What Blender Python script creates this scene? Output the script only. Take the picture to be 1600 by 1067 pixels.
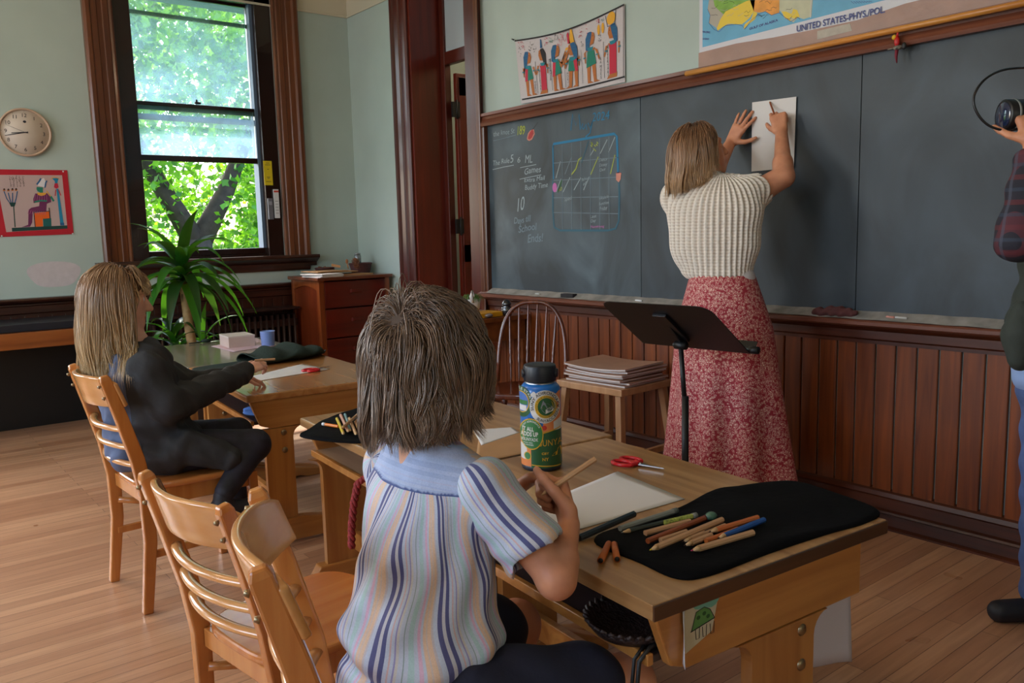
import bpy, math, random
import numpy as np
from mathutils import Matrix, Vector
S = bpy.context.scene
COL = S.collection
for o in list(bpy.data.objects): bpy.data.objects.remove(o)
random.seed(7); RNG = np.random.default_rng(7)

# ------------------------------------------------------------------ camera
F_PX = 1297.94
RW = np.array([[0.7819, -0.6229, -0.0258], [-0.1021, -0.0871, -0.9909], [0.6150, 0.7774, -0.1317]])
u_, s_, vt_ = np.linalg.svd(RW); RW = u_ @ vt_
EYE = np.array([0.0, 0.0, 1.3])
cam_d = bpy.data.cameras.new('camera'); cam = bpy.data.objects.new('camera', cam_d); COL.objects.link(cam)
cam_d.sensor_width = 36; cam_d.lens = F_PX * 36 / 1600; cam_d.clip_start = 0.02; cam_d.clip_end = 200
r3 = Matrix([list(RW[0]), list(-RW[1]), list(-RW[2])]).transposed()
cam.matrix_world = Matrix.Translation(Vector(EYE)) @ r3.to_4x4()
cam_d.dof.use_dof = False
S.camera = cam

def ray(px, py): return RW.T @ np.array([px - 800, py - 533.5, F_PX])
def onx(px, py, x): d = ray(px, py); return EYE + d * (x / d[0])
def ony(px, py, y): d = ray(px, py); return EYE + d * (y / d[1])
def onz(px, py, z): d = ray(px, py); return EYE + d * ((z - EYE[2]) / d[2])
def at(px, py, dist): d = ray(px, py); return EYE + d / F_PX * dist

# ------------------------------------------------------------------ view, world, lights
S.view_settings.view_transform = 'Standard'; S.view_settings.look = 'None'
S.view_settings.gamma = 1; S.view_settings.exposure = 0.50; S.view_settings.use_curve_mapping = False
w = bpy.data.worlds.new('world'); S.world = w; w.use_nodes = True
nt = w.node_tree; nt.nodes.clear()
sky = nt.nodes.new('ShaderNodeTexSky'); sky.sky_type = 'NISHITA'; sky.sun_disc = False
sky.sun_elevation = math.radians(48); sky.sun_rotation = math.radians(-20); sky.dust_density = 3.0
bg = nt.nodes.new('ShaderNodeBackground'); bg.inputs[1].default_value = 0.9
wo = nt.nodes.new('ShaderNodeOutputWorld')
nt.links.new(sky.outputs[0], bg.inputs[0]); nt.links.new(bg.outputs[0], wo.inputs[0])

def lamp(name, kind, loc, direction, energy, color, size=None, size_y=None, spread=None):
    L = bpy.data.lights.new(name, kind); L.energy = energy; L.color = color
    if kind == 'AREA':
        L.shape = 'RECTANGLE'; L.size = size; L.size_y = size_y or size
        if spread: L.spread = spread
    o = bpy.data.objects.new(name, L); COL.objects.link(o); o.location = loc
    o.rotation_euler = Vector(direction).to_track_quat('-Z', 'Y').to_euler()
    return o
hall = lamp('hallway_fill', 'POINT', (4.9, 5.3, 3.3), (0, 0, -1), 14, (1.0, 0.85, 0.65)); hall.data.shadow_soft_size = 0.15  # unseen fill light, added to brighten the hallway wall behind the door
sun = lamp('sun', 'SUN', (2, 12, 8), (-0.18, -0.72, -0.80), 5.0, (1.0, 0.95, 0.85)); sun.data.angle = math.radians(1.0)
# daylight coming in through the three tall windows of the left wall (out of frame) and one behind
LW = -2.75
for yy, e in ((0.2, 8), (2.7, 30), (5.2, 40)):
    lamp('daylight_left', 'AREA', (LW - 0.12, yy, 2.1), (1, 0, -0.10), e, (0.80, 0.90, 1.0), 1.25, 2.0)
lamp('daylight_back', 'AREA', (-0.6, -3.05, 2.1), (0.15, 1, -0.1), 12, (1.0, 0.86, 0.70), 1.3, 2.0)
for px_, py_ in ((-0.4, 1.6), (-0.4, 4.6)):       # the classroom's ceiling lamps, above the frame
    k_ = lamp('ceiling_lamp', 'POINT', (px_, py_, 3.45), (0, 0, -1), 22, (1.0, 0.78, 0.52)); k_.data.shadow_soft_size = 0.18

# ------------------------------------------------------------------ materials
MATS = {}
def srgb(r, g, b):
    f = lambda c: (c / 255) / 12.92 if c / 255 <= 0.04045 else (((c / 255) + 0.055) / 1.055) ** 2.4
    return (f(r), f(g), f(b), 1)
def new_mat(name):
    m = bpy.data.materials.new(name); m.use_nodes = True
    return m, m.node_tree, m.node_tree.nodes['Principled BSDF']
def mat(name, rgb, rough=0.5, metal=0, bump=0, bscale=60, var=0, vscale=8, spec=0.5, **kw):
    if name in MATS: return MATS[name]
    m, t, b = new_mat(name); c = srgb(*rgb)
    b.inputs['Base Color'].default_value = c; b.inputs['Roughness'].default_value = rough
    b.inputs['Metallic'].default_value = metal; b.inputs['Specular IOR Level'].default_value = spec
    for k, v in kw.items(): b.inputs[k.replace('_', ' ')].default_value = v
    if var or bump:
        tc = t.nodes.new('ShaderNodeTexCoord')
    if var:
        n = t.nodes.new('ShaderNodeTexNoise'); n.inputs['Scale'].default_value = vscale; n.inputs['Detail'].default_value = 6
        r = t.nodes.new('ShaderNodeValToRGB'); r.color_ramp.elements[0].position = 0.3; r.color_ramp.elements[1].position = 0.7
        r.color_ramp.elements[0].color = tuple(x * (1 - var) for x in c[:3]) + (1,)
        r.color_ramp.elements[1].color = tuple(min(1, x * (1 + var)) for x in c[:3]) + (1,)
        t.links.new(tc.outputs['Object'], n.inputs[0]); t.links.new(n.outputs[0], r.inputs[0]); t.links.new(r.outputs[0], b.inputs['Base Color'])
    if bump:
        n = t.nodes.new('ShaderNodeTexNoise'); n.inputs['Scale'].default_value = bscale; n.inputs['Detail'].default_value = 4
        bp = t.nodes.new('ShaderNodeBump'); bp.inputs['Strength'].default_value = bump; bp.inputs['Distance'].default_value = 0.01
        t.links.new(tc.outputs['Object'], n.inputs[0]); t.links.new(n.outputs[0], bp.inputs['Height']); t.links.new(bp.outputs[0], b.inputs['Normal'])
    MATS[name] = m; return m
def wood(name, c1, c2, rough=0.35, axis='X', scale=1.0, coat=0.0, knots=0.5, bump=0.08):
    """Grain runs along the axis; darker streaks and slow tone shifts."""
    if name in MATS: return MATS[name]
    m, t, b = new_mat(name); N = t.nodes.new; L = t.links.new
    tc = N('ShaderNodeTexCoord'); mp = N('ShaderNodeMapping')
    sc = {'X': (1.2, 22, 22), 'Y': (22, 1.2, 22), 'Z': (22, 22, 1.2)}[axis]
    mp.inputs['Scale'].default_value = tuple(s * scale for s in sc)
    n = N('ShaderNodeTexNoise'); n.inputs['Scale'].default_value = 1.6; n.inputs['Detail'].default_value = 8; n.inputs['Distortion'].default_value = knots
    n2 = N('ShaderNodeTexNoise'); n2.inputs['Scale'].default_value = 3.0
    r = N('ShaderNodeValToRGB'); r.color_ramp.elements[0].position = 0.32; r.color_ramp.elements[1].position = 0.68
    r.color_ramp.elements[0].color = srgb(*c2); r.color_ramp.elements[1].color = srgb(*c1)
    mx = N('ShaderNodeMixRGB'); mx.blend_type = 'MULTIPLY'; mx.inputs[0].default_value = 0.35
    L(tc.outputs['Object'], mp.inputs[0]); L(mp.outputs[0], n.inputs[0]); L(n.outputs[0], r.inputs[0])
    L(tc.outputs['Object'], n2.inputs[0]); L(r.outputs[0], mx.inputs[1]); L(n2.outputs[0], mx.inputs[2])
    L(mx.outputs[0], b.inputs['Base Color'])
    b.inputs['Roughness'].default_value = rough; b.inputs['Coat Weight'].default_value = coat; b.inputs['Coat Roughness'].default_value = 0.12
    bp = N('ShaderNodeBump'); bp.inputs['Strength'].default_value = bump; bp.inputs['Distance'].default_value = 0.004
    L(n.outputs[0], bp.inputs['Height']); L(bp.outputs[0], b.inputs['Normal'])
    MATS[name] = m; return m
def attr_mat(name, rough=0.5, spec=0.5, sheen=0.0, var=0.0, aniso=0):
    """Base colour is the thing's own colour, stored per vertex (dyed stripes, hair tones)."""
    if name in MATS: return MATS[name]
    m, t, b = new_mat(name); a = t.nodes.new('ShaderNodeAttribute'); a.attribute_name = 'Col'
    t.links.new(a.outputs['Color'], b.inputs['Base Color']); b.inputs['Roughness'].default_value = rough
    b.inputs['Specular IOR Level'].default_value = spec; b.inputs['Sheen Weight'].default_value = sheen
    MATS[name] = m; return m

# ------------------------------------------------------------------ mesh builder
def V3(*a): return np.array(a, float)
def nrm(v): v = np.asarray(v, float); return v / (np.linalg.norm(v) + 1e-12)
class MB:
    def __init__(s): s.v = []; s.f = []; s.m = []; s.s = []; s.mats = []; s.n = 0
    def mi(s, m):
        if m not in s.mats: s.mats.append(m)
        return s.mats.index(m)
    def add(s, verts, faces, m, smooth=False, M=None):
        verts = np.asarray(verts, float).reshape(-1, 3)
        if M is not None:
            A = np.array(M); verts = verts @ A[:3, :3].T + A[:3, 3]
        i = s.mi(m); s.v.append(verts)
        for f in faces: s.f.append([int(k) + s.n for k in f]); s.m.append(i); s.s.append(smooth)
        s.n += len(verts); return s
    def box(s, x0, x1, y0, y1, z0, z1, m, M=None):
        v = [(x0,y0,z0),(x1,y0,z0),(x1,y1,z0),(x0,y1,z0),(x0,y0,z1),(x1,y0,z1),(x1,y1,z1),(x0,y1,z1)]
        return s.add(v, [(3,2,1,0),(4,5,6,7),(0,1,5,4),(1,2,6,5),(2,3,7,6),(3,0,4,7)], m, M=M)
    def cbox(s, c, sz, m, M=None):
        return s.box(c[0]-sz[0]/2, c[0]+sz[0]/2, c[1]-sz[1]/2, c[1]+sz[1]/2, c[2]-sz[2]/2, c[2]+sz[2]/2, m, M)
    def prism(s, pts, off, m, smooth=False):
        """closed outline (3D points) pushed by off"""
        p = np.asarray(pts, float); n = len(p); q = p + np.asarray(off, float)
        a = np.zeros(3)
        for i in range(n): a += np.cross(p[i], p[(i+1) % n])
        up = a @ np.asarray(off, float) > 0
        top = list(range(n, 2*n)); bot = list(range(n))[::-1]; side = [(i, (i+1) % n, (i+1) % n + n, i + n) for i in range(n)]
        if not up: top = top[::-1]; bot = bot[::-1]; side = [x[::-1] for x in side]
        s.add(np.vstack([p, q]), [bot, top] + side, m, smooth); return s
    def tube(s, path, r, m, n=10, caps=True, smooth=True, flat=1.0, flat_axis=None, M=None):
        P = np.asarray(path, float); k = len(P); r = np.broadcast_to(np.asarray(r, float), (k,))
        T = np.gradient(P, axis=0); T /= np.linalg.norm(T, axis=1)[:, None] + 1e-12
        ref = V3(0,0,1) if abs(T[0][2]) < 0.9 else V3(1,0,0)
        if flat_axis is not None: ref = nrm(flat_axis)
        vs = []; up = nrm(ref - T[0] * (ref @ T[0]))
        an = np.linspace(0, 2*np.pi, n, endpoint=False)
        for i in range(k):
            up = nrm((nrm(flat_axis) if flat_axis is not None else up) - T[i] * ((nrm(flat_axis) if flat_axis is not None else up) @ T[i]))
            sd = np.cross(T[i], up)
            vs.append(P[i] + r[i] * (np.cos(an)[:, None] * sd + flat * np.sin(an)[:, None] * up))
        vs = np.vstack(vs); fs = []
        for i in range(k-1):
            for j in range(n): fs.append((i*n+j, i*n+(j+1) % n, (i+1)*n+(j+1) % n, (i+1)*n+j))
        if caps: fs += [tuple(range(n))[::-1], tuple(range((k-1)*n, k*n))]
        return s.add(vs, fs, m, smooth, M)
    def lathe(s, prof, m, n=24, M=None, smooth=True, base=(0,0,0)):
        an = np.linspace(0, 2*np.pi, n, endpoint=False); vs = []
        for r, z in prof: vs += [(base[0]+r*math.cos(a), base[1]+r*math.sin(a), base[2]+z) for a in an]
        k = len(prof); fs = []
        for i in range(k-1):
            for j in range(n): fs.append((i*n+j, i*n+(j+1) % n, (i+1)*n+(j+1) % n, (i+1)*n+j))
        fs += [tuple(range(n))[::-1], tuple(range((k-1)*n, k*n))]
        return s.add(vs, fs, m, smooth, M)
    def grid(s, fn, nu, nv, m, smooth=True, closed_u=False):
        vs = [fn(i / (nu if closed_u else nu-1), j / (nv-1)) for j in range(nv) for i in range(nu)]; fs = []
        for j in range(nv-1):
            for i in range(nu if closed_u else nu-1):
                a = j*nu+i; b = j*nu+(i+1) % nu; fs.append((a, b, b+nu, a+nu))
        return s.add(vs, fs, m, smooth)
    def ball(s, c, r, m, nu=16, nv=10, M=None):
        r = np.broadcast_to(np.asarray(r, float), (3,)); prof = []
        vs = []; fs = []
        for j in range(1, nv):
            t = math.pi * j / nv
            for i in range(nu):
                p = 2*math.pi*i/nu; vs.append((c[0]+r[0]*math.sin(t)*math.cos(p), c[1]+r[1]*math.sin(t)*math.sin(p), c[2]-r[2]*math.cos(t)))
        for j in range(nv-2):
            for i in range(nu): fs.append((j*nu+i, j*nu+(i+1) % nu, (j+1)*nu+(i+1) % nu, (j+1)*nu+i))
        a = len(vs); vs += [(c[0], c[1], c[2]-r[2]), (c[0], c[1], c[2]+r[2])]
        for i in range(nu): fs.append((a, (i+1) % nu, i)); fs.append((a+1, (nv-2)*nu+i, (nv-2)*nu+(i+1) % nu))
        return s.add(vs, fs, m, True, M)
    def build(s, name, parent=None, loc=None, bevel=0, seg=2, attrs=None, solid=0, subd=0):
        me = bpy.data.meshes.new(name); V = np.vstack(s.v)
        if loc is not None: V = V - np.asarray(loc, float)
        me.from_pydata(V.tolist(), [], s.f)
        for m in s.mats: me.materials.append(m)
        me.polygons.foreach_set('material_index', s.m); me.polygons.foreach_set('use_smooth', s.s)
        if attrs is not None:
            a = me.color_attributes.new('Col', 'FLOAT_COLOR', 'POINT'); a.data.foreach_set('color', np.asarray(attrs, float).ravel())
        me.update()
        o = bpy.data.objects.new(name, me); COL.objects.link(o)
        if loc is not None: o.location = Vector(loc)
        if parent is not None: o.parent = parent
        if solid: k = o.modifiers.new('solidify', 'SOLIDIFY'); k.thickness = solid; k.offset = 0
        if bevel: k = o.modifiers.new('bevel', 'BEVEL'); k.width = bevel; k.segments = seg; k.limit_method = 'ANGLE'; k.angle_limit = math.radians(40)
        if subd: k = o.modifiers.new('subsurf', 'SUBSURF'); k.levels = subd; k.render_levels = subd
        return o
def tag(o, label=None, cat=None, group=None, kind=None):
    if label: o['label'] = label
    if cat: o['category'] = cat
    if group: o['group'] = group
    if kind: o['kind'] = kind
    return o
def struct(mb, name, bevel=0, label=None, parent=None):
    o = mb.build(name, parent, bevel=bevel)
    if parent is None: o['kind'] = 'structure'
    if label: o['label'] = label
    return o
def thing(name, label, cat, loc, rz=0, group=None):
    o = bpy.data.objects.new(name, None); COL.objects.link(o); o.empty_display_size = 0.05
    o.location = Vector([float(x) for x in loc]); o.rotation_euler = (0, 0, rz)
    return tag(o, label, cat, group)
def solo(mb, name, label, cat, loc, group=None, **kw):
    o = mb.build(name, None, loc=loc, **kw); return tag(o, label, cat, group)
def dup(root, loc, rz, label=None, group=None):
    r = root.copy(); COL.objects.link(r); r.location = Vector([float(x) for x in loc]); r.rotation_euler = (0, 0, rz)
    if label: r['label'] = label
    if group: r['group'] = group
    for ch in list(root.children):
        c = ch.copy(); COL.objects.link(c); c.parent = r
        for g in list(ch.children):
            d = g.copy(); COL.objects.link(d); d.parent = c
    return r
def frame(o, x, y=None, z=None):
    """matrix with the given origin and axes"""
    M = np.eye(4); M[:3, 0] = x; M[:3, 1] = y; M[:3, 2] = z; M[:3, 3] = o; return M
def rotz(a, loc=(0,0,0)): return np.array(Matrix.Translation(Vector(loc)) @ Matrix.Rotation(a, 4, 'Z'))
FONT = {}
def text_mesh(txt, size, spacing=1.0, bold=0.0):
    """flat lettering as (verts, faces) in its own xy plane, starting at x=0"""
    cu = bpy.data.curves.new('t', 'FONT'); cu.body = txt; cu.size = size; cu.space_character = spacing; cu.offset = bold; cu.resolution_u = 3
    o = bpy.data.objects.new('t', cu); COL.objects.link(o)
    me = bpy.data.meshes.new_from_object(o.evaluated_get(bpy.context.evaluated_depsgraph_get()))
    v = np.array([x.co[:] for x in me.vertices]).reshape(-1, 3); f = [tuple(p.vertices) for p in me.polygons]
    bpy.data.objects.remove(o); bpy.data.curves.remove(cu); bpy.data.meshes.remove(me)
    return v, f
def stroke(mb, pts, w, m, mapf, h=0.0006):
    """a drawn line: ribbon of width w along 2D points, mapf turns (u,v,h) into a point"""
    P = np.asarray(pts, float); T = np.gradient(P, axis=0); T /= np.linalg.norm(T, axis=1)[:, None] + 1e-9
    Nn = np.stack([-T[:, 1], T[:, 0]], 1) * w / 2; vs = []
    for p, n in zip(P, Nn): vs += [mapf(*(p + n), h), mapf(*(p - n), h)]
    mb.add(vs, [(2*i, 2*i+1, 2*i+3, 2*i+2) for i in range(len(P)-1)], m)
def poly2(mb, pts, m, mapf, h=0.0006):
    mb.add([mapf(p[0], p[1], h) for p in pts], [tuple(range(len(pts)))], m)
def ell2(cx, cy, rx, ry, n=16, a0=0, a1=2*math.pi, rot=0):
    out = []
    for i in range(n):
        a = a0 + (a1-a0)*i/(n if abs(a1-a0-2*math.pi) < 1e-6 else n-1)
        x, y = rx*math.cos(a), ry*math.sin(a); out.append((cx+x*math.cos(rot)-y*math.sin(rot), cy+x*math.sin(rot)+y*math.cos(rot)))
    return out

# ------------------------------------------------------------------ soft solids: smooth union of tapered limbs, meshed as one surface
def rc(a, b, ra, rb, k=0.012, ax=None, fl=1.0): return ('rc', np.asarray(a, float), np.asarray(b, float), ra, rb, k, None if ax is None else nrm(ax), fl)
def el(c, r, k=0.015, R=None): return ('el', np.asarray(c, float), np.asarray(r, float), k, R)
def sub(p): return ('sub', p)
def _d(p, X):
    if p[0] == 'rc':
        _, a, b, ra, rb, k, ax, fl = p; ba = b - a; L2 = ba @ ba + 1e-12
        t = np.clip((X - a) @ ba / L2, 0, 1); d = X - a - t[:, None] * ba
        if ax is not None: c = d @ ax; d = d + np.outer(c * (fl - 1), ax)
        return np.sqrt((d * d).sum(1)) - (ra + t * (rb - ra)), k
    if p[0] == 'el':
        _, c, r, k, R = p; q = X - c
        if R is not None: q = q @ R        # columns of R are the axes
        q1 = np.sqrt(((q / r) ** 2).sum(1)); q2 = np.sqrt(((q / r ** 2) ** 2).sum(1)) + 1e-9
        return q1 * (q1 - 1) / q2, k
def _bb(p, pad):
    if p[0] == 'sub': return _bb(p[1], pad)
    if p[0] == 'rc': a, b, r = p[1], p[2], max(p[3], p[4]); return np.minimum(a, b) - r - pad, np.maximum(a, b) + r + pad
    return p[1] - p[2].max() - pad, p[1] + p[2].max() + pad
def _nets(D, org, h):
    """surface nets on a dense grid"""
    nx, ny, nz = D.shape; s = D < 0
    cnt = np.zeros((nx-1, ny-1, nz-1)); acc = np.zeros((nx-1, ny-1, nz-1, 3))
    for ax in range(3):
        for o1 in (0, 1):
            for o2 in (0, 1):
                off = [0,0,0]; oth = [a for a in range(3) if a != ax]; off[oth[0]] = o1; off[oth[1]] = o2
                sl0 = tuple(slice(off[a], off[a] + D.shape[a] - 1) for a in range(3))
                off2 = list(off); off2[ax] = 1
                sl1 = tuple(slice(off2[a], off2[a] + D.shape[a] - 1) for a in range(3))
                d0, d1 = D[sl0], D[sl1]; c = s[sl0] != s[sl1]
                t = np.where(c, d0 / np.where(c, d0 - d1, 1), 0)
                cnt += c
                for a in range(3): acc[..., a] += np.where(c, (t if a == ax else off[a]), 0)
    act = cnt > 0; idx = -np.ones(act.shape, int); idx[act] = np.arange(act.sum())
    ii = np.argwhere(act); V = (ii + acc[act] / cnt[act][:, None]) * h + org
    Q = []
    for ax in range(3):
        b, c = [(1,2),(2,0),(0,1)][ax]
        sl0 = [slice(1, -1)]*3; sl1 = [slice(1, -1)]*3; sl0[ax] = slice(0, -1); sl1[ax] = slice(1, None)
        e = s[tuple(sl0)] != s[tuple(sl1)]; inside = s[tuple(sl0)]
        g = np.argwhere(e); ins = inside[e]; o = np.array([1,1,1]); o[ax] = 0; g = g + o
        def cell(db, dc): q = g.copy(); q[:, b] -= db; q[:, c] -= dc; return idx[q[:, 0], q[:, 1], q[:, 2]]
        quad = np.stack([cell(1,1), cell(0,1), cell(0,0), cell(1,0)], 1)
        quad[~ins] = quad[~ins][:, ::-1]; Q.append(quad)
    Q = np.vstack(Q); Q = Q[(Q >= 0).all(1)]
    return V, Q
def sdf_mesh(prims, h, disp=None, clip=None, smooth=1):
    pos = [p for p in prims if p[0] != 'sub']
    lo = np.min([_bb(p, 4*h)[0] for p in pos], 0); hi = np.max([_bb(p, 4*h)[1] for p in pos], 0)
    if clip is not None: lo = np.maximum(lo, clip[0]); hi = np.minimum(hi, clip[1])
    n = np.ceil((hi - lo) / h).astype(int) + 1; D = np.full(n, 1.0)
    gx = [lo[a] + h*np.arange(n[a]) for a in range(3)]
    for p in prims:
        neg = p[0] == 'sub'; q = p[1] if neg else p; k = q[5] if q[0] == 'rc' else q[3]
        b0, b1 = _bb(q, max(4*h, 2*k)); i0 = np.clip(((b0-lo)/h).astype(int), 0, n); i1 = np.clip(((b1-lo)/h).astype(int)+1, 0, n)
        if (i1 <= i0).any(): continue
        X = np.stack(np.meshgrid(*[gx[a][i0[a]:i1[a]] for a in range(3)], indexing='ij'), -1); sh = X.shape[:3]
        d, _ = _d(q, X.reshape(-1, 3)); d = d.reshape(sh)
        sl = tuple(slice(i0[a], i1[a]) for a in range(3)); A = D[sl]
        if neg: hh = np.clip(0.5 - 0.5*(A + d)/k, 0, 1); D[sl] = A*(1-hh) - d*hh + k*hh*(1-hh)
        else: hh = np.clip(0.5 + 0.5*(A - d)/k, 0, 1); D[sl] = A*(1-hh) + d*hh - k*hh*(1-hh)
    if disp is not None:
        m = np.abs(D) < 0.05; I = np.argwhere(m); X = lo + I*h; D[m] += disp(X)
    V, Q = _nets(D, lo, h)
    for _ in range(smooth):                     # a light relaxation
        A = np.zeros_like(V); C = np.zeros(len(V))
        for a, b in ((0,1),(1,2),(2,3),(3,0)):
            np.add.at(A, Q[:, a], V[Q[:, b]]); np.add.at(A, Q[:, b], V[Q[:, a]]); np.add.at(C, Q[:, a], 1); np.add.at(C, Q[:, b], 1)
        V = V*0.5 + 0.5*A/np.maximum(C, 1)[:, None]
    return V, Q
def basis(fw, up=(0,0,1)):
    f = nrm(fw); l = nrm(np.cross(up, f)); return f, l, np.cross(f, l)
def hand_prims(wr, d, nrml, side, curl, sc=1.0, thumb=(0.55, 0.3), spread=0.12, k=0.004, width=1.0):
    """wr wrist, d direction of the fingers, nrml out of the palm, side +1 when the thumb is on cross(d,nrml) side"""
    d = nrm(d); n = nrm(np.asarray(nrml, float) - d * (d @ np.asarray(nrml, float))); a = np.cross(d, n) * side
    P = []; wr = np.asarray(wr, float); pl = 0.085*sc
    for o, r in ((-0.026, 0.013), (-0.009, 0.0145), (0.009, 0.0145), (0.025, 0.014)):
        P.append(rc(wr + a*o*0.6*sc*width + d*0.012*sc, wr + a*o*sc*width + d*pl*0.93, r*sc*1.05, r*sc*0.85, 0.008*sc))
    lens = ((0.034, 0.021, 0.018), (0.040, 0.026, 0.020), (0.037, 0.024, 0.019), (0.028, 0.018, 0.016))   # index..little
    for i in range(4):
        off = (0.028, 0.0095, -0.0095, -0.027)[i]; b = wr + a*off*sc*width + d*pl*(0.97, 1.0, 0.97, 0.90)[i]
        sp = (1.5 - i) * spread; fd = nrm(d + a*sp); c = curl[i] if hasattr(curl[i], '__len__') else (curl[i]*0.8, curl[i], curl[i]*0.7)
        r = (0.0092, 0.0095, 0.0090, 0.0078)[i]*sc; ang = 0; p = b - fd*0.012*sc
        for j in range(3):
            ang += c[j]; dd = fd*math.cos(ang) + n*math.sin(ang); q = (b if j == 0 else p) + dd*lens[i][j]*sc
            P.append(rc(p, q, r*(1, .93, .86)[j], r*(.93, .86, .78)[j], k*sc)); p = q
    b = wr + a*0.022*sc*width + d*0.018*sc; q = b + nrm(a*math.cos(thumb[0])*0.9 + d*0.9*math.sin(thumb[0]+0.35) + n*thumb[1])*0.044*sc
    P.append(rc(b, q, 0.0145*sc, 0.0115*sc, 0.009*sc)); t = nrm(q - b); d1 = nrm(t + d*0.45 + n*thumb[1]*0.4)
    q2 = q + d1*0.030*sc; P.append(rc(q, q2, 0.0108*sc, 0.0098*sc, k*sc)); q3 = q2 + nrm(d1 + d*0.3)*0.022*sc; P.append(rc(q2, q3, 0.0098*sc, 0.0078*sc, k*sc))
    return P
def head_prims(c, fw, up, s=1.0, neck=None):
    f, l, u = basis(fw, up); R = np.stack([f, l, u], 1)
    def L(a, b, h): return np.asarray(c, float) + (f*a + l*b + u*h)*s
    P = [el(L(-.012, 0, .028), V3(.094, .074, .086)*s, .02, R), el(L(.034, 0, -.032), V3(.056, .058, .082)*s, .02, R),
         rc(L(.062, 0, -.096), L(.070, 0, -.086), .020*s, .020*s, .022), rc(L(.015, .045, -.065), L(.052, .018, -.095), .018*s, .018*s, .022), rc(L(.015, -.045, -.065), L(.052, -.018, -.095), .018*s, .018*s, .022),
         rc(L(.083, 0, .012), L(.108, 0, -.030), .008*s, .0115*s, .010), rc(L(.098, .010, -.034), L(.098, -.010, -.034), .0075*s, .0075*s, .006),
         rc(L(.084, .016, -.057), L(.084, -.016, -.057), .0085*s, .0085*s, .006), rc(L(.081, .014, -.068), L(.081, -.014, -.068), .0085*s, .0085*s, .006),
         rc(L(.072, .04, .028), L(.080, .012, .026), .010*s, .010*s, .012), rc(L(.072, -.04, .028), L(.080, -.012, .026), .010*s, .010*s, .012)]
    for sd in (1, -1):
        P.append(sub(el(L(.090, .032*sd, .004), V3(.012, .017, .010)*s, .010, R)))
        P.append(el(L(.072, .031*sd, .004), V3(.013, .015, .012)*s, .003, R))
        P.append(el(L(-.008, .074*sd, -.010), V3(.019, .008, .030)*s, .006, R))
    if neck is not None: P.append(rc(L(-.02, 0, -.06), neck, .052*s, .055*s, .02))
    return P, L
def paint(V, Q, rules, base):
    """material for each face: first rule (centre, radius, material) it falls in"""
    c = V[Q].mean(1); out = [base]*len(Q)
    for ctr, r, m in rules:
        for i in np.where(((c - ctr)**2).sum(1) < r*r)[0]: out[i] = m
    return out
def add_painted(mb, V, Q, ms):
    i0 = mb.n; mb.v.append(V); mb.n += len(V)
    ids = [mb.mi(m) for m in ms]
    mb.f += (Q + i0).tolist(); mb.m += ids; mb.s += [True]*len(Q)
def add_sdf(mb, VQ, m): add_painted(mb, VQ[0], VQ[1], [m]*len(VQ[1]))

# ------------------------------------------------------------------ hair
def hair_mesh(roots, dirs, length, solids, npt=14, keep=None, rad=0.0011, clump=None, clump_amt=0.6, grav=0.35, inertia=0.8, wob=0.004, colors=None, flick=None, seed=1):
    """strands that start at the roots, fall under gravity and slide over the solids (list of centre, radii, axes)"""
    rg = np.random.default_rng(seed); n = len(roots); P = roots.copy(); d = dirs.copy()
    length = np.broadcast_to(length, (n,)); st = (length/(npt-1))[:, None]; path = [P.copy()]
    for k in range(1, npt):
        d = d*inertia + np.array([0,0,-1.0])*grav; d /= np.linalg.norm(d, axis=1)[:, None]
        if flick is not None and k > npt-5: d = d + flick*0.25; d /= np.linalg.norm(d, axis=1)[:, None]
        P = P + d*st
        for c, r, R in solids:
            q = (P - c) @ R; e = np.sqrt(((q/r)**2).sum(1)); m = e < 1
            P[m] = c + (q[m]/e[m][:, None]) @ R.T
        d = P - path[-1]; d /= np.linalg.norm(d, axis=1)[:, None] + 1e-9
        path.append(P.copy())
    P = np.stack(path, 1)
    if keep is not None:
        ok = keep(P); 
        if clump is not None:
            gmap = np.cumsum(ok) - 1; good = ok[clump]; clump = np.where(good, gmap[clump], np.arange(n) if False else gmap)[ok]
        P = P[ok]; n = len(P)
        if colors is not None: colors = (colors[0][ok], colors[1][ok])
    if clump is not None:
        t = np.linspace(0, 1, npt)**1.3
        cen = P[clump]; P = P + (cen - P)*(clump_amt*t)[None, :, None]
    ph = rg.uniform(0, 6.28, (n, 1, 3)); fq = rg.uniform(4, 9, (n, 1, 3)); t = np.linspace(0, 1, npt)[None, :, None]
    if clump is not None: P = P + wob*1.6*t*np.sin(ph[clump] + t*fq[clump])       # whole locks wave together
    P = P + wob*.35*t*np.sin(ph + t*fq)
    T = np.gradient(P, axis=1); T /= np.linalg.norm(T, axis=2)[..., None] + 1e-9
    rf = rg.normal(size=(n, 1, 3)); a = np.cross(T, rf); a /= np.linalg.norm(a, axis=2)[..., None] + 1e-9; b = np.cross(T, a)
    rr = rad*np.concatenate([np.linspace(.8, 1, npt-4), [.85, .6, .35, .08]])[None, :, None]
    vs = np.stack([P + rr*(a*math.cos(x) + b*math.sin(x)) for x in (0, 2.094, 4.189)], 2)   # n,npt,3,3
    base = (np.arange(n)*npt*3)[:, None, None] + (np.arange(npt-1)*3)[None, :, None] + np.arange(3)[None, None, :]
    nx = (np.arange(n)*npt*3)[:, None, None] + (np.arange(npt-1)*3)[None, :, None] + ((np.arange(3)+1) % 3)[None, None, :]
    F = np.stack([base, nx, nx+3, base+3], -1).reshape(-1, 4)
    C = None
    if colors is not None:
        c0, c1 = colors; cc = c0[:, None, :]*(1-t) + c1[:, None, :]*t
        C = np.repeat(cc[:, :, None, :], 3, 2).reshape(-1, 3); C = np.hstack([C, np.ones((len(C), 1))])
    return vs.reshape(-1, 3), F, C
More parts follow.
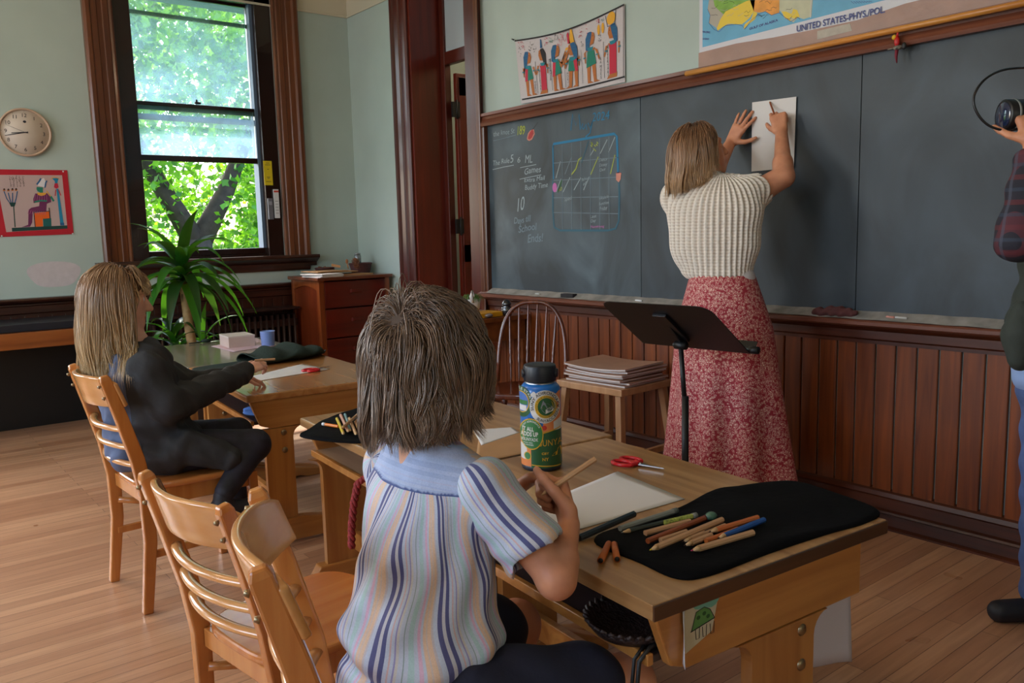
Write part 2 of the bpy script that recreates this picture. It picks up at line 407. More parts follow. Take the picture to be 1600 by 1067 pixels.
def mesh_fast(name, V, F, m, parent=None, C=None, smooth=True, loc=(0,0,0)):
    me = bpy.data.meshes.new(name); V = V - np.asarray(loc, float)
    me.vertices.add(len(V)); me.vertices.foreach_set('co', V.ravel()); k = F.shape[1]
    me.loops.add(F.size); me.loops.foreach_set('vertex_index', F.ravel().astype(np.int32))
    me.polygons.add(len(F)); me.polygons.foreach_set('loop_start', np.arange(0, F.size, k, dtype=np.int32)); me.polygons.foreach_set('loop_total', np.full(len(F), k, dtype=np.int32))
    me.polygons.foreach_set('use_smooth', np.full(len(F), smooth)); me.materials.append(m)
    if C is not None: a = me.color_attributes.new('Col', 'FLOAT_COLOR', 'POINT'); a.data.foreach_set('color', C.ravel())
    me.update(calc_edges=True); me.validate()
    o = bpy.data.objects.new(name, me); COL.objects.link(o); o.location = Vector(loc)
    if parent is not None: o.parent = parent
    return o
# ================================================================== THE SETTING
m_wall = mat('wall_paint', (172, 187, 180), 0.6, var=0.05, vscale=2.5, bump=0.05, bscale=14)
m_cream = mat('upper_wall_paint', (198, 190, 168), 0.65, var=0.04, vscale=3)
m_ceil = mat('ceiling_paint', (214, 202, 178), 0.7)
m_patch = mat('unpainted_plaster', (196, 186, 188), 0.7, var=0.05, vscale=30)
m_trimz = wood('trim_wood_upright', (126, 70, 34), (84, 42, 20), 0.3, 'Z', 0.5, 0.2, 0.2)
m_trimx = wood('trim_wood_level_x', (70, 31, 19), (42, 18, 11), 0.32, 'X', 1.0, 0.3)
m_trimy = wood('trim_wood_level_y', (96, 42, 14), (60, 22, 8), 0.4, 'Y', 0.7, 0.1)
m_red = wood('red_brown_panel_wood', (122, 36, 16), (92, 24, 10), 0.32, 'Z', 0.6, 0.3)
m_redc = wood('red_brown_casing_wood', (94, 34, 22), (76, 26, 16), 0.32, 'Z', 0.5, 0.2, 0.1)
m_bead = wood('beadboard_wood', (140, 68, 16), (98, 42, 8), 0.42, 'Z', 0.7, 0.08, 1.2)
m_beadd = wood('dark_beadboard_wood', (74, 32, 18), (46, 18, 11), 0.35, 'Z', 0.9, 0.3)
m_sash = mat('dark_varnished_sash', (34, 18, 14), 0.22, var=0.3, vscale=6, Coat_Weight=0.4)
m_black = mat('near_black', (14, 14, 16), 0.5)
m_steel = mat('steel', (170, 170, 172), 0.3, 1.0)

def floor_mat():
    m, t, b = new_mat('maple_strip_floor'); N = t.nodes.new; L = t.links.new
    tc = N('ShaderNodeTexCoord'); br = N('ShaderNodeTexBrick')
    br.offset = 0.37; br.inputs['Scale'].default_value = 1.0; br.inputs['Brick Width'].default_value = 1.35; br.inputs['Row Height'].default_value = 0.058
    br.inputs['Mortar Size'].default_value = 0.0009; br.inputs['Mortar Smooth'].default_value = 0.1
    br.inputs['Color1'].default_value = srgb(206, 160, 124); br.inputs['Color2'].default_value = srgb(178, 130, 98); br.inputs['Mortar'].default_value = srgb(84, 52, 32)
    mp = N('ShaderNodeMapping'); mp.inputs['Scale'].default_value = (1.5, 26, 1)
    n = N('ShaderNodeTexNoise'); n.inputs['Scale'].default_value = 2; n.inputs['Detail'].default_value = 7; n.inputs['Distortion'].default_value = .6
    r = N('ShaderNodeValToRGB'); r.color_ramp.elements[0].position = .3; r.color_ramp.elements[0].color = (.62, .58, .54, 1); r.color_ramp.elements[1].position = .65; r.color_ramp.elements[1].color = (1, 1, 1, 1)
    mx = N('ShaderNodeMixRGB'); mx.blend_type = 'MULTIPLY'; mx.inputs[0].default_value = .55
    L(tc.outputs['Object'], br.inputs[0]); L(tc.outputs['Object'], mp.inputs[0]); L(mp.outputs[0], n.inputs[0]); L(n.outputs[0], r.inputs[0])
    L(br.outputs[0], mx.inputs[1]); L(r.outputs[0], mx.inputs[2]); L(mx.outputs[0], b.inputs['Base Color'])
    n2 = N('ShaderNodeTexNoise'); n2.inputs['Scale'].default_value = 5; r2 = N('ShaderNodeMapRange'); r2.inputs[3].default_value = .22; r2.inputs[4].default_value = .42
    L(tc.outputs['Object'], n2.inputs[0]); L(n2.outputs[0], r2.inputs[0]); L(r2.outputs[0], b.inputs['Roughness'])
    bp = N('ShaderNodeBump'); bp.inputs['Strength'].default_value = .25; bp.inputs['Distance'].default_value = .002; bp.invert = True
    L(br.outputs['Fac'], bp.inputs['Height']); L(bp.outputs[0], b.inputs['Normal'])
    return m
m_floor = floor_mat()
WX = 3.39; WY = 6.816; CZ = 3.95; DX = 3.64
b = MB(); b.box(LW-.3, 6.0, -3.3, WY+.3, -.1, 0, m_floor); struct(b, 'floor')
b = MB(); b.box(LW-.3, 6.0, -3.3, WY+.3, CZ, CZ+.1, m_ceil); struct(b, 'ceiling')
# window wall, opening x 1.70..2.935, z 1.14..3.19 ; a second window stands further left out of frame
OX0, OX1, OZ0, OZ1 = 1.70, 2.935, 1.13, 3.25
b = MB(); PZ = 3.19
for x0, x1 in ((LW-.3, -1.6), (-.35, OX0), (OX1, 6.0)):
    b.box(x0, x1, WY, WY+.3, 0, PZ, m_wall); b.box(x0, x1, WY, WY+.3, PZ, CZ, m_cream)
for x0, x1 in ((OX0, OX1), (-1.6, -.35)):
    b.box(x0, x1, WY, WY+.3, 0, OZ0, m_wall); b.box(x0, x1, WY, WY+.3, OZ1, CZ, m_cream)
# the bare plaster patch under the poster
pc = [(1.165 + .17*math.cos(a)*(1+.10*math.sin(3*a)), WY-.0015, 1.075 + .105*math.sin(a)*(1+.12*math.cos(2*a))) for a in np.linspace(0, 2*math.pi, 28, endpoint=False)]
b.prism(pc, (0, .002, 0), m_patch)
struct(b, 'wall_window')
b = MB(); b.box(DX, DX+.3, 5.99, WY, 0, PZ, m_wall); b.box(DX, DX+.3, 5.99, WY, PZ, CZ, m_cream); struct(b, 'wall_corner')
b = MB(); b.box(WX, 3.93, -3.3, 4.60, 0, CZ, m_wall); b.box(3.64, 3.93, 4.60, 6.0, 3.3, CZ, m_cream); struct(b, 'wall_chalkboard')
b = MB(); b.box(LW-.3, 6.0, -3.3, -3.15, 0, CZ, m_wall); struct(b, 'wall_back')
b = MB()
ys = [-3.3, -.45, .85, 2.05, 3.35, 4.55, 5.85, WY+.3]
for i in range(0, 7, 2): b.box(LW-.3, LW, ys[i], ys[i+1], 0, CZ, m_wall)
for i in range(1, 7, 2): b.box(LW-.3, LW, ys[i], ys[i+1], 0, 1.0, m_wall); b.box(LW-.3, LW, ys[i], ys[i+1], 3.2, CZ, m_wall)
struct(b, 'wall_left')
b = MB()
for i in range(1, 7, 2):
    for y0, y1 in ((ys[i]-.12, ys[i]), (ys[i+1], ys[i+1]+.12)): b.box(LW, LW+.04, y0, y1, .95, 3.3, m_trimz)
    b.box(LW, LW+.04, ys[i]-.12, ys[i+1]+.12, 3.2, 3.34, m_trimy); b.box(LW, LW+.08, ys[i]-.15, ys[i+1]+.15, .93, 1.0, m_trimy)
struct(b, 'trim_9', .006)
# next room seen through the door
b = MB(); b.box(5.6, 5.7, 3.5, WY, 0, CZ, m_cream); b.box(3.93, 5.7, 4.3, 4.4, 0, CZ, m_cream); struct(b, 'wall_hallway')

# picture rail and cove line
b = MB(); b.box(-2.75, DX, WY-.012, WY, PZ-.006, PZ+.012, m_cream); b.box(DX-.012, DX, 6.0, WY, PZ-.006, PZ+.012, m_cream); struct(b, 'trim_1', .004)
# chair rail, wainscot and baseboard on the window wall
def moulding(mb, prof, p0, p1, outward, m):
    """profile (out, z) swept from p0 to p1"""
    p0 = V3(*p0); p1 = V3(*p1); o = V3(*outward)
    a = [p0 + o*q[0] + V3(0,0,q[1]) for q in prof]; mb.prism(a, p1 - p0, m)
rail_prof = [(0,.785),(.018,.785),(.018,.80),(.028,.808),(.028,.855),(.036,.862),(.036,.872),(.055,.885),(.062,.90),(.055,.912),(0,.915)]
base_prof = [(0,0),(.045,0),(.045,.012),(.03,.02),(.028,.115),(.034,.125),(.030,.14),(.018,.155),(0,.16)]
b = MB(); moulding(b, rail_prof, (LW, WY, 0), (DX, WY, 0), (0,-1,0), m_trimx); struct(b, 'trim_2')
b = MB(); moulding(b, base_prof, (LW, WY, 0), (DX, WY, 0), (0,-1,0), m_trimx); struct(b, 'baseboard_window')
b = MB(); x = LW
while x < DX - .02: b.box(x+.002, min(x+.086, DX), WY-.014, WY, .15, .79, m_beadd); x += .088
struct(b, 'trim_3', .003)
# the same on the chalkboard wall
rp = [(a, z - .03 if z > .86 else z) for a, z in rail_prof]
b = MB(); moulding(b, rp, (WX, 4.60, 0), (WX, -3.15, 0), (-1,0,0), m_trimy); struct(b, 'trim_4')
bp2 = [(0,0),(.06,0),(.06,.01),(.045,.02),(.042,.075),(.05,.082),(.045,.092),(.03,.10),(.028,.155),(.034,.165),(.026,.185),(.014,.195),(0,.20)]
b = MB(); moulding(b, [(a, z*.82) for a, z in bp2], (WX, 4.60, 0), (WX, -3.15, 0), (-1,0,0), m_trimy); struct(b, 'baseboard_chalkboard')
b = MB(); y = -3.15
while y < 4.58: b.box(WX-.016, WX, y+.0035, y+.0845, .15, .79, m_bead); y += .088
struct(b, 'trim_5', .004)

# ---------------- window
m_hazy = None
def glass(name, haze, col=(0.42, 0.62, 0.85)):
    m, t, b_ = new_mat(name); N = t.nodes.new; L = t.links.new; t.nodes.remove(b_)
    out = [n for n in t.nodes if n.type == 'OUTPUT_MATERIAL'][0]
    tr = N('ShaderNodeBsdfTransparent'); tr.inputs[0].default_value = (.93, .97, .97, 1)
    gl = N('ShaderNodeBsdfGlossy'); gl.inputs['Roughness'].default_value = .03
    tl = N('ShaderNodeBsdfTranslucent'); tl.inputs[0].default_value = (*col, 1)
    tc = N('ShaderNodeTexCoord'); n = N('ShaderNodeTexNoise'); n.inputs['Scale'].default_value = 5; n.inputs['Detail'].default_value = 3
    mr = N('ShaderNodeMapRange'); mr.inputs[1].default_value = .35; mr.inputs[2].default_value = .75; mr.inputs[3].default_value = haze*.6; mr.inputs[4].default_value = haze*1.5
    L(tc.outputs['Object'], n.inputs[0]); L(n.outputs[0], mr.inputs[0])
    m1 = N('ShaderNodeMixShader'); m2 = N('ShaderNodeMixShader'); m2.inputs[0].default_value = .05
    L(mr.outputs[0], m1.inputs[0]); L(tr.outputs[0], m1.inputs[1]); L(tl.outputs[0], m1.inputs[2])
    L(m1.outputs[0], m2.inputs[1]); L(gl.outputs[0], m2.inputs[2]); L(m2.outputs[0], out.inputs[0]); return m
m_pane = glass('dusty_window_glass', 0.22)
# carved casing profile, swept upright; head and stool
def casing(mb, x_in, x_out, y, z0, z1, m):
    s = 1 if x_out > x_in else -1; w_ = abs(x_out - x_in)
    prof = [(0,0),(0,.022),(.012,.028),(.03,.022),(.035,.03),(.07,.036),(.075,.03),(.105,.03),(.11,.038),(.15,.045),(.16,.062),(.185,.066),(.2,.05),(.2,0)]
    k = w_/.2; mb.prism([(x_in + s*a*k, y - d, z0) for a, d in prof], (0, 0, z1 - z0), m)
b = MB(); casing(b, OX0+.01, 1.50, WY, 1.10, 3.45, m_trimz); casing(b, OX1, 3.155, WY, 1.10, 3.45, m_trimz)
b.box(1.50, 3.155, WY-.05, WY, 3.25, 3.45, m_trimx); struct(b, 'trim_6', .002)
b = MB(); moulding(b, [(0,1.05),(.02,1.05),(.02,1.075),(.045,1.09),(.06,1.10),(.09,1.118),(.095,1.13),(.09,1.145),(-.10,1.145),(-.10,1.10),(0,1.10)], (1.44, WY, 0), (3.215, WY, 0), (0,-1,0), m_trimx)
moulding(b, [(0,.975+.04),(.016,.975+.04),(.02,1.03),(.02,1.05),(0,1.05)], (1.50, WY, 0), (3.155, WY, 0), (0,-1,0), m_trimx); struct(b, 'trim_7')
win = bpy.data.objects.new('window_1', None); COL.objects.link(win); win['kind'] = 'structure'; win.location = (2.31, WY, 1.14)
wl = (2.31, WY, 1.14); GY = WY + .07
def wbuild(mb, n, bevel=.003, label=None, par=None):
    o = mb.build(n, par or win, loc=wl, bevel=bevel)
    if par is not None: o.location = (0,0,0)
    if label: o['label'] = label
    return o
b = MB(); b.box(1.70, 1.835, WY+.004, WY+.14, 1.14, 3.25, m_sash); b.box(2.80, 2.935, WY+.004, WY+.14, 1.14, 3.25, m_sash); b.box(1.70, 2.935, WY+.004, WY+.14, 3.195, 3.25, m_sash)
b.box(1.83, 2.80, WY+.03, WY+.2, 1.135, 1.165, m_sash); j = b.build('window_jamb', win, loc=wl, bevel=.004); j.location = (0,0,0)
m_track = mat('pale_metal_track', (84, 104, 126), 0.6, 0.0)
b = MB(); b.box(2.775, 2.80, WY+.06, WY+.16, 1.165, 3.195, m_track); b.box(1.83, 1.842, WY+.06, WY+.16, 1.165, 3.195, m_track); j = b.build('storm_window_track', win, loc=wl); j.location = (0,0,0); j['label'] = 'pale metal track at the side of the glass'
def sash(name, z0, z1, y, bot, top, stile=.012, label=None, m=m_sash):
    q = MB(); q.box(1.835, 2.785, y, y+.032, z0, z0+bot, m); q.box(1.835, 2.785, y, y+.032, z1-top, z1, m)
    q.box(1.835, 1.835+stile, y, y+.032, z0, z1, m); q.box(2.785-stile, 2.785, y, y+.032, z0, z1, m)
    o = q.build(name, win, loc=wl, bevel=.003); o.location = (0,0,0)
    if label: o['label'] = label
    g = MB(); g.box(1.835+stile, 2.785-stile, y+.012, y+.016, z0+bot, z1-top, m_pane); g = g.build('window_pane', o, loc=wl); g.location = (0,0,0); return o
sash('upper_sash', 2.31, 3.20, GY+.045, .05, .02, label='dark upper sash with hazy glass')
sash('lower_sash', 1.915, 2.365, GY, .045, .028, label='raised lower sash, bottom rail halfway up')
m_storm = mat('grey_storm_rail', (120, 134, 146), 0.4, 0.3)
q = MB(); q.box(1.84, 2.78, GY+.10, GY+.12, 2.24, 2.285, m_storm); q.box(1.84, 2.78, GY+.10, GY+.12, 3.03, 3.06, m_sash); q.box(1.84, 2.78, GY+.10, GY+.12, 1.165, 1.205, m_sash); o = q.build('storm_window_rail', win, loc=wl); o.location = (0,0,0)
q = MB(); q.box(1.83, 2.80, GY-.02, GY+.03, 1.165, 1.215, m_sash); o = q.build('window_sill', win, loc=wl, bevel=.004); o.location = (0,0,0)
q = MB(); q.tube([(2.285, GY-.012, 2.375), (2.33, GY-.012, 2.375)], [.010, .010], m_black, 8); q.tube([(2.30, GY-.012, 2.365), (2.30, GY-.012, 2.40)], .008, m_black, 8); o = q.build('sash_lock', win, loc=wl); o.location = (0,0,0)
# things stuck on the right jamb
m_yellow = mat('yellow_card', (214, 190, 20), .6); m_ink = mat('dark_ink', (30, 28, 40), .6); m_white = mat('white_card', (214, 214, 216), .5)
def wallmap_y(y): return lambda u, v, h: V3(u, y - h, v)
q = MB(); q.box(2.795, 2.868, WY+.001, WY+.004, 1.735, 1.935, m_yellow); f = wallmap_y(WY+.0005)
for k, (z, L_) in enumerate(((1.915, .03), (1.90, .045), (1.865, .015), (1.80, .03), (1.79, .02), (1.762, .045))): q.box(2.832-L_/2, 2.832+L_/2, WY-.0002, WY+.001, z, z+.004, m_ink)
solo(q, 'yellow_tag', 'small yellow card tag fixed to the dark right window jamb', 'tag', (2.83, WY, 1.735))
q = MB(); q.box(2.862, 2.905, WY-.018, WY+.0, 1.46, 1.70, m_white); q.box(2.862, 2.905, WY-.019, WY-.017, 1.675, 1.69, mat('tag_red', (190,60,40), .5))
for k in range(5): q.box(2.870, 2.897, WY-.0195, WY-.017, 1.50+.025*k, 1.503+.025*k, m_ink)
solo(q, 'thermometer', 'narrow white device with red band on the window jamb edge', 'thermometer', (2.88, WY-.01, 1.46), bevel=.002)
q = MB(); q.box(2.808, 2.850, WY-.016, WY+.002, 1.45, 1.625, mat('grey_plastic', (104,104,112), .4)); q.box(2.816,2.842,WY-.018,WY-.015,1.57,1.60, mat('grey_plastic_light', (150,150,158), .4))
solo(q, 'remote_control', 'grey remote holder left of the narrow white device on the jamb', 'remote control', (2.83, WY-.01, 1.45), bevel=.003)

# ---------------- door recess
b = MB(); casing_prof = [(0,0),(0,.018),(.02,.028),(.05,.030),(.06,.022),(.10,.022),(.11,.034),(.16,.04),(.17,.055),(.2,.055),(.2,0)]
b.prism([(DX - d, 5.82 + a*.95, 0) for a, d in casing_prof], (0,0,3.6), m_redc); struct(b, 'trim_8')
b = MB(); b.box(DX, 3.93, 5.80, 5.99, 0, 3.6, m_red); b.box(DX-.0, 3.93, 5.79, 5.80, 0, .25, m_redc); struct(b, 'wall_recess', .004)
b = MB(); b.box(WX-.045, WX+.01, 4.53, 4.66, 0, CZ, m_redc); b.box(WX-.052, WX-.04, 4.50, 4.545, 0, CZ, m_trimz); b.box(WX-.0, 3.93, 4.60, 4.63, 0, CZ, m_redc); struct(b, 'trim_10', .008)
b = MB(); b.box(3.92, 3.98, 5.74, 5.80, 0, 3.5, m_redc); b.box(3.92, 3.98, 4.63, 5.74, 2.64, 2.74, m_redc); b.box(3.92,3.98,4.63,5.74,3.3,3.5,m_redc); struct(b, 'trim_11', .006)
m_frost = mat('frosted_glass', (188, 200, 206), .5, Transmission_Weight=.15)
b = MB(); b.box(3.94, 3.95, 4.63, 5.74, 2.74, 3.3, m_frost); struct(b, 'window_2')
d = bpy.data.objects.new('door_1', None); COL.objects.link(d); d['kind'] = 'structure'; d.location = (4.00, 5.718, 0)
ang = math.radians(0); 
q = MB(); q.box(0, .85, -.02, .02, .02, 2.58, m_red)
for x0, x1 in ((.02,.12),(.73,.83)): q.box(x0, x1, -.028, -.019, .05, 2.55, m_red)
for z0, z1 in ((.05,.3),(1.05,1.2),(2.4,2.55)): q.box(.02, .83, -.028, -.019, z0, z1, m_red)
lf = q.build('door_leaf', d, bevel=.004); d.rotation_euler = (0,0,ang)
for z in (2.29, 1.35, .4):
    q = MB(); q.box(-.05, -.012, -.032, -.010, z-.06, z+.06, m_black); q.tube([(-.008,-.03,z-.075),(-.008,-.03,z+.075)], .009, m_black, 8); q.box(-.004, .02, -.036, -.02, z-.06, z+.06, m_black); q.build('hinge', d)

# ---------------- outside: eave, bracket, trees, ground
b = MB(); b.box(-20, 30, 7.2, 40, -4.2, -4.0, mat('lawn_green', (70, 110, 40), .9, var=.3)); struct(b, 'ground')
b = MB(); m_eave = mat('blue_grey_painted_eave', (96, 124, 148), .6); b.box(-2, 6, WY+.3, WY+1.15, 3.40, 3.44, m_eave)
struct(b, 'trim_12')
b = MB(); m_brk = mat('weathered_white_paint', (190, 198, 205), .6, var=.1, vscale=20)
b.tube([(3.62, WY+1.1, 3.32), (3.60, WY+.75, 2.55), (3.55, WY+.5, 1.75)], [.05, .035, .03], m_brk, 6); b.box(3.45, 3.66, WY+.95, WY+1.15, 3.22, 3.40, m_brk); b.box(3.60,3.66,WY+.3,WY+1.1,1.6,3.4, m_eave)
solo(b, 'eave_bracket', 'pale painted wooden bracket under the eave outside the window', 'bracket', (3.6, WY+.5, 1.7))
m_leaf = mat('maple_leaf', (96, 168, 36), .45, var=.35, vscale=1.2); m_bark = mat('grey_bark', (58, 50, 44), .9, var=.3, vscale=10)
def leafmat(name, c):
    if name in MATS: return MATS[name]
    m, t, b_ = new_mat(name); N = t.nodes.new; L = t.links.new; out = [n for n in t.nodes if n.type == 'OUTPUT_MATERIAL'][0]
    b_.inputs['Base Color'].default_value = srgb(*c); b_.inputs['Roughness'].default_value = .4
    tl = N('ShaderNodeBsdfTranslucent'); tl.inputs[0].default_value = srgb(min(255, c[0]+50), min(255, c[1]+40), c[2])
    mx = N('ShaderNodeMixShader'); mx.inputs[0].default_value = .5; L(b_.outputs[0], mx.inputs[1]); L(tl.outputs[0], mx.inputs[2]); L(mx.outputs[0], out.inputs[0]); MATS[name] = m; return m
m_leafs = [leafmat('leaf_bright', (104, 170, 44)), leafmat('leaf_mid', (72, 140, 44)), leafmat('leaf_deep', (48, 108, 40))]
def tree(loc, label, cen, rad, n, trunk, seed, sz=.09):
    rg = np.random.default_rng(seed); t = thing('maple_tree', label, 'tree', loc, 0)
    q = MB()
    for path, r in trunk: q.tube(path, r, m_bark, 9)
    q.build('trunk', t)
    # leaves gathered into clusters around branch ends
    nc = n // 26; ph = rg.uniform(0, 2*np.pi, nc); cz = rg.uniform(-1, 1, nc); rr = rg.uniform(.35, 1, nc)**.5
    cc = np.stack([np.sqrt(1-cz**2)*np.cos(ph), np.sqrt(1-cz**2)*np.sin(ph), cz], 1)*rr[:, None]*np.array(rad) + np.array(cen)
    cc = cc[~((np.abs(cc[:,0]) < .55) & (cc[:,2] < 6.3) & (cc[:,1] < .6))]; nc = len(cc)
    C_ = np.repeat(cc, 26, 0) + rg.normal(size=(nc*26, 3))*.22
    k = len(C_); a = rg.normal(size=(k, 3)); a /= np.linalg.norm(a, axis=1)[:, None]; c2 = np.cross(a, rg.normal(size=(k, 3))); c2 /= np.linalg.norm(c2, axis=1)[:, None]
    s_ = rg.uniform(.6, 1.2, (k, 1))*sz; up = np.cross(a, c2)
    shape = [(0, -1), (.55, -.5), (1, .1), (.45, .3), (0, 1.1), (-.45, .3), (-1, .1), (-.55, -.5)]
    V = np.stack([C_ + s_*(a*x + c2*y + up*.15*abs(x)) for x, y in shape], 1).reshape(-1, 3); F_ = np.arange(k*8).reshape(k, 8)
    o = mesh_fast('foliage', V, F_, m_leafs[0], t, smooth=False)
    o.data.materials.append(m_leafs[1]); o.data.materials.append(m_leafs[2]); o.data.polygons.foreach_set('material_index', rg.integers(0, 3, k).astype(np.int32)); return t
tree((4.05, 12.5, -4.0), 'maple tree with a forked trunk just outside the window', (-.2, .9, 6.3), (2.8, 1.3, 3.4), 20000,
     [([(0,0,0),(.05,0,3.5),(.0,0,5.3)], [.28,.22,.2]), ([(0,0,5.2),(-.5,.1,6.2),(-1.1,.2,7.6)], [.17,.12,.07]), ([(0,0,5.2),(.5,.1,6.0),(1.2,.2,7.4)], [.18,.13,.07])], 3, .060)
tree((8.2, 21.0, -4.0), 'leafy maple standing further off behind the forked one', (0, 0, 6.6), (4.6, 2.0, 5.2), 15000, [([(0,0,0),(0,0,6)], [.3,.2])], 5, .085)
tree((1.6, 17.0, -4.0), 'shorter leafy tree left of the forked maple', (0, 0, 3.6), (2.0, 1.4, 3.4), 12000, [([(0,0,0),(0,0,4)], [.25,.15])], 8, .085)
# ================================================================== FURNITURE
DZ = 0.66
m_honey = wood('honey_chair_wood', (226, 150, 78), (196, 116, 50), 0.25, 'Z', 0.5, 0.6, bump=.03)
m_honeyp = wood('pale_crest_wood', (232, 170, 104), (210, 140, 74), 0.25, 'Y', 0.5, 0.6, bump=.03)
m_seat = wood('chair_seat_wood', (222, 142, 72), (196, 108, 46), 0.25, 'X', 0.5, 0.6, bump=.03)
m_desktop = wood('worn_desk_top', (202, 158, 106), (160, 114, 68), 0.33, 'Y', 0.45, 0.25, 1.5, bump=.04)
m_desktop2 = wood('varnished_desk_top', (206, 146, 86), (176, 112, 58), 0.25, 'Y', 0.45, 0.4, 1.2, bump=.03)
m_desk = wood('desk_oak', (206, 142, 72), (172, 106, 48), 0.3, 'X', 0.5, 0.35, 1.0, bump=.04)
m_deskz = wood('desk_leg_oak', (200, 138, 70), (168, 104, 48), 0.3, 'Z', 0.5, 0.35, 1.0, bump=.04)
m_deskedge = wood('worn_dark_edge', (92, 54, 28), (60, 34, 16), 0.35, 'X', 0.6, 0.2)
m_shelf = mat('dark_shelf_board', (58, 46, 46), .35)
m_rivet = mat('old_brass_bolt', (150, 132, 104), .35, 1.0)
m_pale = wood('pale_maple_shelf', (206,170,136), (180,142,108), .4, 'Y', .5, .1)
def sweep(mb, path, w, m, wax=(0,1,0)):
    """rectangular bar along a path: w = (width along wax, thickness) per point"""
    P = [np.asarray(p, float) for p in path]; w = [w]*len(P) if not hasattr(w[0], '__len__') else w; a = nrm(wax); vs = []
    for i, p in enumerate(P):
        t = nrm(P[min(i+1, len(P)-1)] - P[max(i-1, 0)]); n = nrm(np.cross(t, a)); b_ = nrm(np.cross(n, t))
        for s1, s2 in ((-1,-1),(1,-1),(1,1),(-1,1)): vs.append(p + b_*s1*w[i][0]/2 + n*s2*w[i][1]/2)
    fs = [(3,2,1,0), tuple(range(len(vs)-4, len(vs)))]
    for i in range(len(P)-1):
        for j in range(4): fs.append((i*4+j, i*4+(j+1) % 4, i*4+4+(j+1) % 4, i*4+4+j))
    mb.add(vs, fs, m)
def desk(label, loc, rz, L, legx=(.27,.46), top=m_desktop, W=.69, edge=None, shelf=None, group='school desks in a row'):
    t = thing('school_desk', label, 'desk', loc, rz, None)
    q = MB(); q.box(0, W, 0, L, DZ-.030, DZ, top); 
    if edge: q.box(.0, W, -.004, .0, DZ-.030, DZ-.001, edge)
    q.build('desk_top', t, bevel=.006)
    for y in (.012, L-.036):
        q = MB(); q.prism([(.015,y,DZ-.03),(.055,y,DZ-.135),(.10,y,DZ-.152),(W-.07,y,DZ-.152),(W-.07,y,DZ-.03)], (0,.024,0), m_desk); q.build('end_panel', t, bevel=.004)
    q = MB(); q.box(W-.094, W-.07, .036, L-.036, DZ-.152, DZ-.03, m_desk); q.build('back_panel', t, bevel=.003)
    q = MB(); q.box(.035, W-.09, .036, L-.036, DZ-.132, DZ-.118, shelf or m_shelf); q.box(.022, .036, .036, L-.036, DZ-.136, DZ-.114, m_desk); q.build('shelf', t, bevel=.002)
    for y in (.010, L-.038):
        x0, x1 = legx; r = .045
        q = MB(); prof = [(x0-r,y,DZ-.153)] + [(x0-r+r*math.sin(a), y, DZ-.153-r+r*math.cos(a)) for a in np.linspace(.3, math.pi/2, 5)] + [(x0,y,.10),(x1,y,.10)] + [(x1+r-r*math.sin(a), y, DZ-.153-r+r*math.cos(a)) for a in np.linspace(math.pi/2, .3, 5)] + [(x1+r,y,DZ-.153)]
        q.prism(prof, (0,.028,0), m_deskz); lg = q.build('leg', t, bevel=.004)
        for z in (DZ-.175, DZ-.25):
            q = MB(); q.tube([(x1-.04, y-.005, z), (x1-.04, y-.001, z), (x1-.04, y+.029, z), (x1-.04, y+.033, z)], [.008, .013, .013, .008], m_rivet, 12); q.build('bolt', lg)
        q = MB(); q.prism([(-.02,y-.012,0),(-.02,y-.012,.03),(x0-.03,y-.012,.11),(x1+.03,y-.012,.11),(W-.04,y-.012,.035),(W-.04,y-.012,0),(W-.12,y-.012,0),(W-.16,y-.012,.012),(.14,y-.012,.012),(.08,y-.012,0)], (0,.052,0), m_desk); q.build('foot', t, bevel=.005)
    q = MB(); q.box((legx[0]+legx[1])/2-.012, (legx[0]+legx[1])/2+.012, .03, L-.03, .14, .21, m_desk); q.build('stretcher', t, bevel=.003)
    return t
RZ = math.radians(-4.5)
T1 = (1.014, .914, 0); T2 = (1.131, 1.855, 0); T3 = (1.211, 3.286, 0); T4 = (1.285, 4.272, 0)
desk('nearest wooden school desk, holding black velvet pouch and blue bottle', T1, RZ, .93, edge=m_deskedge)
desk('pale wooden desk joined behind the nearest one, small black pencil pouch on it', T2, RZ, .90, legx=(.06,.30), shelf=m_pale)
desk('varnished wooden desk where the long-haired child in the dark jacket draws', T3, RZ, .975, legx=(.07,.19), top=m_desktop2)
m_desktop4 = wood('smooth_dull_desk_top', (150, 140, 120), (128, 116, 98), 0.22, 'Y', 0.4, 0.5, .8, bump=.01)
desk('furthest wooden desk, with blue cup and small pale wooden box', T4, RZ, 1.0, legx=(.07,.25), top=m_desktop4)

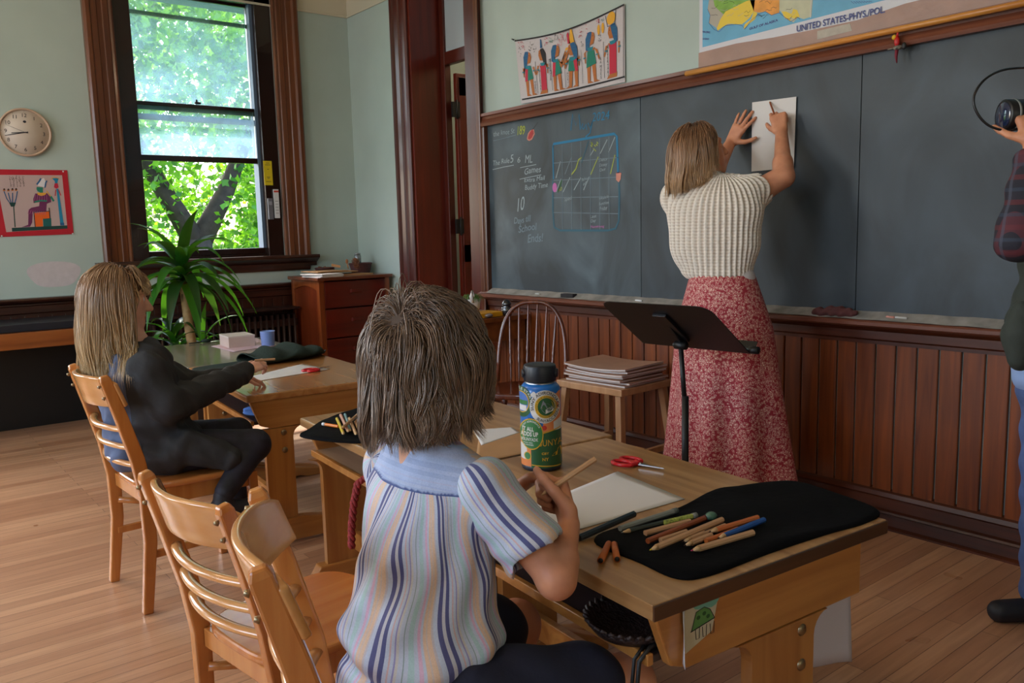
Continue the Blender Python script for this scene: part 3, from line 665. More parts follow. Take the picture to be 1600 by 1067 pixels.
# ---------------- slat back chairs
def chair(label, loc, rz, sc=1.0):
    t = thing('wooden_chair', label, 'chair', loc, rz); bow = lambda y, x0, d: x0 - d*(1-(y/.205)**2)
    for s_ in (-1, 1):
        q = MB(); y = .19*s_
        sweep(q, [(-.235,y,0),(-.205,y*.98,.25),(-.205,y*.98,.42),(-.225,y*.985,.55),(-.265,y,.70),(-.305,y*1.0,.835),(-.309,y,.85)], [(.026,.034),(.028,.042),(.028,.046),(.028,.046),(.028,.042),(.027,.036),(.020,.024)], m_honey); q2 = q.build('back_post', t, bevel=.005)
        for z in (.785, .825): q = MB(); q.tube([(-.318+(z-.785)*-.28+.008,y,z-.012),(-.326+(z-.785)*-.28+.008,y,z-.010)], [.0065,.004], m_rivet, 10); q.build('rivet', q2)
        q = MB(); q.tube([(-.218,y,.405),(-.226,y,.405)], [.009,.006], m_rivet, 10); q.build('rivet', q2)
        q = MB(); sweep(q, [(.185,.175*s_,0),(.18,.17*s_,.42)], [(.028,.028),(.036,.036)], m_honey); q.build('front_leg', t, bevel=.004)
    q = MB()
    def crest(u, v):          # bent plywood board, thickness given by solidify
        y = -.203 + .406*u; zz = .735 + .105*v; top = 1-abs(2*u-1)**6*.25
        return V3(bow(y, -.240 - .28*(zz-.72), .068), y, .735 + .105*v*top + (1-top)*.02)
    q.grid(crest, 22, 7, m_honeyp); q.build('crest_rail', t, solid=.016, bevel=.004)
    for z in (.525, .590, .655):
        q = MB(); x0 = -.205 - .25*max(0, z-.50)
        P = [(bow(y, x0+.004, .050), y, z) for y in np.linspace(-.185, .185, 15)]; q.tube(P, .0135, m_honeyp, 10, flat=.75, flat_axis=(0,0,1)); q.build('back_slat', t)
    q = MB(); out = []
    for a in np.linspace(0, 2*math.pi, 40, endpoint=False):
        c_, s2 = math.cos(a), math.sin(a); e = .5; x = .215*np.sign(c_)*abs(c_)**e; y = .215*np.sign(s2)*abs(s2)**e
        out.append((x-.002, y*(.93+.07*(x/.2)), .425))
    q.prism(out, (0,0,.024), m_seat); q.build('seat', t, bevel=.009, seg=3)
    q = MB(); 
    for s_ in (-1,1): q.box(-.19,.17,.165*s_-.009,.165*s_+.009,.365,.425,m_honey)
    q.box(.165,.183,-.16,.16,.365,.425,m_honey); q.box(-.205,-.187,-.17,.17,.375,.425,m_honey); q.build('seat_frame', t, bevel=.003)
    for s_ in (-1,1):
        q = MB(); sweep(q, [(-.21,.178*s_,.20),(.18,.170*s_,.20)], (.016,.026), m_honey); q.build('stretcher', t, bevel=.003)
    q = MB(); q.box(.17,.186,-.165,.165,.245,.272,m_honey); q.build('stretcher', t, bevel=.003)
    q = MB(); q.tube([(-.20,-.17,.32)]+[(-.02-.11*math.cos(a)*0-.12+.10*math.sin(a),-.16*math.cos(a),.30) for a in np.linspace(.1,3.04,14)]+[(-.20,.17,.32)], .012, m_honey, 8); q.build('bent_brace', t)
    t.scale = (sc, sc, sc)
    return t
chair('honey wood slat-back chair under the long-haired child in a dark jacket', (.925, 3.19, 0), math.radians(3), 1.01)
chair('empty honey wood chair with pale curved crest, middle of the three chairs', (.775, 1.775, 0), math.radians(8), .935)
chair('honey wood chair the child in the striped shirt sits on, dark post nearest', (.755, 1.15, 0), math.radians(-21), 1.0)

# ---------------- chest of drawers in the corner
t = thing('chest_of_drawers', 'red-brown wooden chest of drawers in the corner below the window end', 'chest of drawers', (3.265, 6.46, 0), 0)
m_ch = wood('chest_frame_wood', (150, 78, 34), (118, 54, 20), .3, 'Z', .6, .3); m_dr = wood('drawer_front_wood', (112, 30, 14), (84, 20, 10), .3, 'X', .5, .4)
m_side = wood('chest_side_panel', (126, 54, 24), (98, 36, 14), .3, 'Z', .5, .3); m_cht = wood('chest_top_wood', (128, 70, 40), (98, 46, 26), .3, 'X', .5, .3)
q = MB()
for x in (-.325,.28):
    for y in (-.26,.23): q.box(x, x+.045, y, y+.045, 0, .94, m_ch)
q.box(-.30,.30,.25,.265,.06,.94,m_side); q.box(.29,.30,-.25,.25,.06,.94,m_side)
q.box(-.28,.28,-.245,-.235,.05,.10,m_ch)
q.build('carcass', t, bevel=.003)
q = MB(); q.box(-.312,-.302,-.22,.24,.05,.93,m_side)
q.prism([(-.322,-.215,.94),(-.322,-.215,.86)]+[(-.322,-.215+.43*u,.86+.035*math.sin(u*math.pi)) for u in np.linspace(0.05,.95,12)]+[(-.322,.235,.86),(-.322,.235,.94)], (.015,0,0), m_ch); q.build('side_panel', t)
q = MB(); q.box(-.345,.345,-.285,.30,.94,.968,m_cht); q.build('chest_top', t, bevel=.005)
for i, z in enumerate((.715,.47,.235,.09)):
    h = (.215,.235,.225,.135)[i]
    q = MB(); q.box(-.278,.278,-.262,-.24,z,z+h,m_dr); dq = q.build('drawer', t, bevel=.003)
    q = MB(); q.prism([(-.055,-.262,z+h*.52),(.055,-.262,z+h*.52),(.05,-.288,z+h*.55),(-.05,-.288,z+h*.55)], (0,0,.03), m_dr); q.build('handle', dq, bevel=.003)
# papers and folders on it
m_paper = mat('white_paper', (214, 210, 208), .6); m_kraft = mat('kraft_folder', (176, 132, 88), .6, var=.1, vscale=9); m_paperl = mat('cream_paper', (206, 196, 186), .6)
def sheet(name, label, cat, px, z, m, th=.0012, group=None, curl=0, seed=0):
    P = np.array([onz(x, y, z) for x, y in px]); c_ = P.mean(0); q = MB(); rg = np.random.default_rng(seed); ph = rg.uniform(0,6)
    def fn(u, v):
        p = (P[0]*(1-u)+P[1]*u)*(1-v) + (P[3]*(1-u)+P[2]*u)*v; return p + V3(0,0,th + curl*(abs(u-.5)*2)**4*.5 + curl*.4*math.sin(3*v+ph)**2)
    q.grid(fn, 14, 14, m, smooth=True); return solo(q, name, label, cat, c_, group, solid=th)
CT = .968
for k in range(4):
    q = MB(); dx = random.uniform(-.012,.012); dy = random.uniform(-.01,.01)
    M_ = rotz(.15+.04*k, (3.03+dx, 6.31+dy, CT + .007*k)); q.box(-.11,.11,-.13,.13,0,.006,m_paper,M=M_)
    solo(q, 'paper_stack', ('lowest' if k == 0 else 'topmost' if k == 3 else 'second lowest' if k == 1 else 'second highest') + ' white paper bundle on the front left corner of the chest', 'paper', (3.03,6.31,CT+.007*k), 'paper bundles on the chest', bevel=.001)
for k, (x, y, a, sx, sy) in enumerate(((3.17,6.42,.05,.19,.14),(3.20,6.46,-.06,.17,.13),(3.12,6.45,.10,.15,.13))):
    z0 = CT + (.0 if k == 0 else .008*k); q = MB()
    if k: q.box(-sx,sx,-sy,sy,0,.007,m_kraft,M=rotz(a,(x,y,CT+.028+.008*(k-1))))
    else: q.box(-.11,.22,-sy,sy,0,.010,m_kraft,M=rotz(a,(x+.09,y,CT)))
    solo(q, 'folder', ('wide flat brown folder lying directly on the chest top','brown folder laid over the white papers','brown folder topmost on the chest, spiral along its far edge')[k], 'folder', (x,y,CT+.02*k), 'brown folders on the chest', bevel=.001)
m_wick = mat('dark_wicker', (82, 44, 44), .6, bump=.6, bscale=90); m_cone = mat('pine_cone_brown', (128, 78, 50), .7, bump=.5, bscale=60)
def basket(name, label, loc, rx, ry, h, flare=1.15):
    t = thing(name, label, 'basket', loc, 0); q = MB(); nst = 26
    prof = [(.78, 0), (.80, .01)] + [(.8+.2*v, v) for v in np.linspace(.1, 1, 9)]
    def wall(u, v):
        a = u*2*math.pi; k = (.78+.22*v)*(1 + .018*math.sin(nst*a + (0 if int(v*16) % 2 else math.pi))); return V3(rx*k*math.cos(a), ry*k*math.sin(a), h*v)
    q.grid(wall, 104, 17, m_wick, closed_u=True); q.add([(rx*.78*math.cos(a), ry*.78*math.sin(a), .004) for a in np.linspace(0, 2*math.pi, 24, endpoint=False)], [tuple(range(24))], m_wick)
    q.build('basket_body', t, solid=.005)
    q = MB(); q.tube([(rx*1.0*math.cos(a), ry*1.0*math.sin(a), h) for a in np.linspace(0, 2*math.pi, 33)], .008, m_wick, 8); q.build('rim', t); return t
basket('wicker_basket', 'dark wicker basket on the chest beside the door casing', (3.50, 6.53, CT), .10, .075, .085)
basket('small_basket', 'small round brown tray basket at the back of the chest', (3.22, 6.66, CT), .08, .06, .055)
def cone(loc, r, h, label, g, rot=None):
    q = MB(); M_ = rotz(0, loc) if rot is None else np.array(Matrix.Translation(Vector(loc)) @ rot)
    q.ball((0,0,h/2), (r*.6,r*.6,h/2), m_cone, 12, 8, M=M_); rg = np.random.default_rng(int(loc[0]*1000))
    for i in range(34):
        a = i*2.4; z = h*(.08+.84*i/34); rr = r*math.sin(math.pi*(.12+.8*i/34))**.6; c_ = V3(rr*math.cos(a), rr*math.sin(a), z)
        q.add([c_+V3(-.007*math.sin(a),.007*math.cos(a),0), c_+V3(.007*math.sin(a),-.007*math.cos(a),0), c_*V3(1.25,1.25,1)+V3(0,0,.010), c_*V3(.6,.6,1)+V3(0,0,.004)], [(0,1,2),(1,0,3),(0,2,3),(2,1,3)], m_cone, M=M_)
    return solo(q, 'pine_cone', label, 'pine cone', loc, g)
g = 'pine cones in the baskets'
cone((3.42,6.47,CT+.065), .030, .075, 'large pine cone standing in the wicker basket', g); cone((3.40,6.44,CT+.075), .020, .045, 'small pine cone leaning over the front rim of the wicker basket', g, Matrix.Rotation(1.9,4,'X'))
for k, (x, y) in enumerate(((3.17,6.65),(3.20,6.63),(3.235,6.66),(3.265,6.645),(3.21,6.685))): cone((x,y,CT+.035), .017, .036, 'tiny pine cone heaped in the small brown tray basket', 'tiny pine cones in the tray basket', Matrix.Rotation(.5*k,4,'Y'))
q = MB(); gl_ = mat('clear_jar_glass', (150,156,160), .08, Transmission_Weight=.6, Coat_Weight=.5)
q.lathe([(.001,0),(.028,.0),(.030,.01),(.030,.075),(.024,.092),(.001,.094)], gl_, 20, M=rotz(0,(3.47,6.52,CT+.075))); q.lathe([(.001,0),(.026,0),(.026,.012),(.001,.013)], m_steel, 20, M=rotz(0,(3.47,6.52,CT+.166)))
solo(q, 'glass_jar', 'small clear glass jar with metal lid in the wicker basket', 'jar', (3.47,6.52,CT+.075))
q = MB(); q.tube([(3.35,6.47,CT+.05),(3.33,6.45,CT+.095)], .004, m_honey, 8); q.ball((3.327,6.447,CT+.112), (.014,.006,.02), mat('wooden_spoon', (170,110,70), .5)); solo(q, 'wooden_spoon', 'small wooden spoon standing at the left rim of the wicker basket', 'spoon', (3.35,6.47,CT+.05))
q = MB(); q.prism([(3.26,6.60,CT+.07),(3.33,6.58,CT+.055),(3.335,6.59,CT+.075),(3.27,6.61,CT+.092)], (0,.01,0), mat('raw_wood_chip', (206,150,100), .6)); solo(q, 'wood_chip', 'light wood chip propped between the two baskets', 'wood chip', (3.30,6.60,CT+.06))

# ---------------- radiator under the window, bench counter left
m_rad = mat('dark_painted_iron', (50, 30, 28), .4, .3)
t = thing('radiator', 'dark cast-iron radiator below the window', 'radiator', (2.35, 6.66, 0), 0)
q = MB(); q.box(-.62,.58,-.10,.12,.70,.72,m_rad); q.build('cover', t, bevel=.004)
q = MB()
for k in range(24):
    x = -.58 + .049*k; q.tube([(x,0,.08),(x,0,.66)], .018, m_rad, 8, flat=3.8, flat_axis=(0,1,0))
q.box(-.60,.57,-.05,.05,.10,.16,m_rad); q.box(-.60,.57,-.05,.05,.56,.62,m_rad)
for x in (-.58,.55): q.box(x-.02,x+.02,-.06,.06,0,.1,m_rad)
q.build('radiator_column', t)
m_bench = wood('bench_top_wood', (168, 96, 44), (130, 66, 28), .3, 'X', .5, .4)
t = thing('wall_bench', 'long wooden counter along the window wall at the left', 'bench', (.0, 6.50, 0), 0)
q = MB(); q.box(-1.8, 1.36, -.28, .29, .695, .723, m_bench); q.box(-1.8,1.36,-.285,-.255,.616,.723,m_bench); q.build('bench_top', t, bevel=.004)
q = MB(); q.box(-1.8,1.34,.20,.22,0,.69,m_black);  # near-black back sheet stands in for the deep shade under the counter
for x in (-1.78, -.2, 1.32): q.box(x-.02,x+.02,-.24,.22,0,.69,m_sash)
q.build('bench_legs_and_shade', t)
q = MB(); q.box(-.5, 1.34, -.22, .285, 0, .05, mat('slate_grey_board', (34,36,44), .3), M=rotz(0,(0,6.5,.724))); solo(q, 'flat_case', 'flat dark grey case lying on the long left counter', 'case', (.4,6.6,.724), bevel=.004)

# ---------------- small desk beside the door with its plant
t = thing('side_desk', 'small brown wooden desk against the board wall by the door', 'desk', (3.16, 4.30, 0), 0)
m_sd = wood('side_desk_wood', (140, 78, 34), (104, 52, 20), .35, 'Y', .5, .3)
q = MB(); q.box(-.26,.20,-.25,.27,.745,.775,m_sd); q.build('desk_top', t, bevel=.004)
q = MB(); q.box(-.23,.18,-.22,.24,.62,.745,m_sd); q.build('apron', t, bevel=.003)
for x in (-.22,.165):
    for y in (-.21,.23): q = MB(); q.box(x-.02,x+.02,y-.02,y+.02,0,.62,m_sd); q.build('leg', t, bevel=.003)
q = MB(); m_ybook = mat('yellow_cover', (222,160,24), .5); q.box(-.11,.11,-.08,.08,0,.028,m_ybook,M=rotz(.12,(3.06,4.16,.776))); q.box(-.105,.106,-.082,.076,.004,.024,m_paperl,M=rotz(.12,(3.062,4.164,.776)))
solo(q, 'yellow_box', 'flat yellow box on the small desk under the white plant pot', 'box', (3.06,4.16,.776), bevel=.002)
t = thing('potted_plant', 'trailing green plant in white pot on the small side desk', 'plant', (3.04, 4.24, .806), 0)
m_pot = mat('white_ceramic', (206,200,198), .3); q = MB(); q.lathe([(.001,0),(.035,0),(.05,.02),(.058,.075),(.052,.08),(.045,.07),(.001,.065)], m_pot, 24); q.tube([(-.03,-.05,.06),(-.045,-.055,.10),(-.03,-.05,.13),(-.018,-.05,.09)], .010, m_pot, 8); q.build('pot', t)
q = MB(); rg = np.random.default_rng(4); m_sp = leafmat('spider_plant_leaf', (92, 132, 84))
for i in range(70):
    a = rg.uniform(0,6.28); R_ = rg.uniform(.03,.095); d_ = V3(math.cos(a), math.sin(a), 0); sd = V3(-math.sin(a), math.cos(a), 0)
    P = [V3(0,0,.07)+d_*R_*s + V3(0,0,rg.uniform(.035,.055)*math.sin(s*2.2)-.04*s*s) for s in np.linspace(0,1,6)]
    vs = []
    for j, p in enumerate(P): w_ = .004*math.sin(math.pi*(.15+.8*j/5)); vs += [p-sd*w_, p+sd*w_]
    q.add(vs, [(2*j,2*j+1,2*j+3,2*j+2) for j in range(5)], m_sp, True)
q.build('foliage', t)
q = MB(); M_ = rotz(0,(3.20,4.09,.776)); q.lathe([(.001,0),(.030,0),(.034,.02),(.034,.05),(.027,.06),(.030,.066),(.030,.078),(.020,.092),(.008,.10),(.001,.101)], mat('black_glazed', (22,24,32), .08, Coat_Weight=1.0), 24, M=M_)
for z in (.036,.048): q.lathe([(.0344,z-.0016),(.0352,z),(.0344,z+.0016)], m_steel, 24, M=M_)
solo(q, 'black_jar', 'shiny black lidded jar at the right end of the side desk', 'jar', (3.20,4.09,.776))
q = MB(); q.ball((3.045,4.075,.790), (.03,.025,.013), mat('clear_dish', (120,110,110), .15, Coat_Weight=1)); solo(q, 'glass_dish', 'low dark glass dish left of the shiny black jar', 'dish', (3.045,4.075,.776))

# ---------------- bow-back chair
m_bow = wood('dark_chair_wood', (122, 58, 30), (86, 36, 18), .22, 'Z', .6, .6)
bd = nrm((-.62,-.78,0)); t = thing('bow_back_chair', 'dark brown bow-back spindle chair in front of the small side desk', 'chair', (2.80, 3.44, 0), math.atan2(bd[1], bd[0])-.25)
q = MB(); q.prism([(.20*np.sign(math.cos(a))*abs(math.cos(a))**.7, .205*np.sign(math.sin(a))*abs(math.sin(a))**.7, .425) for a in np.linspace(0,2*math.pi,36,endpoint=False)], (0,0,.032), m_bow); q.build('seat', t, bevel=.010, seg=3)
q = MB(); arc = [(-.16-.10*min(1,s_*1.2), .205*math.cos(th)*(1.0 if s_ < .5 else 1), 0) for th, s_ in ((0,0),)]
P = []
for u in np.linspace(0,1,31):
    th = math.pi*u; hgt = .46 + .44*math.sin(th)**.62; P.append((-.165-.20*(hgt-.46), .195*np.sign(math.cos(th))*abs(math.cos(th))**.75, hgt))
q.tube(P, .0125, m_bow, 10); q.build('bow', t)
for y in np.linspace(-.135,.135,6):
    q = MB(); th = math.acos((abs(y)/.195)**(1/.75)); hgt = .46+.44*math.sin(th)**.62; a_ = V3(-.155,y*.85,.455); b_ = V3(-.165-.20*(hgt-.46), y, hgt)
    us = np.linspace(0,1,22); q.tube([a_*(1-u)+b_*u for u in us], [.0045+.0035*math.sin(math.pi*u)+(.003 if abs(u-.30)<.03 or abs(u-.42)<.03 else 0) for u in us], m_bow, 8); q.build('spindle', t)
for sx in (-1,1):
    for sy in (-1,1): q = MB(); q.tube([(.13*sx,.14*sy,.43),(.155*sx,.165*sy,.28),(.165*sx,.18*sy,.20),(.19*sx,.20*sy,0)], [.013,.019,.015,.011], m_bow, 10); q.build('leg', t)
q = MB(); 
for sy in (-1,1): q.tube([(-.16,.17*sy,.21),(.16,.17*sy,.21)], .009, m_bow, 8)
q.tube([(0,-.17,.21),(0,.17,.21)], .009, m_bow, 8); q.build('stretcher', t)

# ---------------- stool with sketchbooks
m_st = wood('raw_stool_wood', (206, 160, 116), (176, 128, 84), .45, 'Z', .5, .1); SZ = .52
t = thing('wooden_stool', 'plain wooden stool against the wainscot under a stack of sketchbooks', 'stool', (3.06, 3.02, 0), math.radians(3))
q = MB(); q.box(-.20,.20,-.225,.225,SZ-.035,SZ,m_st); q.build('seat', t, bevel=.004)
for sx in (-1,1):
    for sy in (-1,1): q = MB(); sweep(q, [(.215*sx,.235*sy,0),(.165*sx,.185*sy,SZ-.035)], (.036,.036), m_st, (1,0,0)); q.build('leg', t, bevel=.003)
q = MB(); q.box(-.20,.20,-.216,-.192,.15,.18,m_st); q.box(-.20,.20,.192,.216,.15,.18,m_st); q.box(-.012,.012,-.2,.2,.155,.185,m_st); q.build('stretcher', t, bevel=.002)
m_cov = mat('tan_book_cover', (168, 128, 104), .5, var=.08, vscale=12); m_pages = mat('white_pages', (206,200,196), .6, bump=.4, bscale=200)
offs = [(.0,.0,.02),(.01,-.012,.05),(-.012,.006,-.02),(.006,.012,.0),(-.004,-.01,-.05),(.012,-.004,.03),(-.008,.004,.07)]
names = ['bottom of the stack', 'second from the bottom', 'third from the bottom', 'middle of the stack', 'third from the top', 'second from the top', 'top of the stack']
zt = SZ + .001
for k, (dx, dy, a) in enumerate(offs):
    q = MB(); th = .0105; warp = (.0 + .006*k/6)
    def bk(z, w_, mm, ins=0): 
        def fn(u, v, z=z): x = (-.165+ins)+(.33-2*ins)*u; y = (-.20+ins)+(.40-2*ins)*v; return V3(x, y, z + .012*(k/6)*(2*v-1)**2)
        return fn
    M_ = rotz(math.radians(3)+a, (3.06+dx, 3.01+dy, zt))
    vs = []; nu = 9; fs = []
    for lay, (z, ins, mm) in enumerate(((0,0,m_cov),(.0015,0,m_cov),(.0015,.003,m_pages),(th-.0015,.003,m_pages),(th-.0015,0,m_cov),(th,0,m_cov))):
        fn = bk(z, 0, mm, ins); vs += [fn(u, v) for v in np.linspace(0,1,nu) for u in (0,1)]
    st = nu*2
    def shell(l0, l1, mm):
        a0 = l0*st; b0 = l1*st; F_ = []
        for j in range(nu-1):
            F_ += [(a0+2*j+2,a0+2*j+3,a0+2*j+1,a0+2*j), (b0+2*j,b0+2*j+1,b0+2*j+3,b0+2*j+2), (a0+2*j,b0+2*j,b0+2*j+2,a0+2*j+2), (a0+2*j+1,a0+2*j+3,b0+2*j+3,b0+2*j+1)]
        F_ += [(a0,a0+1,b0+1,b0),(a0+st-2,b0+st-2,b0+st-1,a0+st-1)]; return F_
    q.add(vs, shell(0,1,m_cov), m_cov, M=M_); q.add(vs, shell(2,3,m_pages), m_pages, M=M_); q.add(vs, shell(4,5,m_cov), m_cov, M=M_)
    solo(q, 'sketchbook', 'tan covered sketchbook on the stool, ' + names[k], 'sketchbook', (3.06+dx,3.01+dy,zt), 'sketchbooks stacked on the stool'); zt += th + .0015

# ---------------- music stand
t = thing('music_stand', 'black metal music stand in front of the teacher', 'music stand', (2.44, 2.03, 0), 0)
C0 = V3(2.3885,2.0355,.9315) - V3(2.44,2.03,0); wv = nrm((.087,-.996,0)); nv = nrm((.996,.087,0)); hv = nrm(-nv*math.cos(math.radians(35)) + V3(0,0,math.sin(math.radians(35)))); pn = np.cross(wv, hv)
m_ms = mat('black_powder_coat', (20,20,23), .42, .2, bump=.05, bscale=300)
q = MB(); C0 = C0 - wv*.010; hw, hh, r = .243, .168, .05; out = [(-hw,-hh),(hw,-hh)] + [(hw-r+r*math.cos(a), hh-r+r*math.sin(a)) for a in np.linspace(0,math.pi/2,6)] + [(-hw+r+r*math.cos(a), hh-r+r*math.sin(a)) for a in np.linspace(math.pi/2,math.pi,6)]
q.prism([C0+wv*a+hv*b_ for a, b_ in out], pn*.003, m_ms); q.build('plate', t)
q = MB(); sg = 1 if pn[2] > 0 else -1; lipn = pn*sg
q.prism([C0+wv*a-hv*hh+lipn*b_ for a, b_ in ((-hw,0),(hw+.012,0),(hw+.012,.05),(-hw,.05))], -hv*.003, m_ms); q.tube([C0+wv*(hw-.02)-hv*hh+lipn*.012, C0+wv*(hw+.03)-hv*(hh-.004)+lipn*.012], .014, m_ms, 12); q.build('lip', t)
dn = -lipn; q = MB(); q.prism([C0+hv*.10+wv*.03+dn*.003, C0+hv*.10-wv*.03+dn*.003, C0-hv*.06-wv*.028+dn*.003, C0-hv*.10-wv*.02+dn*.003, C0-hv*.10+wv*.02+dn*.003, C0-hv*.06+wv*.028+dn*.003], dn*.012, m_ms)
J = C0 - hv*.085 + dn*.035; q.prism([C0+hv*.09+dn*.005-wv*.006, C0-hv*.11+dn*.005-wv*.006, J-wv*.006-hv*.03], wv*.012, m_ms); q.build('bracket', t, bevel=.002)
q = MB(); q.tube([J-wv*.024, J+wv*.024], .016, m_ms, 14); q.tube([J-wv*.026, J-wv*.030], .010, m_steel, 12); q.build('pivot_knob', t)
q = MB(); q.tube([J+V3(0,0,-.005),(0,0,.60)], .0095, m_ms, 12); q.tube([(0,0,.66),(0,0,.12)], .0135, m_ms, 14); q.build('pole', t)
for k in range(3):
    a = k*2.094+.4; q = MB(); q.tube([(0,0,.16),(.10*math.cos(a),.10*math.sin(a),.06),(.28*math.cos(a),.28*math.sin(a),.010)], .008, m_ms, 8); q.build('leg', t)
# ================================================================== ON THE WALLS
def slate_mat(name, hi):
    m, t, b = new_mat(name); N = t.nodes.new; L = t.links.new
    tc = N('ShaderNodeTexCoord'); n = N('ShaderNodeTexNoise'); n.inputs['Scale'].default_value = 2.2; n.inputs['Detail'].default_value = 7; n.inputs['Distortion'].default_value = 1.2
    n2 = N('ShaderNodeTexNoise'); n2.inputs['Scale'].default_value = 3.0; n2.inputs['Detail'].default_value = 5; mp = N('ShaderNodeMapping'); mp.inputs['Scale'].default_value = (1, 1.3, .8)
    r = N('ShaderNodeValToRGB'); r.color_ramp.elements[0].position = .35; r.color_ramp.elements[0].color = srgb(34,42,48); r.color_ramp.elements[1].position = .8; r.color_ramp.elements[1].color = srgb(*hi)
    L(tc.outputs['Object'], mp.inputs[0]); L(mp.outputs[0], n.inputs[0]); L(n.outputs[0], r.inputs[0]); L(r.outputs[0], b.inputs['Base Color'])
    mr = N('ShaderNodeMapRange'); mr.inputs[3].default_value = .38; mr.inputs[4].default_value = .62; L(tc.outputs['Object'], n2.inputs[0]); L(n2.outputs[0], mr.inputs[0]); L(mr.outputs[0], b.inputs['Roughness'])
    return m
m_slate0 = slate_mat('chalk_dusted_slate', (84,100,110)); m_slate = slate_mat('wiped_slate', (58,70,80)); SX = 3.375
m_chalk = mat('white_chalk', (158,172,178), .9); m_chalkd = mat('faint_chalk', (116,132,142), .9); m_cy = mat('yellow_chalk', (170,180,76), .9); m_cb = mat('blue_chalk', (50,124,164), .9); m_cr = mat('red_chalk', (176,66,66), .9); m_cp = mat('pink_chalk', (190,110,170), .9); m_cg = mat('green_chalk', (64,104,66), .9); m_cbd = mat('faint_blue_chalk', (58,100,118), .9); m_cpeach = mat('peach_chalk', (206,140,124), .9)
bt = thing('chalkboard', 'long slate chalkboard with wooden frame and chalk tray', 'chalkboard', (SX, 2.0, .92))
def bpart(mb, name, par=bt, **kw): o = mb.build(name, par, loc=(SX,2.0,.92), **kw); o.location = (0,0,0); return o
edges = [4.47, 3.115, 1.875, .60, -.6]
def bp(px, py): p = onx(px, py, SX); return (p[1], p[2])
bmap = lambda u, v, h: V3(SX - h, u, v)
def cs(mb, pts, w, m, px=True): stroke(mb, [bp(*p) for p in pts] if px else pts, w, m, bmap, .0012)
def hand(mb, txt, px0, px1, m, size_px, bold=.0, slant=.15):
    """chalk handwriting between two picture points (baseline)"""
    a = np.array(bp(*px0)); b_ = np.array(bp(*px1)); top = np.array(bp(px0[0], px0[1]-size_px)); size = np.linalg.norm(top-a)*1.38
    v, f = text_mesh(txt, size, 1.0, bold); wd = v[:, 0].max(); d_ = (b_-a)/wd; vs = []
    rg = np.random.default_rng(len(txt)*7+int(px0[0]))
    wav = rg.uniform(0,6)
    for p in v: q_ = a + d_*p[0] + V3(0, 1)*(p[1] + size*.05*math.sin(p[0]/size*2.2+wav)); q_[0] -= slant*p[1]; vs.append(bmap(q_[0], q_[1], .0012))
    mb.add(vs, f, m)
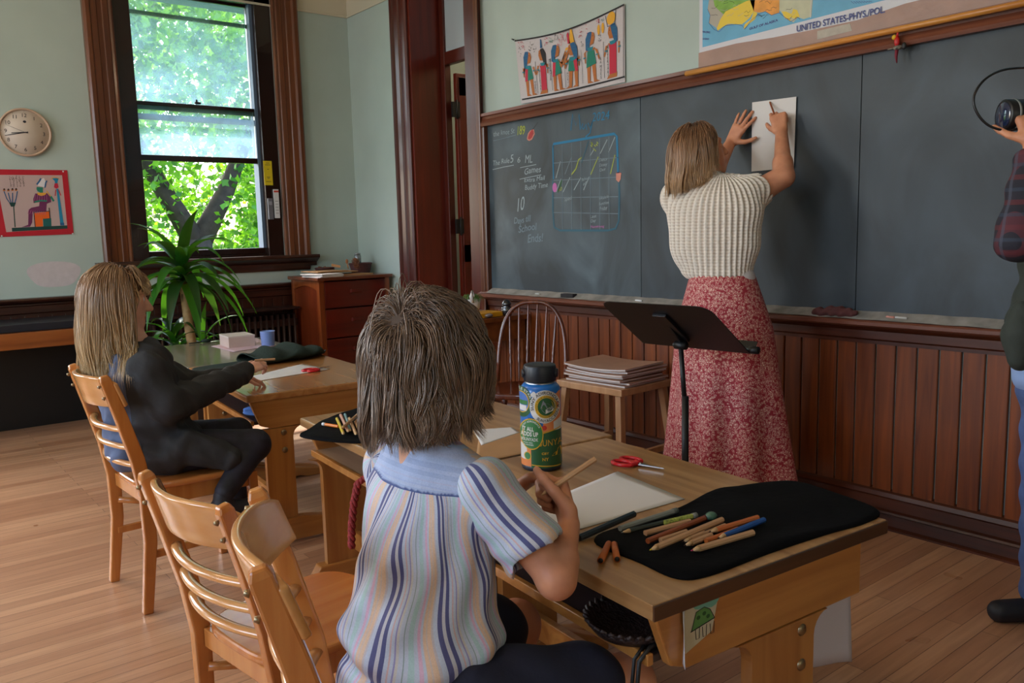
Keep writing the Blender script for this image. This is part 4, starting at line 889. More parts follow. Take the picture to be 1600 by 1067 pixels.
for i in range(4):
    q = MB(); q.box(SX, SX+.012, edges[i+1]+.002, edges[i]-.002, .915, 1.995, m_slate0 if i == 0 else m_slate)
    if i == 0:
        W_ = .0055
        # the notes on the left
        hand(q, 'the knot St', (771,213), (804,208), m_chalk, 8); cs(q, [(771,220),(788,216),(806,211)], W_*.7, m_chalkd)
        hand(q, '189', (807,212), (820,210), m_cy, 14, .001)
        cs(q, [(824,217),(826,209),(829,205),(834,203),(835,209),(831,217),(827,219),(824,217)], .010, m_cpeach); poly2(q, [bp(x,y) for x,y in ((825,216),(828,207),(832,202),(834,206),(832,214),(828,218))][::-1], m_cr, bmap, .0016); cs(q, [(832,203),(841,191)], .006, m_ink)
        hand(q, 'The Rule', (770,259), (796,254), m_chalk, 8); hand(q, '5', (797,254), (802,253), m_chalk, 13); cs(q, [(770,265),(787,261),(803,258)], W_*.8, m_chalk); hand(q, '6', (808,254), (813,253), m_chalk, 9)
        hand(q, 'ML', (820,255), (832,253), m_chalk, 13); cs(q, [(813,262),(838,257)], W_*.7, m_chalk); hand(q, 'Games', (819,273), (845,268), m_chalk, 10); cs(q, [(812,280),(846,273)], W_*.7, m_chalk)
        hand(q, 'Extra Mail', (819,285), (851,281), m_chalk, 7); hand(q, 'Buddy Time', (820,297), (856,292), m_chalk, 8)
        hand(q, '10', (806,330), (819,328), m_chalk, 22); hand(q, 'Days till', (803,350), (829,346), m_chalkd, 10, .001); hand(q, 'School', (810,363), (838,359), m_chalkd, 11, .001); hand(q, 'Ends!', (824,380), (848,376), m_chalkd, 13, .001)
        for st_ in ([(892,204),(895,178),(900,196),(905,178),(907,203)],[(911,193),(909,199),(912,202),(916,194),(917,203)],[(919,192),(922,200),(926,190),(922,208),(915,214)]): cs(q, st_, .007, m_cb)
        hand(q, '2024', (925,191), (952,185), m_cb, 14, .0)
        # calendar
        box_ = [(864,230),(865,225),(960,209),(964,213),(966,272)]; cs(q, box_, .014, m_cb); cs(q, [(864,228),(865,280)], .010, m_cb)
        cs(q, [(966,272),(968,300),(967,345),(962,357),(950,360),(875,360),(866,355),(864,330),(864,282)], .012, m_cbd)
        for k in range(1, 7):
            x = 864 + k*14.6; cs(q, [(x,229-k*2.6),(x+.5,359)], .004, m_chalkd)
        for k, yy in enumerate((252, 280, 308, 332)): cs(q, [(865,yy+3-k),(966,yy-6+2.6*k)], .004, m_chalkd)
        for a, b_, m_ in (((869,278),(876,252),m_chalk),((883,272),(893,246),m_chalkd),((869,300),(877,279),m_chalk),((880,300),(891,277),m_chalk),((897,297),(908,277),m_chalk),((912,297),(921,276),m_chalk),((909,254),(920,220),m_cbd),((923,273),(935,245),m_cy),((938,240),(949,218),m_chalk),((951,238),(961,214),m_chalk),((954,272),(961,242),m_cy),((922,244),(929,232),m_chalk)): cs(q, [a, b_], .006, m_)
        cs(q, [(893,273),(900,264),(903,254),(904,250),(909,246)], .008, m_cy); cs(q, [(872,301),(878,281)], .010, m_cg)
        for k in range(9): a = 924+random.uniform(-1,9); c_ = 222+random.uniform(-1,12); cs(q, [(a,c_),(a+2,c_+3)], .006, m_cy)
        poly2(q, [bp(867+3.6*math.cos(a), 293+7.5*math.sin(a)) for a in np.linspace(0,6.28,14)], m_cp, bmap, .0016)
        poly2(q, [bp(x,y) for x,y in ((963,271),(971,270),(970,280),(967,285),(963,281))], m_cpeach, bmap, .0016); cs(q, [(963,272),(966,270),(971,272)], .010, m_cr)
        for tx, a, b_, s, m_ in (('Dance', (936,253),(949,250),5,m_chalk),('Essay',(936,261),(949,258),5,m_chalk),('Due',(937,268),(946,266),5,m_chalk),('School',(909,283),(921,280),5,m_chalk),('off',(911,290),(917,288),5,m_chalk),('Sped',(882,315),(893,311),6,m_chalk),('60',(872,299),(878,297),6,m_cy),('Ukulele',(936,312),(951,309),5,m_chalk),('Function',(936,321),(951,318),5,m_chalk),('Friday',(937,329),(949,327),6,m_chalk),('Last',(922,341),(932,339),5,m_chalk),('Day',(923,348),(931,346),5,m_chalk),('Homecomg',(923,356),(944,355),4,m_cp)): hand(q, tx, a, b_, m_, s)
    # wiped chalk: broad soft arcs of dust
    rg = np.random.default_rng(10+i)
    bpart(q, 'slate_panel')
# frame: top, left, ledge, tray
m_frm = wood('worn_board_frame', (136,80,58), (102,54,38), .35, 'Y', .7, .2); m_dust = mat('chalk_dust', (136,130,122), .9, var=.30, vscale=14)
q = MB(); moulding(q, [(0,1.985),(.045,1.985),(.05,2.0),(.042,2.015),(.03,2.03),(.034,2.045),(.045,2.05),(.045,2.068),(0,2.07)], (WX, 4.55, 0), (WX, -1.0, 0), (-1,0,0), m_frm); bpart(q, 'frame_top')
q = MB(); q.box(WX-.045, WX, 4.47, 4.53, .90, 1.985, wood('board_frame_upright', (104,58,34), (70,34,18), .35, 'Z', .8, .3)); bpart(q, 'frame_side', bevel=.008)
q = MB(); moulding(q, [(0,.862),(.072,.862),(.084,.870),(.084,.884),(.076,.891),(.06,.893),(.022,.918),(0,.918)], (WX, 4.55, 0), (WX, -1.0, 0), (-1,0,0), m_frm)
o = bpart(q, 'chalk_tray'); q = MB(); rg = np.random.default_rng(3); n_ = 120
q.grid(lambda u, v: V3(WX-.0175-.060*v, 4.46-5.4*u, .924-.0300*v+.0010*math.sin(u*190)), 200, 5, m_dust); q2 = q.build('chalk_dust', o, loc=(SX,2.0,.92)); q2.location = (0,0,0)
TZ = .899
q = MB(); q.box(-.02,.02,-.05,.05,0,.022,mat('felt_eraser', (40,38,40), .9),M=rotz(.1,(3.335,3.66,TZ+.001))); solo(q, 'chalkboard_eraser', 'small dark felt eraser on the chalk tray left of the music stand', 'eraser', (3.335,3.66,TZ), bevel=.004)
q = MB(); m_rag = mat('maroon_rag', (86,46,44), .9, bump=.5, bscale=30)
P = []
VQ = sdf_mesh([el((3.335,1.965,TZ+.013),(.026,.075,.016),.01), el((3.338,1.90,TZ+.015),(.026,.055,.020),.01), el((3.33,2.02,TZ+.014),(.022,.035,.018),.01), el((3.335,1.94,TZ+.030),(.020,.05,.010),.01)], .0035, disp=lambda X: .003*np.sin(X[:,1]*140+X[:,2]*120)+.002*np.sin(X[:,0]*260+X[:,1]*70))
add_sdf(q, VQ, m_rag); solo(q, 'cleaning_rag', 'crumpled maroon rag on the chalk tray right of the teacher', 'rag', (3.335,1.95,TZ))
for k, (y, L_, m_, lb) in enumerate(((1.70,.035,m_cpeach,'pinkish chalk stub on the tray, right of the maroon rag'),(1.655,.05,mat('chalk_stick_white',(200,196,190),.9),'white chalk stick on the tray, rightmost one'),(3.95,.045,MATS['chalk_stick_white'] if 'chalk_stick_white' in MATS else m_white,'white chalk stick on the tray left of the black eraser'),(3.10,.05,m_white,'white chalk stick on the tray left of the teacher'))):
    q = MB(); q.tube([(3.335,y-L_/2,TZ+.009),(3.34,y+L_/2,TZ+.009)], .005, m_, 10); solo(q, 'chalk_stick', lb, 'chalk', (3.335,y,TZ+.004))
for (y, z) in ((1.80,1.44),(1.11,1.78)): pass

# ---------------- map with its wooden rod
t = thing('wall_map', 'rolled-down classroom map with blue sea and brown paper edge above the board', 'map', (3.375, 2.0, 2.07))
MX = 3.37; mm = lambda u, v, h: V3(MX - h, u, v)
def mp_(px, py): p = onx(px, py, MX); return (p[1], p[2])
m_sea = mat('map_blue', (96,168,204), .45, var=.10, vscale=9); m_mapw = mat('map_white', (206,206,214), .45); m_bp = mat('brown_tape_paper', (158,124,110), .4, var=.12, vscale=7, bump=.3, bscale=18)
q = MB(); q.box(MX, MX+.003, -.2, 2.72, 2.075, 3.3, m_mapw)
sea = [(2.70,2.165),(2.70,3.2),(-.1,3.2),(-.1,2.185),(1.8,2.182)]; poly2(q, sea[::-1], m_sea, mm, .0006)
m_my = mat('map_yellow',(226,196,50),.45); m_mo = mat('map_orange',(226,150,50),.45,var=.15,vscale=20); m_mg = mat('map_green',(120,168,56),.45,var=.2,vscale=20); m_mc = mat('map_cream',(190,190,160),.45,var=.08,vscale=20); m_mgr = mat('map_grey',(170,164,150),.45); m_mbl = mat('map_navy_ink',(58,70,132),.5)
def pl(pts, m, h): poly2(q, [mp_(*p) for p in pts], m, mm, h)
pl([(1218,0),(1218,16),(1225,24),(1233,31),(1240,35),(1247,27),(1256,30),(1268,26),(1270,0)], m_mc, .0010)
pl([(1108,0),(1106,14),(1110,24),(1108,36),(1120,44),(1134,40),(1150,36),(1160,20),(1174,0)], m_mgr, .0010)
pl([(1115,0),(1117,10),(1130,22),(1148,24),(1165,14),(1176,0)], m_mg, .0013)
pl([(1120,45),(1126,30),(1134,18),(1150,10),(1166,2),(1172,0),(1180,0),(1178,18),(1172,28),(1160,38),(1150,38),(1138,37),(1130,42),(1122,48)], m_my, .0016)
pl([(1172,0),(1218,0),(1218,20),(1206,24),(1196,18),(1186,20),(1178,18)], m_mo, .0016)
pl([(1178,18),(1174,30),(1164,38),(1162,46),(1170,38),(1180,30),(1184,20)], m_my, .0019)
pl([(1222,18),(1226,28),(1236,34),(1234,27),(1242,29),(1250,26),(1246,16),(1240,14),(1237,22),(1228,18)], m_my, .0019)
for k in range(26):
    x = random.uniform(1112,1250); y = random.uniform(0,30); cs_ = [(x+i*3+random.uniform(-2,2), y+random.uniform(-3,3)-i*.6) for i in range(4)]; stroke(q, [mp_(*p) for p in cs_], .0016, m_ink if k % 3 else m_mgr, mm, .0022)
co = [(1106,14),(1110,24),(1108,36),(1116,46),(1124,50),(1134,40),(1150,38),(1160,40),(1164,46),(1174,32),(1186,22),(1196,18),(1206,24),(1218,20),(1228,28),(1236,34),(1247,27)]; stroke(q, [mp_(*p) for p in co], .002, m_mbl, mm, .0024)
stroke(q, [mp_(1268,0), mp_(1267,28)], .003, m_mapw, mm, .0024)
def walltext(mb, txt, p0, p1, capz, m, X, h=.0024, bold=.0006, size=None):
    v, f = text_mesh(txt, 1.0, 1.0, bold/capz*.7); sz = capz/.70; wd = v[:, 0].max(); a = np.array(p0); b_ = np.array(p1); vs = [V3(X-h, *(a + (b_-a)*(p[0]/wd) + V3(0, p[1]*sz))) for p in v]; mb.add(vs, f, m)
walltext(q, 'GULF OF ALASKA', mp_(1171,47), mp_(1216,33), .010, m_mbl, MX, .0016)
walltext(q, 'PACIFIC', mp_(1098,51), mp_(1110,52), .008, m_mbl, MX, .0016); walltext(q, 'OCEAN', mp_(1098,62), mp_(1108,62), .007, m_mbl, MX, .0016)
for k in range(8): x = 1330+k*4; stroke(q, [mp_(x, 2), mp_(x+5, 6-k*.4)], .0015, m_mbl, mm, .0016)
q.build('map_sheet', t, loc=(3.375,2.0,2.07)).location = (0,0,0)
q = MB(); bd_ = [(2.722,2.072),(2.722,2.142),(2.5,2.146),(2.3,2.135),(2.1,2.130),(1.9,2.128),(1.7,2.150),(1.2,2.155),(.6,2.155),(-.2,2.155),(-.2,2.072)]
q.prism([mm(u, v, .0012) for u, v in bd_], (-.0016,0,0), m_bp)
q.prism([mm(u, v, .003) for u, v in ((2.08,2.085),(2.08,2.12),(1.93,2.122),(1.92,2.09))], (-.0008,0,0), mat('taped_old_label',(170,160,146),.4,var=.1,vscale=40))
o = q.build('brown_paper_strip', t, loc=(3.375,2.0,2.07)); o.location = (0,0,0)
q = MB(); walltext(q, 'UNITED STATES-PHYS./POL.', mp_(1245,50), mp_(1384,19.5), .026, m_mbl, MX, .0042, .0008); o = q.build('map_title', t, loc=(3.375,2.0,2.07)); o.location = (0,0,0)
for k in range(6): pass
t = thing('wooden_rod', 'long thin yellow wooden rod resting on top of the board frame', 'rod', (3.35, 2.0, 2.075))
q = MB(); q.tube([V3(3.326,2.765,2.046), V3(3.326,.3,2.050)], .0125, wood('yellow_rod_wood', (232,160,70), (206,130,52), .35, 'Y', 1, .2), 14); q.build('pole', t, loc=(3.35,2.0,2.075)).location = (0,0,0)
q = MB(); q.tube([V3(3.326,2.775,2.046), V3(3.326,2.762,2.046)], [.004,.0125], m_honey, 14); q.build('pole_tip', t, loc=(3.35,2.0,2.075)).location = (0,0,0)
# ---------------- small bird ornament hanging from the frame
t = thing('hanging_ornament', 'tiny red and yellow bird ornament hanging on the board frame at right', 'ornament', (3.325, 1.705, 1.99))
m_or = mat('bright_red',(186,24,28),.4); m_oy = mat('bright_yellow',(222,176,40),.4); m_ob = mat('speckled_black_white',(120,112,100),.5,var=.8,vscale=120)
q = MB(); q.ball((0,0,.012),(.010,.011,.020),m_or); q.ball((0,.012,.030),(.009,.010,.010),m_oy); q.tube([(0,0,.03),(0,-.003,.055)],[.006,.001],m_or,8); q.build('head', t)
q = MB(); q.ball((0,-.004,-.012),(.014,.020,.009),m_ob); q.ball((0,-.028,-.010),(.006,.010,.014),m_black); q.ball((0,.026,-.012),(.004,.014,.003),m_ob); q.build('bird_body', t)
q = MB(); q.tube([(0,0,-.02),(.0,.002,-.045),(0,-.002,-.07)],[.007,.006,.002],mat('dark_red_tassel',(120,30,50),.7),8); q.build('tassel', t)

# ---------------- painted cloths
m_cloth = mat('painted_cotton', (196,188,190), .8, bump=.15, bscale=150); m_skin = mat('paint_ochre_skin',(176,102,44),.7); m_pb = mat('paint_blue',(28,86,132),.7); m_pg = mat('paint_green',(20,120,100),.7); m_pr = mat('paint_crimson',(188,30,60),.7); m_py = mat('paint_gold',(220,160,40),.7); m_pk = mat('paint_black',(26,20,26),.7); m_pt = mat('paint_teal',(18,122,140),.7); m_pw = mat('paint_white',(214,210,212),.7)
t = thing('painted_banner', 'long painted cloth banner of six walking figures above the board left end', 'banner', (3.38, 3.7, 2.1))
BX = 3.380; bm = lambda u, v, h: V3(BX - h, u, v)
q = MB(); BL = (4.175, 4.115); 
def bq(u, v):          # u 0..1 left to right, v 0..1 bottom to top, the cloth sags a little between its corners
    y = 4.165 - .935*u - .0*v - .045*(1-v)*(1-u); z = 2.083 + .405*v - (.035*math.sin(math.pi*u) if v > .5 else .006*math.sin(math.pi*u)) + (-.012*(1-u) if v > .5 else 0); return y, z
q.grid(lambda u, v: V3(BX + .001 - .004*math.sin(u*9)*.5, bq(u, v)[0], (bq(u,0)[1]*(1-v)+bq(u,1)[1]*v)), 30, 6, m_cloth)
bb = lambda u, v: (bq(u, v)[0], bq(u,0)[1]*(1-v)+bq(u,1)[1]*v)
def P_(pts, m, h=.003): poly2(q, [bb(*p) for p in pts][::-1] if False else [bb(*p) for p in pts], m, bm, h)
def S_(pts, w_, m, h=.0035): stroke(q, [bb(*p) for p in pts], w_, m, bm, h)
S_([(u, .985) for u in np.linspace(0.0,1,20)], .009, m_pk); S_([(u, .065) for u in np.linspace(0.02,1,20)], .009, m_pk); S_([(.99,.06),(.995,.98)], .003, m_pk)
def sx(u0, pts, s, f=1): return [(u0 + f*x*s, y) for x, y in pts]
def figure(u0, f, hair, dress, robe=False, s=.075, head=.78, arms='down', crown=None, kilt2=None):
    g = lambda pts, m, h=.003: P_(sx(u0, pts, s, f), m, h)
    hy = head
    g([(-.55,.10),(.45,.10),(.30,.14),(-.05,.14),(-.05,.30),(-.45,.30)], m_skin) if False else None
    # legs and feet
    if not robe:
        g([(-.5,.42),(-.05,.42),(-.15,.13),(.25,.10),(-.45,.10)], m_skin); g([(.05,.42),(.5,.42),(.60,.13),(1.05,.10),(.30,.10)], m_skin)
    else: g([(-.45,.16),(.35,.16),(.75,.095),(-.40,.095)], m_skin)
    g([(-.55,hy-.17),(.55,hy-.17),(.36,.55),(-.36,.55)], m_skin, .0032)
    if robe: g([(-.40,hy-.19),(.45,hy-.19),(.38,.50),(.42,.15),(-.38,.15),(-.40,.50)], dress, .0036)
    else:
        g([(-.38,.56),(.40,.56),(.62,.36),(-.55,.33)], dress, .0036)
        if kilt2: g([(-.38,.56),(.0,.56),(-.20,.335),(-.55,.33)], kilt2, .0038)
    # arms
    if arms == 'up': g([(.40,hy-.18),(.62,hy-.22),(1.35,hy-.10),(1.25,hy-.05),(.70,hy-.30),(.3,hy-.26)], m_skin, .0034); g([(.4,hy-.2),(1.0,hy-.28),(1.75,hy-.08),(1.65,hy-.04),(.9,hy-.22)], m_skin, .0034); g([(1.2,hy-.06),(1.8,hy-.05),(1.6,hy-.02),(1.35,hy-.02)], m_py, .0036)
    else:
        g([(.42,hy-.17),(.62,hy-.19),(.80,.55),(1.05,.42),(.92,.40),(.60,.53)], m_skin, .0034); g([(-.42,hy-.17),(-.62,hy-.19),(-.78,.55),(-.70,.40),(-.58,.40),(-.60,.55)], m_skin, .0034)
        for a in (.74,-.74): g([(a-.12,.49),(a+.14,.49),(a+.14,.47),(a-.12,.47)], m_pt, .0038)
    # head, wig, collar
    g([(-.05,hy-.12),(.35,hy-.11),(.52,hy-.03),(.44,hy+.04),(.1,hy+.07),(-.2,hy)], m_skin, .0038)
    g([(.12,hy+.07),(-.25,hy+.07),(-.52,hy-.01),(-.55,hy-.17),(-.25,hy-.20),(-.08,hy-.12),(.10,hy-.03),(.22,hy+.05)], hair, .0042)
    if hair == m_pb:
        for k in range(4): S_(sx(u0, [(-.5,hy-.14+.045*k),(-.05,hy-.12+.045*k)], s, f), .0016, m_pt, .0046)
    g([(-.35,hy-.15),(.35,hy-.15),(.22,hy-.20),(-.22,hy-.20)], m_pt, .0044); P_(ell2(u0+.30*s*f, hy, .05*s, .006, 8), m_pk, .0046)
    S_(sx(u0, [(-.55,.33),(.62,.36)], s, f), .002, m_pk) if not robe else None
    if crown == 'blue': g([(-.1,hy+.08),(.2,hy+.08),(.1,hy+.22),(-.05,hy+.21)], m_pb, .0040)
    if crown == 'disc': P_([(u0+.035*math.cos(a)-.01, hy+.15+.085*math.sin(a)) for a in np.linspace(0,6.2,16)], m_py, .0040); S_([(u0-.055,hy+.22),(u0-.04,hy+.06),(u0+.02,hy+.05),(u0+.03,hy+.23)], .004, m_pk, .0042)
    if crown == 'tall': g([(-.25,hy+.07),(.35,hy+.07),(.15,hy+.28),(-.05,hy+.26)], m_py, .0040); g([(.2,hy+.07),(.5,hy+.07),(.55,hy+.22),(.38,hy+.25)], m_pr, .0040); S_(sx(u0,[(.5,hy+.22),(.8,hy+.12),(1.0,hy+.16)], s, f), .003, m_pr)
figure(.115, 1, m_pb, m_pg, head=.72, kilt2=m_pr); figure(.265, -1, m_pk, m_pr, robe=True, head=.73, crown='blue', s=.068)
figure(.395, 1, m_pb, m_pg, head=.74, arms='up', kilt2=m_pr); figure(.555, -1, m_pb, m_pg, head=.70, crown='tall', kilt2=m_pr, s=.08); figure(.715, 1, m_pb, m_pg, head=.76); figure(.905, -1, m_pb, m_pr, robe=True, head=.74, crown='disc', s=.075)
for u in (.195,.475,.345,.83,.635): S_([(u,.12),(u-.003,.62)], .0025, m_pk)
def vtext(txt, u, v0, v1):
    n = len(txt)
    for k, ch in enumerate(txt):
        a = bb(u, v0+(v1-v0)*k/max(1,n-1)); v, f = text_mesh(ch, .021); v = v - v.mean(0); q.add([bm(a[0]-p[0], a[1]+p[1], .004) for p in v], f, m_pk)
for txt, u, a, b_ in (('HORUS',.175,.30,.12),('NEFERTARI',.228,.46,.14),('HOREMHEB',.335,.60,.30),('HORUS',.50,.33,.14),('RAMSES',.80,.40,.14),('NEFERTARI',.862,.52,.14)): vtext(txt, u, a, b_)
rg = np.random.default_rng(5)
for u0, u1, v0, v1, m_ in ((.04,.10,.84,.95,m_pr),(.03,.05,.72,.9,m_pk),(.14,.22,.78,.92,m_pk),(.30,.335,.83,.95,m_pr),(.345,.375,.84,.95,m_pg),(.40,.43,.88,.98,m_pk),(.42,.48,.78,.90,m_pr),(.455,.48,.86,.98,m_pr),(.62,.65,.80,.96,m_pr),(.63,.65,.66,.76,m_pk),(.68,.70,.82,.97,m_pr),(.77,.80,.90,.97,m_pr),(.82,.84,.90,.97,m_pg),(.79,.81,.62,.74,m_pk)):
    for k in range(int(14*(u1-u0)/.06)+4):
        a = (rg.uniform(u0,u1), rg.uniform(v0,v1)); d_ = rg.uniform(-1,1,2)*(.010,.022); S_([a, (a[0]+d_[0], a[1]+d_[1])], .003, m_)
for u in (.79,.825): P_([(u+.012*math.cos(a), .81+.075*math.sin(a)) for a in np.linspace(0,6.2,12)], m_py, .0034)
q.build('cloth', t, loc=(3.38,3.7,2.1)).location = (0,0,0)
q = MB(); q.tube([V3(3.372, *bb(0,1.0)), V3(3.372, bb(0,1)[0]+.02, bb(0,1)[1]+.008)], .004, m_black, 8); q.build('hanging_pin', t, loc=(3.38,3.7,2.1)).location = (0,0,0)

t = thing('painted_poster', 'painted cloth with red border and seated figure left of the window', 'poster', (1.05, 6.81, 1.35))
PY = WY - .003; pm = lambda u, v, h: V3(u, PY - h, v)
px2 = lambda x, y: (lambda p: (p[0], p[2]))(ony(x/8.2077, 250+y/8.2077, PY))
q = MB(); m_bord = mat('red_border_cloth', (178,14,36), .7, bump=.15, bscale=120); m_pcl = mat('pinkish_cotton',(184,160,156),.8,bump=.1,bscale=150)
oc = [px2(-120,118), px2(-40,990), px2(945,950), px2(860,130)]; q.prism([pm(a, b_, 0) for a, b_ in oc], (0,-.002,0), m_bord)
Q_ = lambda pts, m, h=.003: poly2(q, [px2(*p) for p in pts], m, pm, h); R_ = lambda pts, w_, m, h=.0045: stroke(q, [px2(*p) for p in pts], w_, m, pm, h)
Q_([(-60,190),(80,925),(865,880),(795,195)], m_pcl, .0024)
m_dg = mat('paint_dark_green',(14,56,52),.7); m_vi = mat('paint_plum',(104,34,80),.7); m_or2 = mat('paint_orange',(226,96,16),.7); m_cy2 = mat('paint_sky',(16,124,160),.7)
Q_([(150,870),(155,918),(865,880),(862,838)], m_dg, .0030)
Q_([(168,600),(182,598),(200,862),(186,862)], m_dg, .0030); Q_([(115,545),(205,545),(185,598),(140,598)], m_dg, .0032)
for a, b_ in (((50,400),(120,545)),((105,420),(140,545)),((160,420),(160,545)),((222,400),(190,545))): R_([a, ((a[0]+b_[0])/2, b_[1]-50), b_], .006, m_pb)
for x, y in ((52,385),(105,388),(158,382),(205,382)): Q_([(x-16,y+14),(x+16,y+14),(x+16,y-10),(x,y-22),(x-14,y-10)], m_skin, .0034); Q_([(x-14,y-8),(x,y-24),(x+16,y-10),(x+4,y+4)], m_pk, .0036)
Q_([(440,680),(455,855),(550,850),(545,760),(640,745),(632,660)], m_or2, .0032); Q_([(550,752),(655,745),(660,850),(556,852)], m_pg if False else mat('paint_sea',(18,92,88),.7), .0032)
R_([(432,670),(450,856)], .005, m_pk); R_([(628,612),(640,745)], .006, m_pk); R_([(430,668),(640,655)], .004, m_pk)
Q_([(450,430),(600,425),(650,480),(655,540),(600,560),(592,660),(500,664),(420,668),(412,800),(385,855),(275,862),(360,830),(365,640),(400,612),(500,590),(505,540),(430,552),(425,500)], m_vi, .0034)
for k in range(9): R_([(372+k*26,640+k*3),(352+k*28,690+k*2)], .0022, mat('paint_pink',(176,90,140),.7), .0046)
for k in range(6): R_([(455+k*28,440),(440+k*32,520)], .0022, MATS['paint_pink'], .0046)
Q_([(470,420),(600,420),(575,450),(530,462),(490,450)], m_py, .0040); Q_([(470,345),(550,350),(550,420),(515,420),(480,400),(466,372)], mat('paint_green_skin',(24,116,96),.7), .0040)
Q_([(480,330),(520,250),(560,230),(590,290),(570,350)], m_pw, .0042); R_([(470,315),(505,270),(525,235)], .010, m_pb, .0044); R_([(575,355),(585,290),(600,265)], .008, m_pb, .0044); R_([(440,540),(520,520),(600,525)], .012, mat('paint_green_skin',(24,116,96),.7), .0044)
R_([(595,395),(650,470)], .006, m_py, .0046); Q_([(635,465),(660,460),(698,520),(678,536)], m_pg, .0046)
Q_([(665,235),(755,230),(740,270),(735,300),(705,300),(700,270)], m_cy2, .0036); Q_([(700,300),(738,300),(752,350),(722,370),(690,350)], m_pr, .0038); Q_([(722,370),(748,368),(815,810),(770,812)], m_cy2, .0036); Q_([(768,805),(820,803),(824,838),(772,838)], m_pb, .0038); R_([(715,380),(705,460)], .006, m_pr); R_([(748,380),(780,455)], .006, m_pr); R_([(650,245),(690,215),(760,240)], .004, m_py)
for k in range(5):
    R_([(120+k*42,205),(140+k*42,345)], .0018, m_pk, .0030)
    for j in range(10): a = (125+k*40+random.uniform(0,30), 210+random.uniform(0,130)); R_([a, (a[0]+random.uniform(-16,16), a[1]+random.uniform(-14,14))], .002, m_pk, .0030)
q.build('cloth', t, loc=(1.05,6.81,1.35)).location = (0,0,0)
for k, (x, y) in enumerate(((808,148),(932,945),(22,975))):
    q = MB(); a = px2(x, y); q.ball((a[0], PY-.005, a[1]), (.006,.003,.006), m_white); q.build('pin', t, loc=(1.05,6.81,1.35)).location = (0,0,0)

# ---------------- clock
cc = onx(0,0,1); cpos = ony(39, 207, WY-.02); t = thing('wall_clock', 'round cream wall clock above the red-bordered poster', 'clock', (float(cpos[0]), WY, float(cpos[2])))
CR = .165; M_ = np.array(Matrix.Rotation(math.pi/2, 4, 'X')); m_cf = mat('clock_face_cream',(206,192,178),.5); m_ck = mat('clock_rim_tan',(196,166,142),.45)
q = MB(); q.lathe([(CR-.012,.0),(CR,.006),(CR+.002,.028),(CR-.006,.036),(CR-.012,.030),(CR-.014,.022),(CR-.014,.0)], m_ck, 56, M=M_); q.build('rim', t)
q = MB(); q.lathe([(.001,.0),(CR-.012,.0),(CR-.012,.022),(.001,.022)], m_cf, 56, M=M_)
cm = lambda u, v, h: V3(u, -.0222-h, v)
for k in range(12):
    a = math.pi/2 - (k+1)*math.pi/6; v, f = text_mesh(str(k+1), .036); c0 = v.min(0)*.5+v.max(0)*.5; q.add([cm(p[0]-c0[0]+.118*math.cos(a), p[1]-c0[1]+.118*math.sin(a), .0004) for p in v], f, m_ink)
    stroke(q, [(.140*math.cos(a),.140*math.sin(a)),(.146*math.cos(a),.146*math.sin(a))], .0015, m_ink, cm)
poly2(q, [(-.012,.072),(0,.064),(.012,.072),(.006,.082),(-.006,.082)], m_ink, cm)
q.build('clock_face', t)
def clockhand(name, deg, L_, w_, h, m=m_ink): 
    q = MB(); a = math.radians(90-deg); d_ = V3(math.cos(a), 0, math.sin(a)); n_ = V3(-math.sin(a),0,math.cos(a)); o_ = V3(0,-.023-h,0); q.prism([o_-d_*.02-n_*w_/2, o_-d_*.02+n_*w_/2, o_+d_*L_+n_*w_*.25, o_+d_*L_-n_*w_*.25], (0,-.0012,0), m); q.build(name, t)
clockhand('minute_hand', 255, .128, .006, .001); clockhand('hour_hand', 262, .085, .008, .003); clockhand('second_hand', 290, .125, .002, .005)
t.rotation_euler = (0, math.radians(3), 0)

# ================================================================== ON THE DESKS
TZD = DZ + .0005
# blue bottle with stickers
bpos = onz(846.5, 729, TZD); BR = .0555; BHt = .285
t = thing('water_bottle', 'blue water bottle covered in stickers with black lid on the near desk', 'bottle', bpos)
m_bb = mat('bottle_blue', (18,100,180), .3, Coat_Weight=.3); m_bd = mat('bottle_base_navy',(18,34,52),.35); m_lid = mat('black_lid_plastic',(22,26,34),.38)
body = [(.001,0),(BR-.004,0),(BR-.001,.004),(BR-.001,.018)]
q = MB(); q.lathe([(.001,0),(BR-.005,0),(BR-.001,.004),(BR-.001,.02)], m_bd, 56); q.lathe([(BR-.001,.02),(BR,.021),(BR,.212),(BR-.003,.224),(BR-.012,.234),(.001,.235)], m_bb, 56)
vd = nrm(EYE - bpos); A0 = math.atan2(vd[1], vd[0]); BU = .0555/162*.998; dz = .285/860
def bw(x, y, h=0):       # crop-pixel position on the bottle to a point on its wall
    u = max(-.999, min(.999, (x-312)/162)); a = A0 + math.asin(u); return V3((BR+h)*math.cos(a), (BR+h)*math.sin(a), .285-(y-108)*dz)
def bp_(pts, m, h): q.add([bw(x, y, h) for x, y in pts], [tuple(range(len(pts)))[::-1]], m)
def bfan(cx, cy, r, m, h, n=40, xmax=474, xmin=150, rx=None):
    rr = [0,.34,.67,1]; vs = []; 
    for k in rr:
        for i in range(n): a = 2*math.pi*i/n; vs.append(bw(min(xmax, max(xmin, cx+(rx or r)*k*math.cos(a))), cy+r*k*math.sin(a), h))
    fs = [(j*n+i, j*n+(i+1) % n, (j+1)*n+(i+1) % n, (j+1)*n+i) for j in range(3) for i in range(n)]; q.add(vs, fs, m)
def bgrid(x0, x1, ytop, ybot, m, h, n=16):
    vs = []
    for i in range(n+1): x = x0+(x1-x0)*i/n; vs += [bw(x, ytop(x), h), bw(x, ybot(x), h)]
    q.add(vs, [(2*i,2*i+1,2*i+3,2*i+2) for i in range(n)], m)
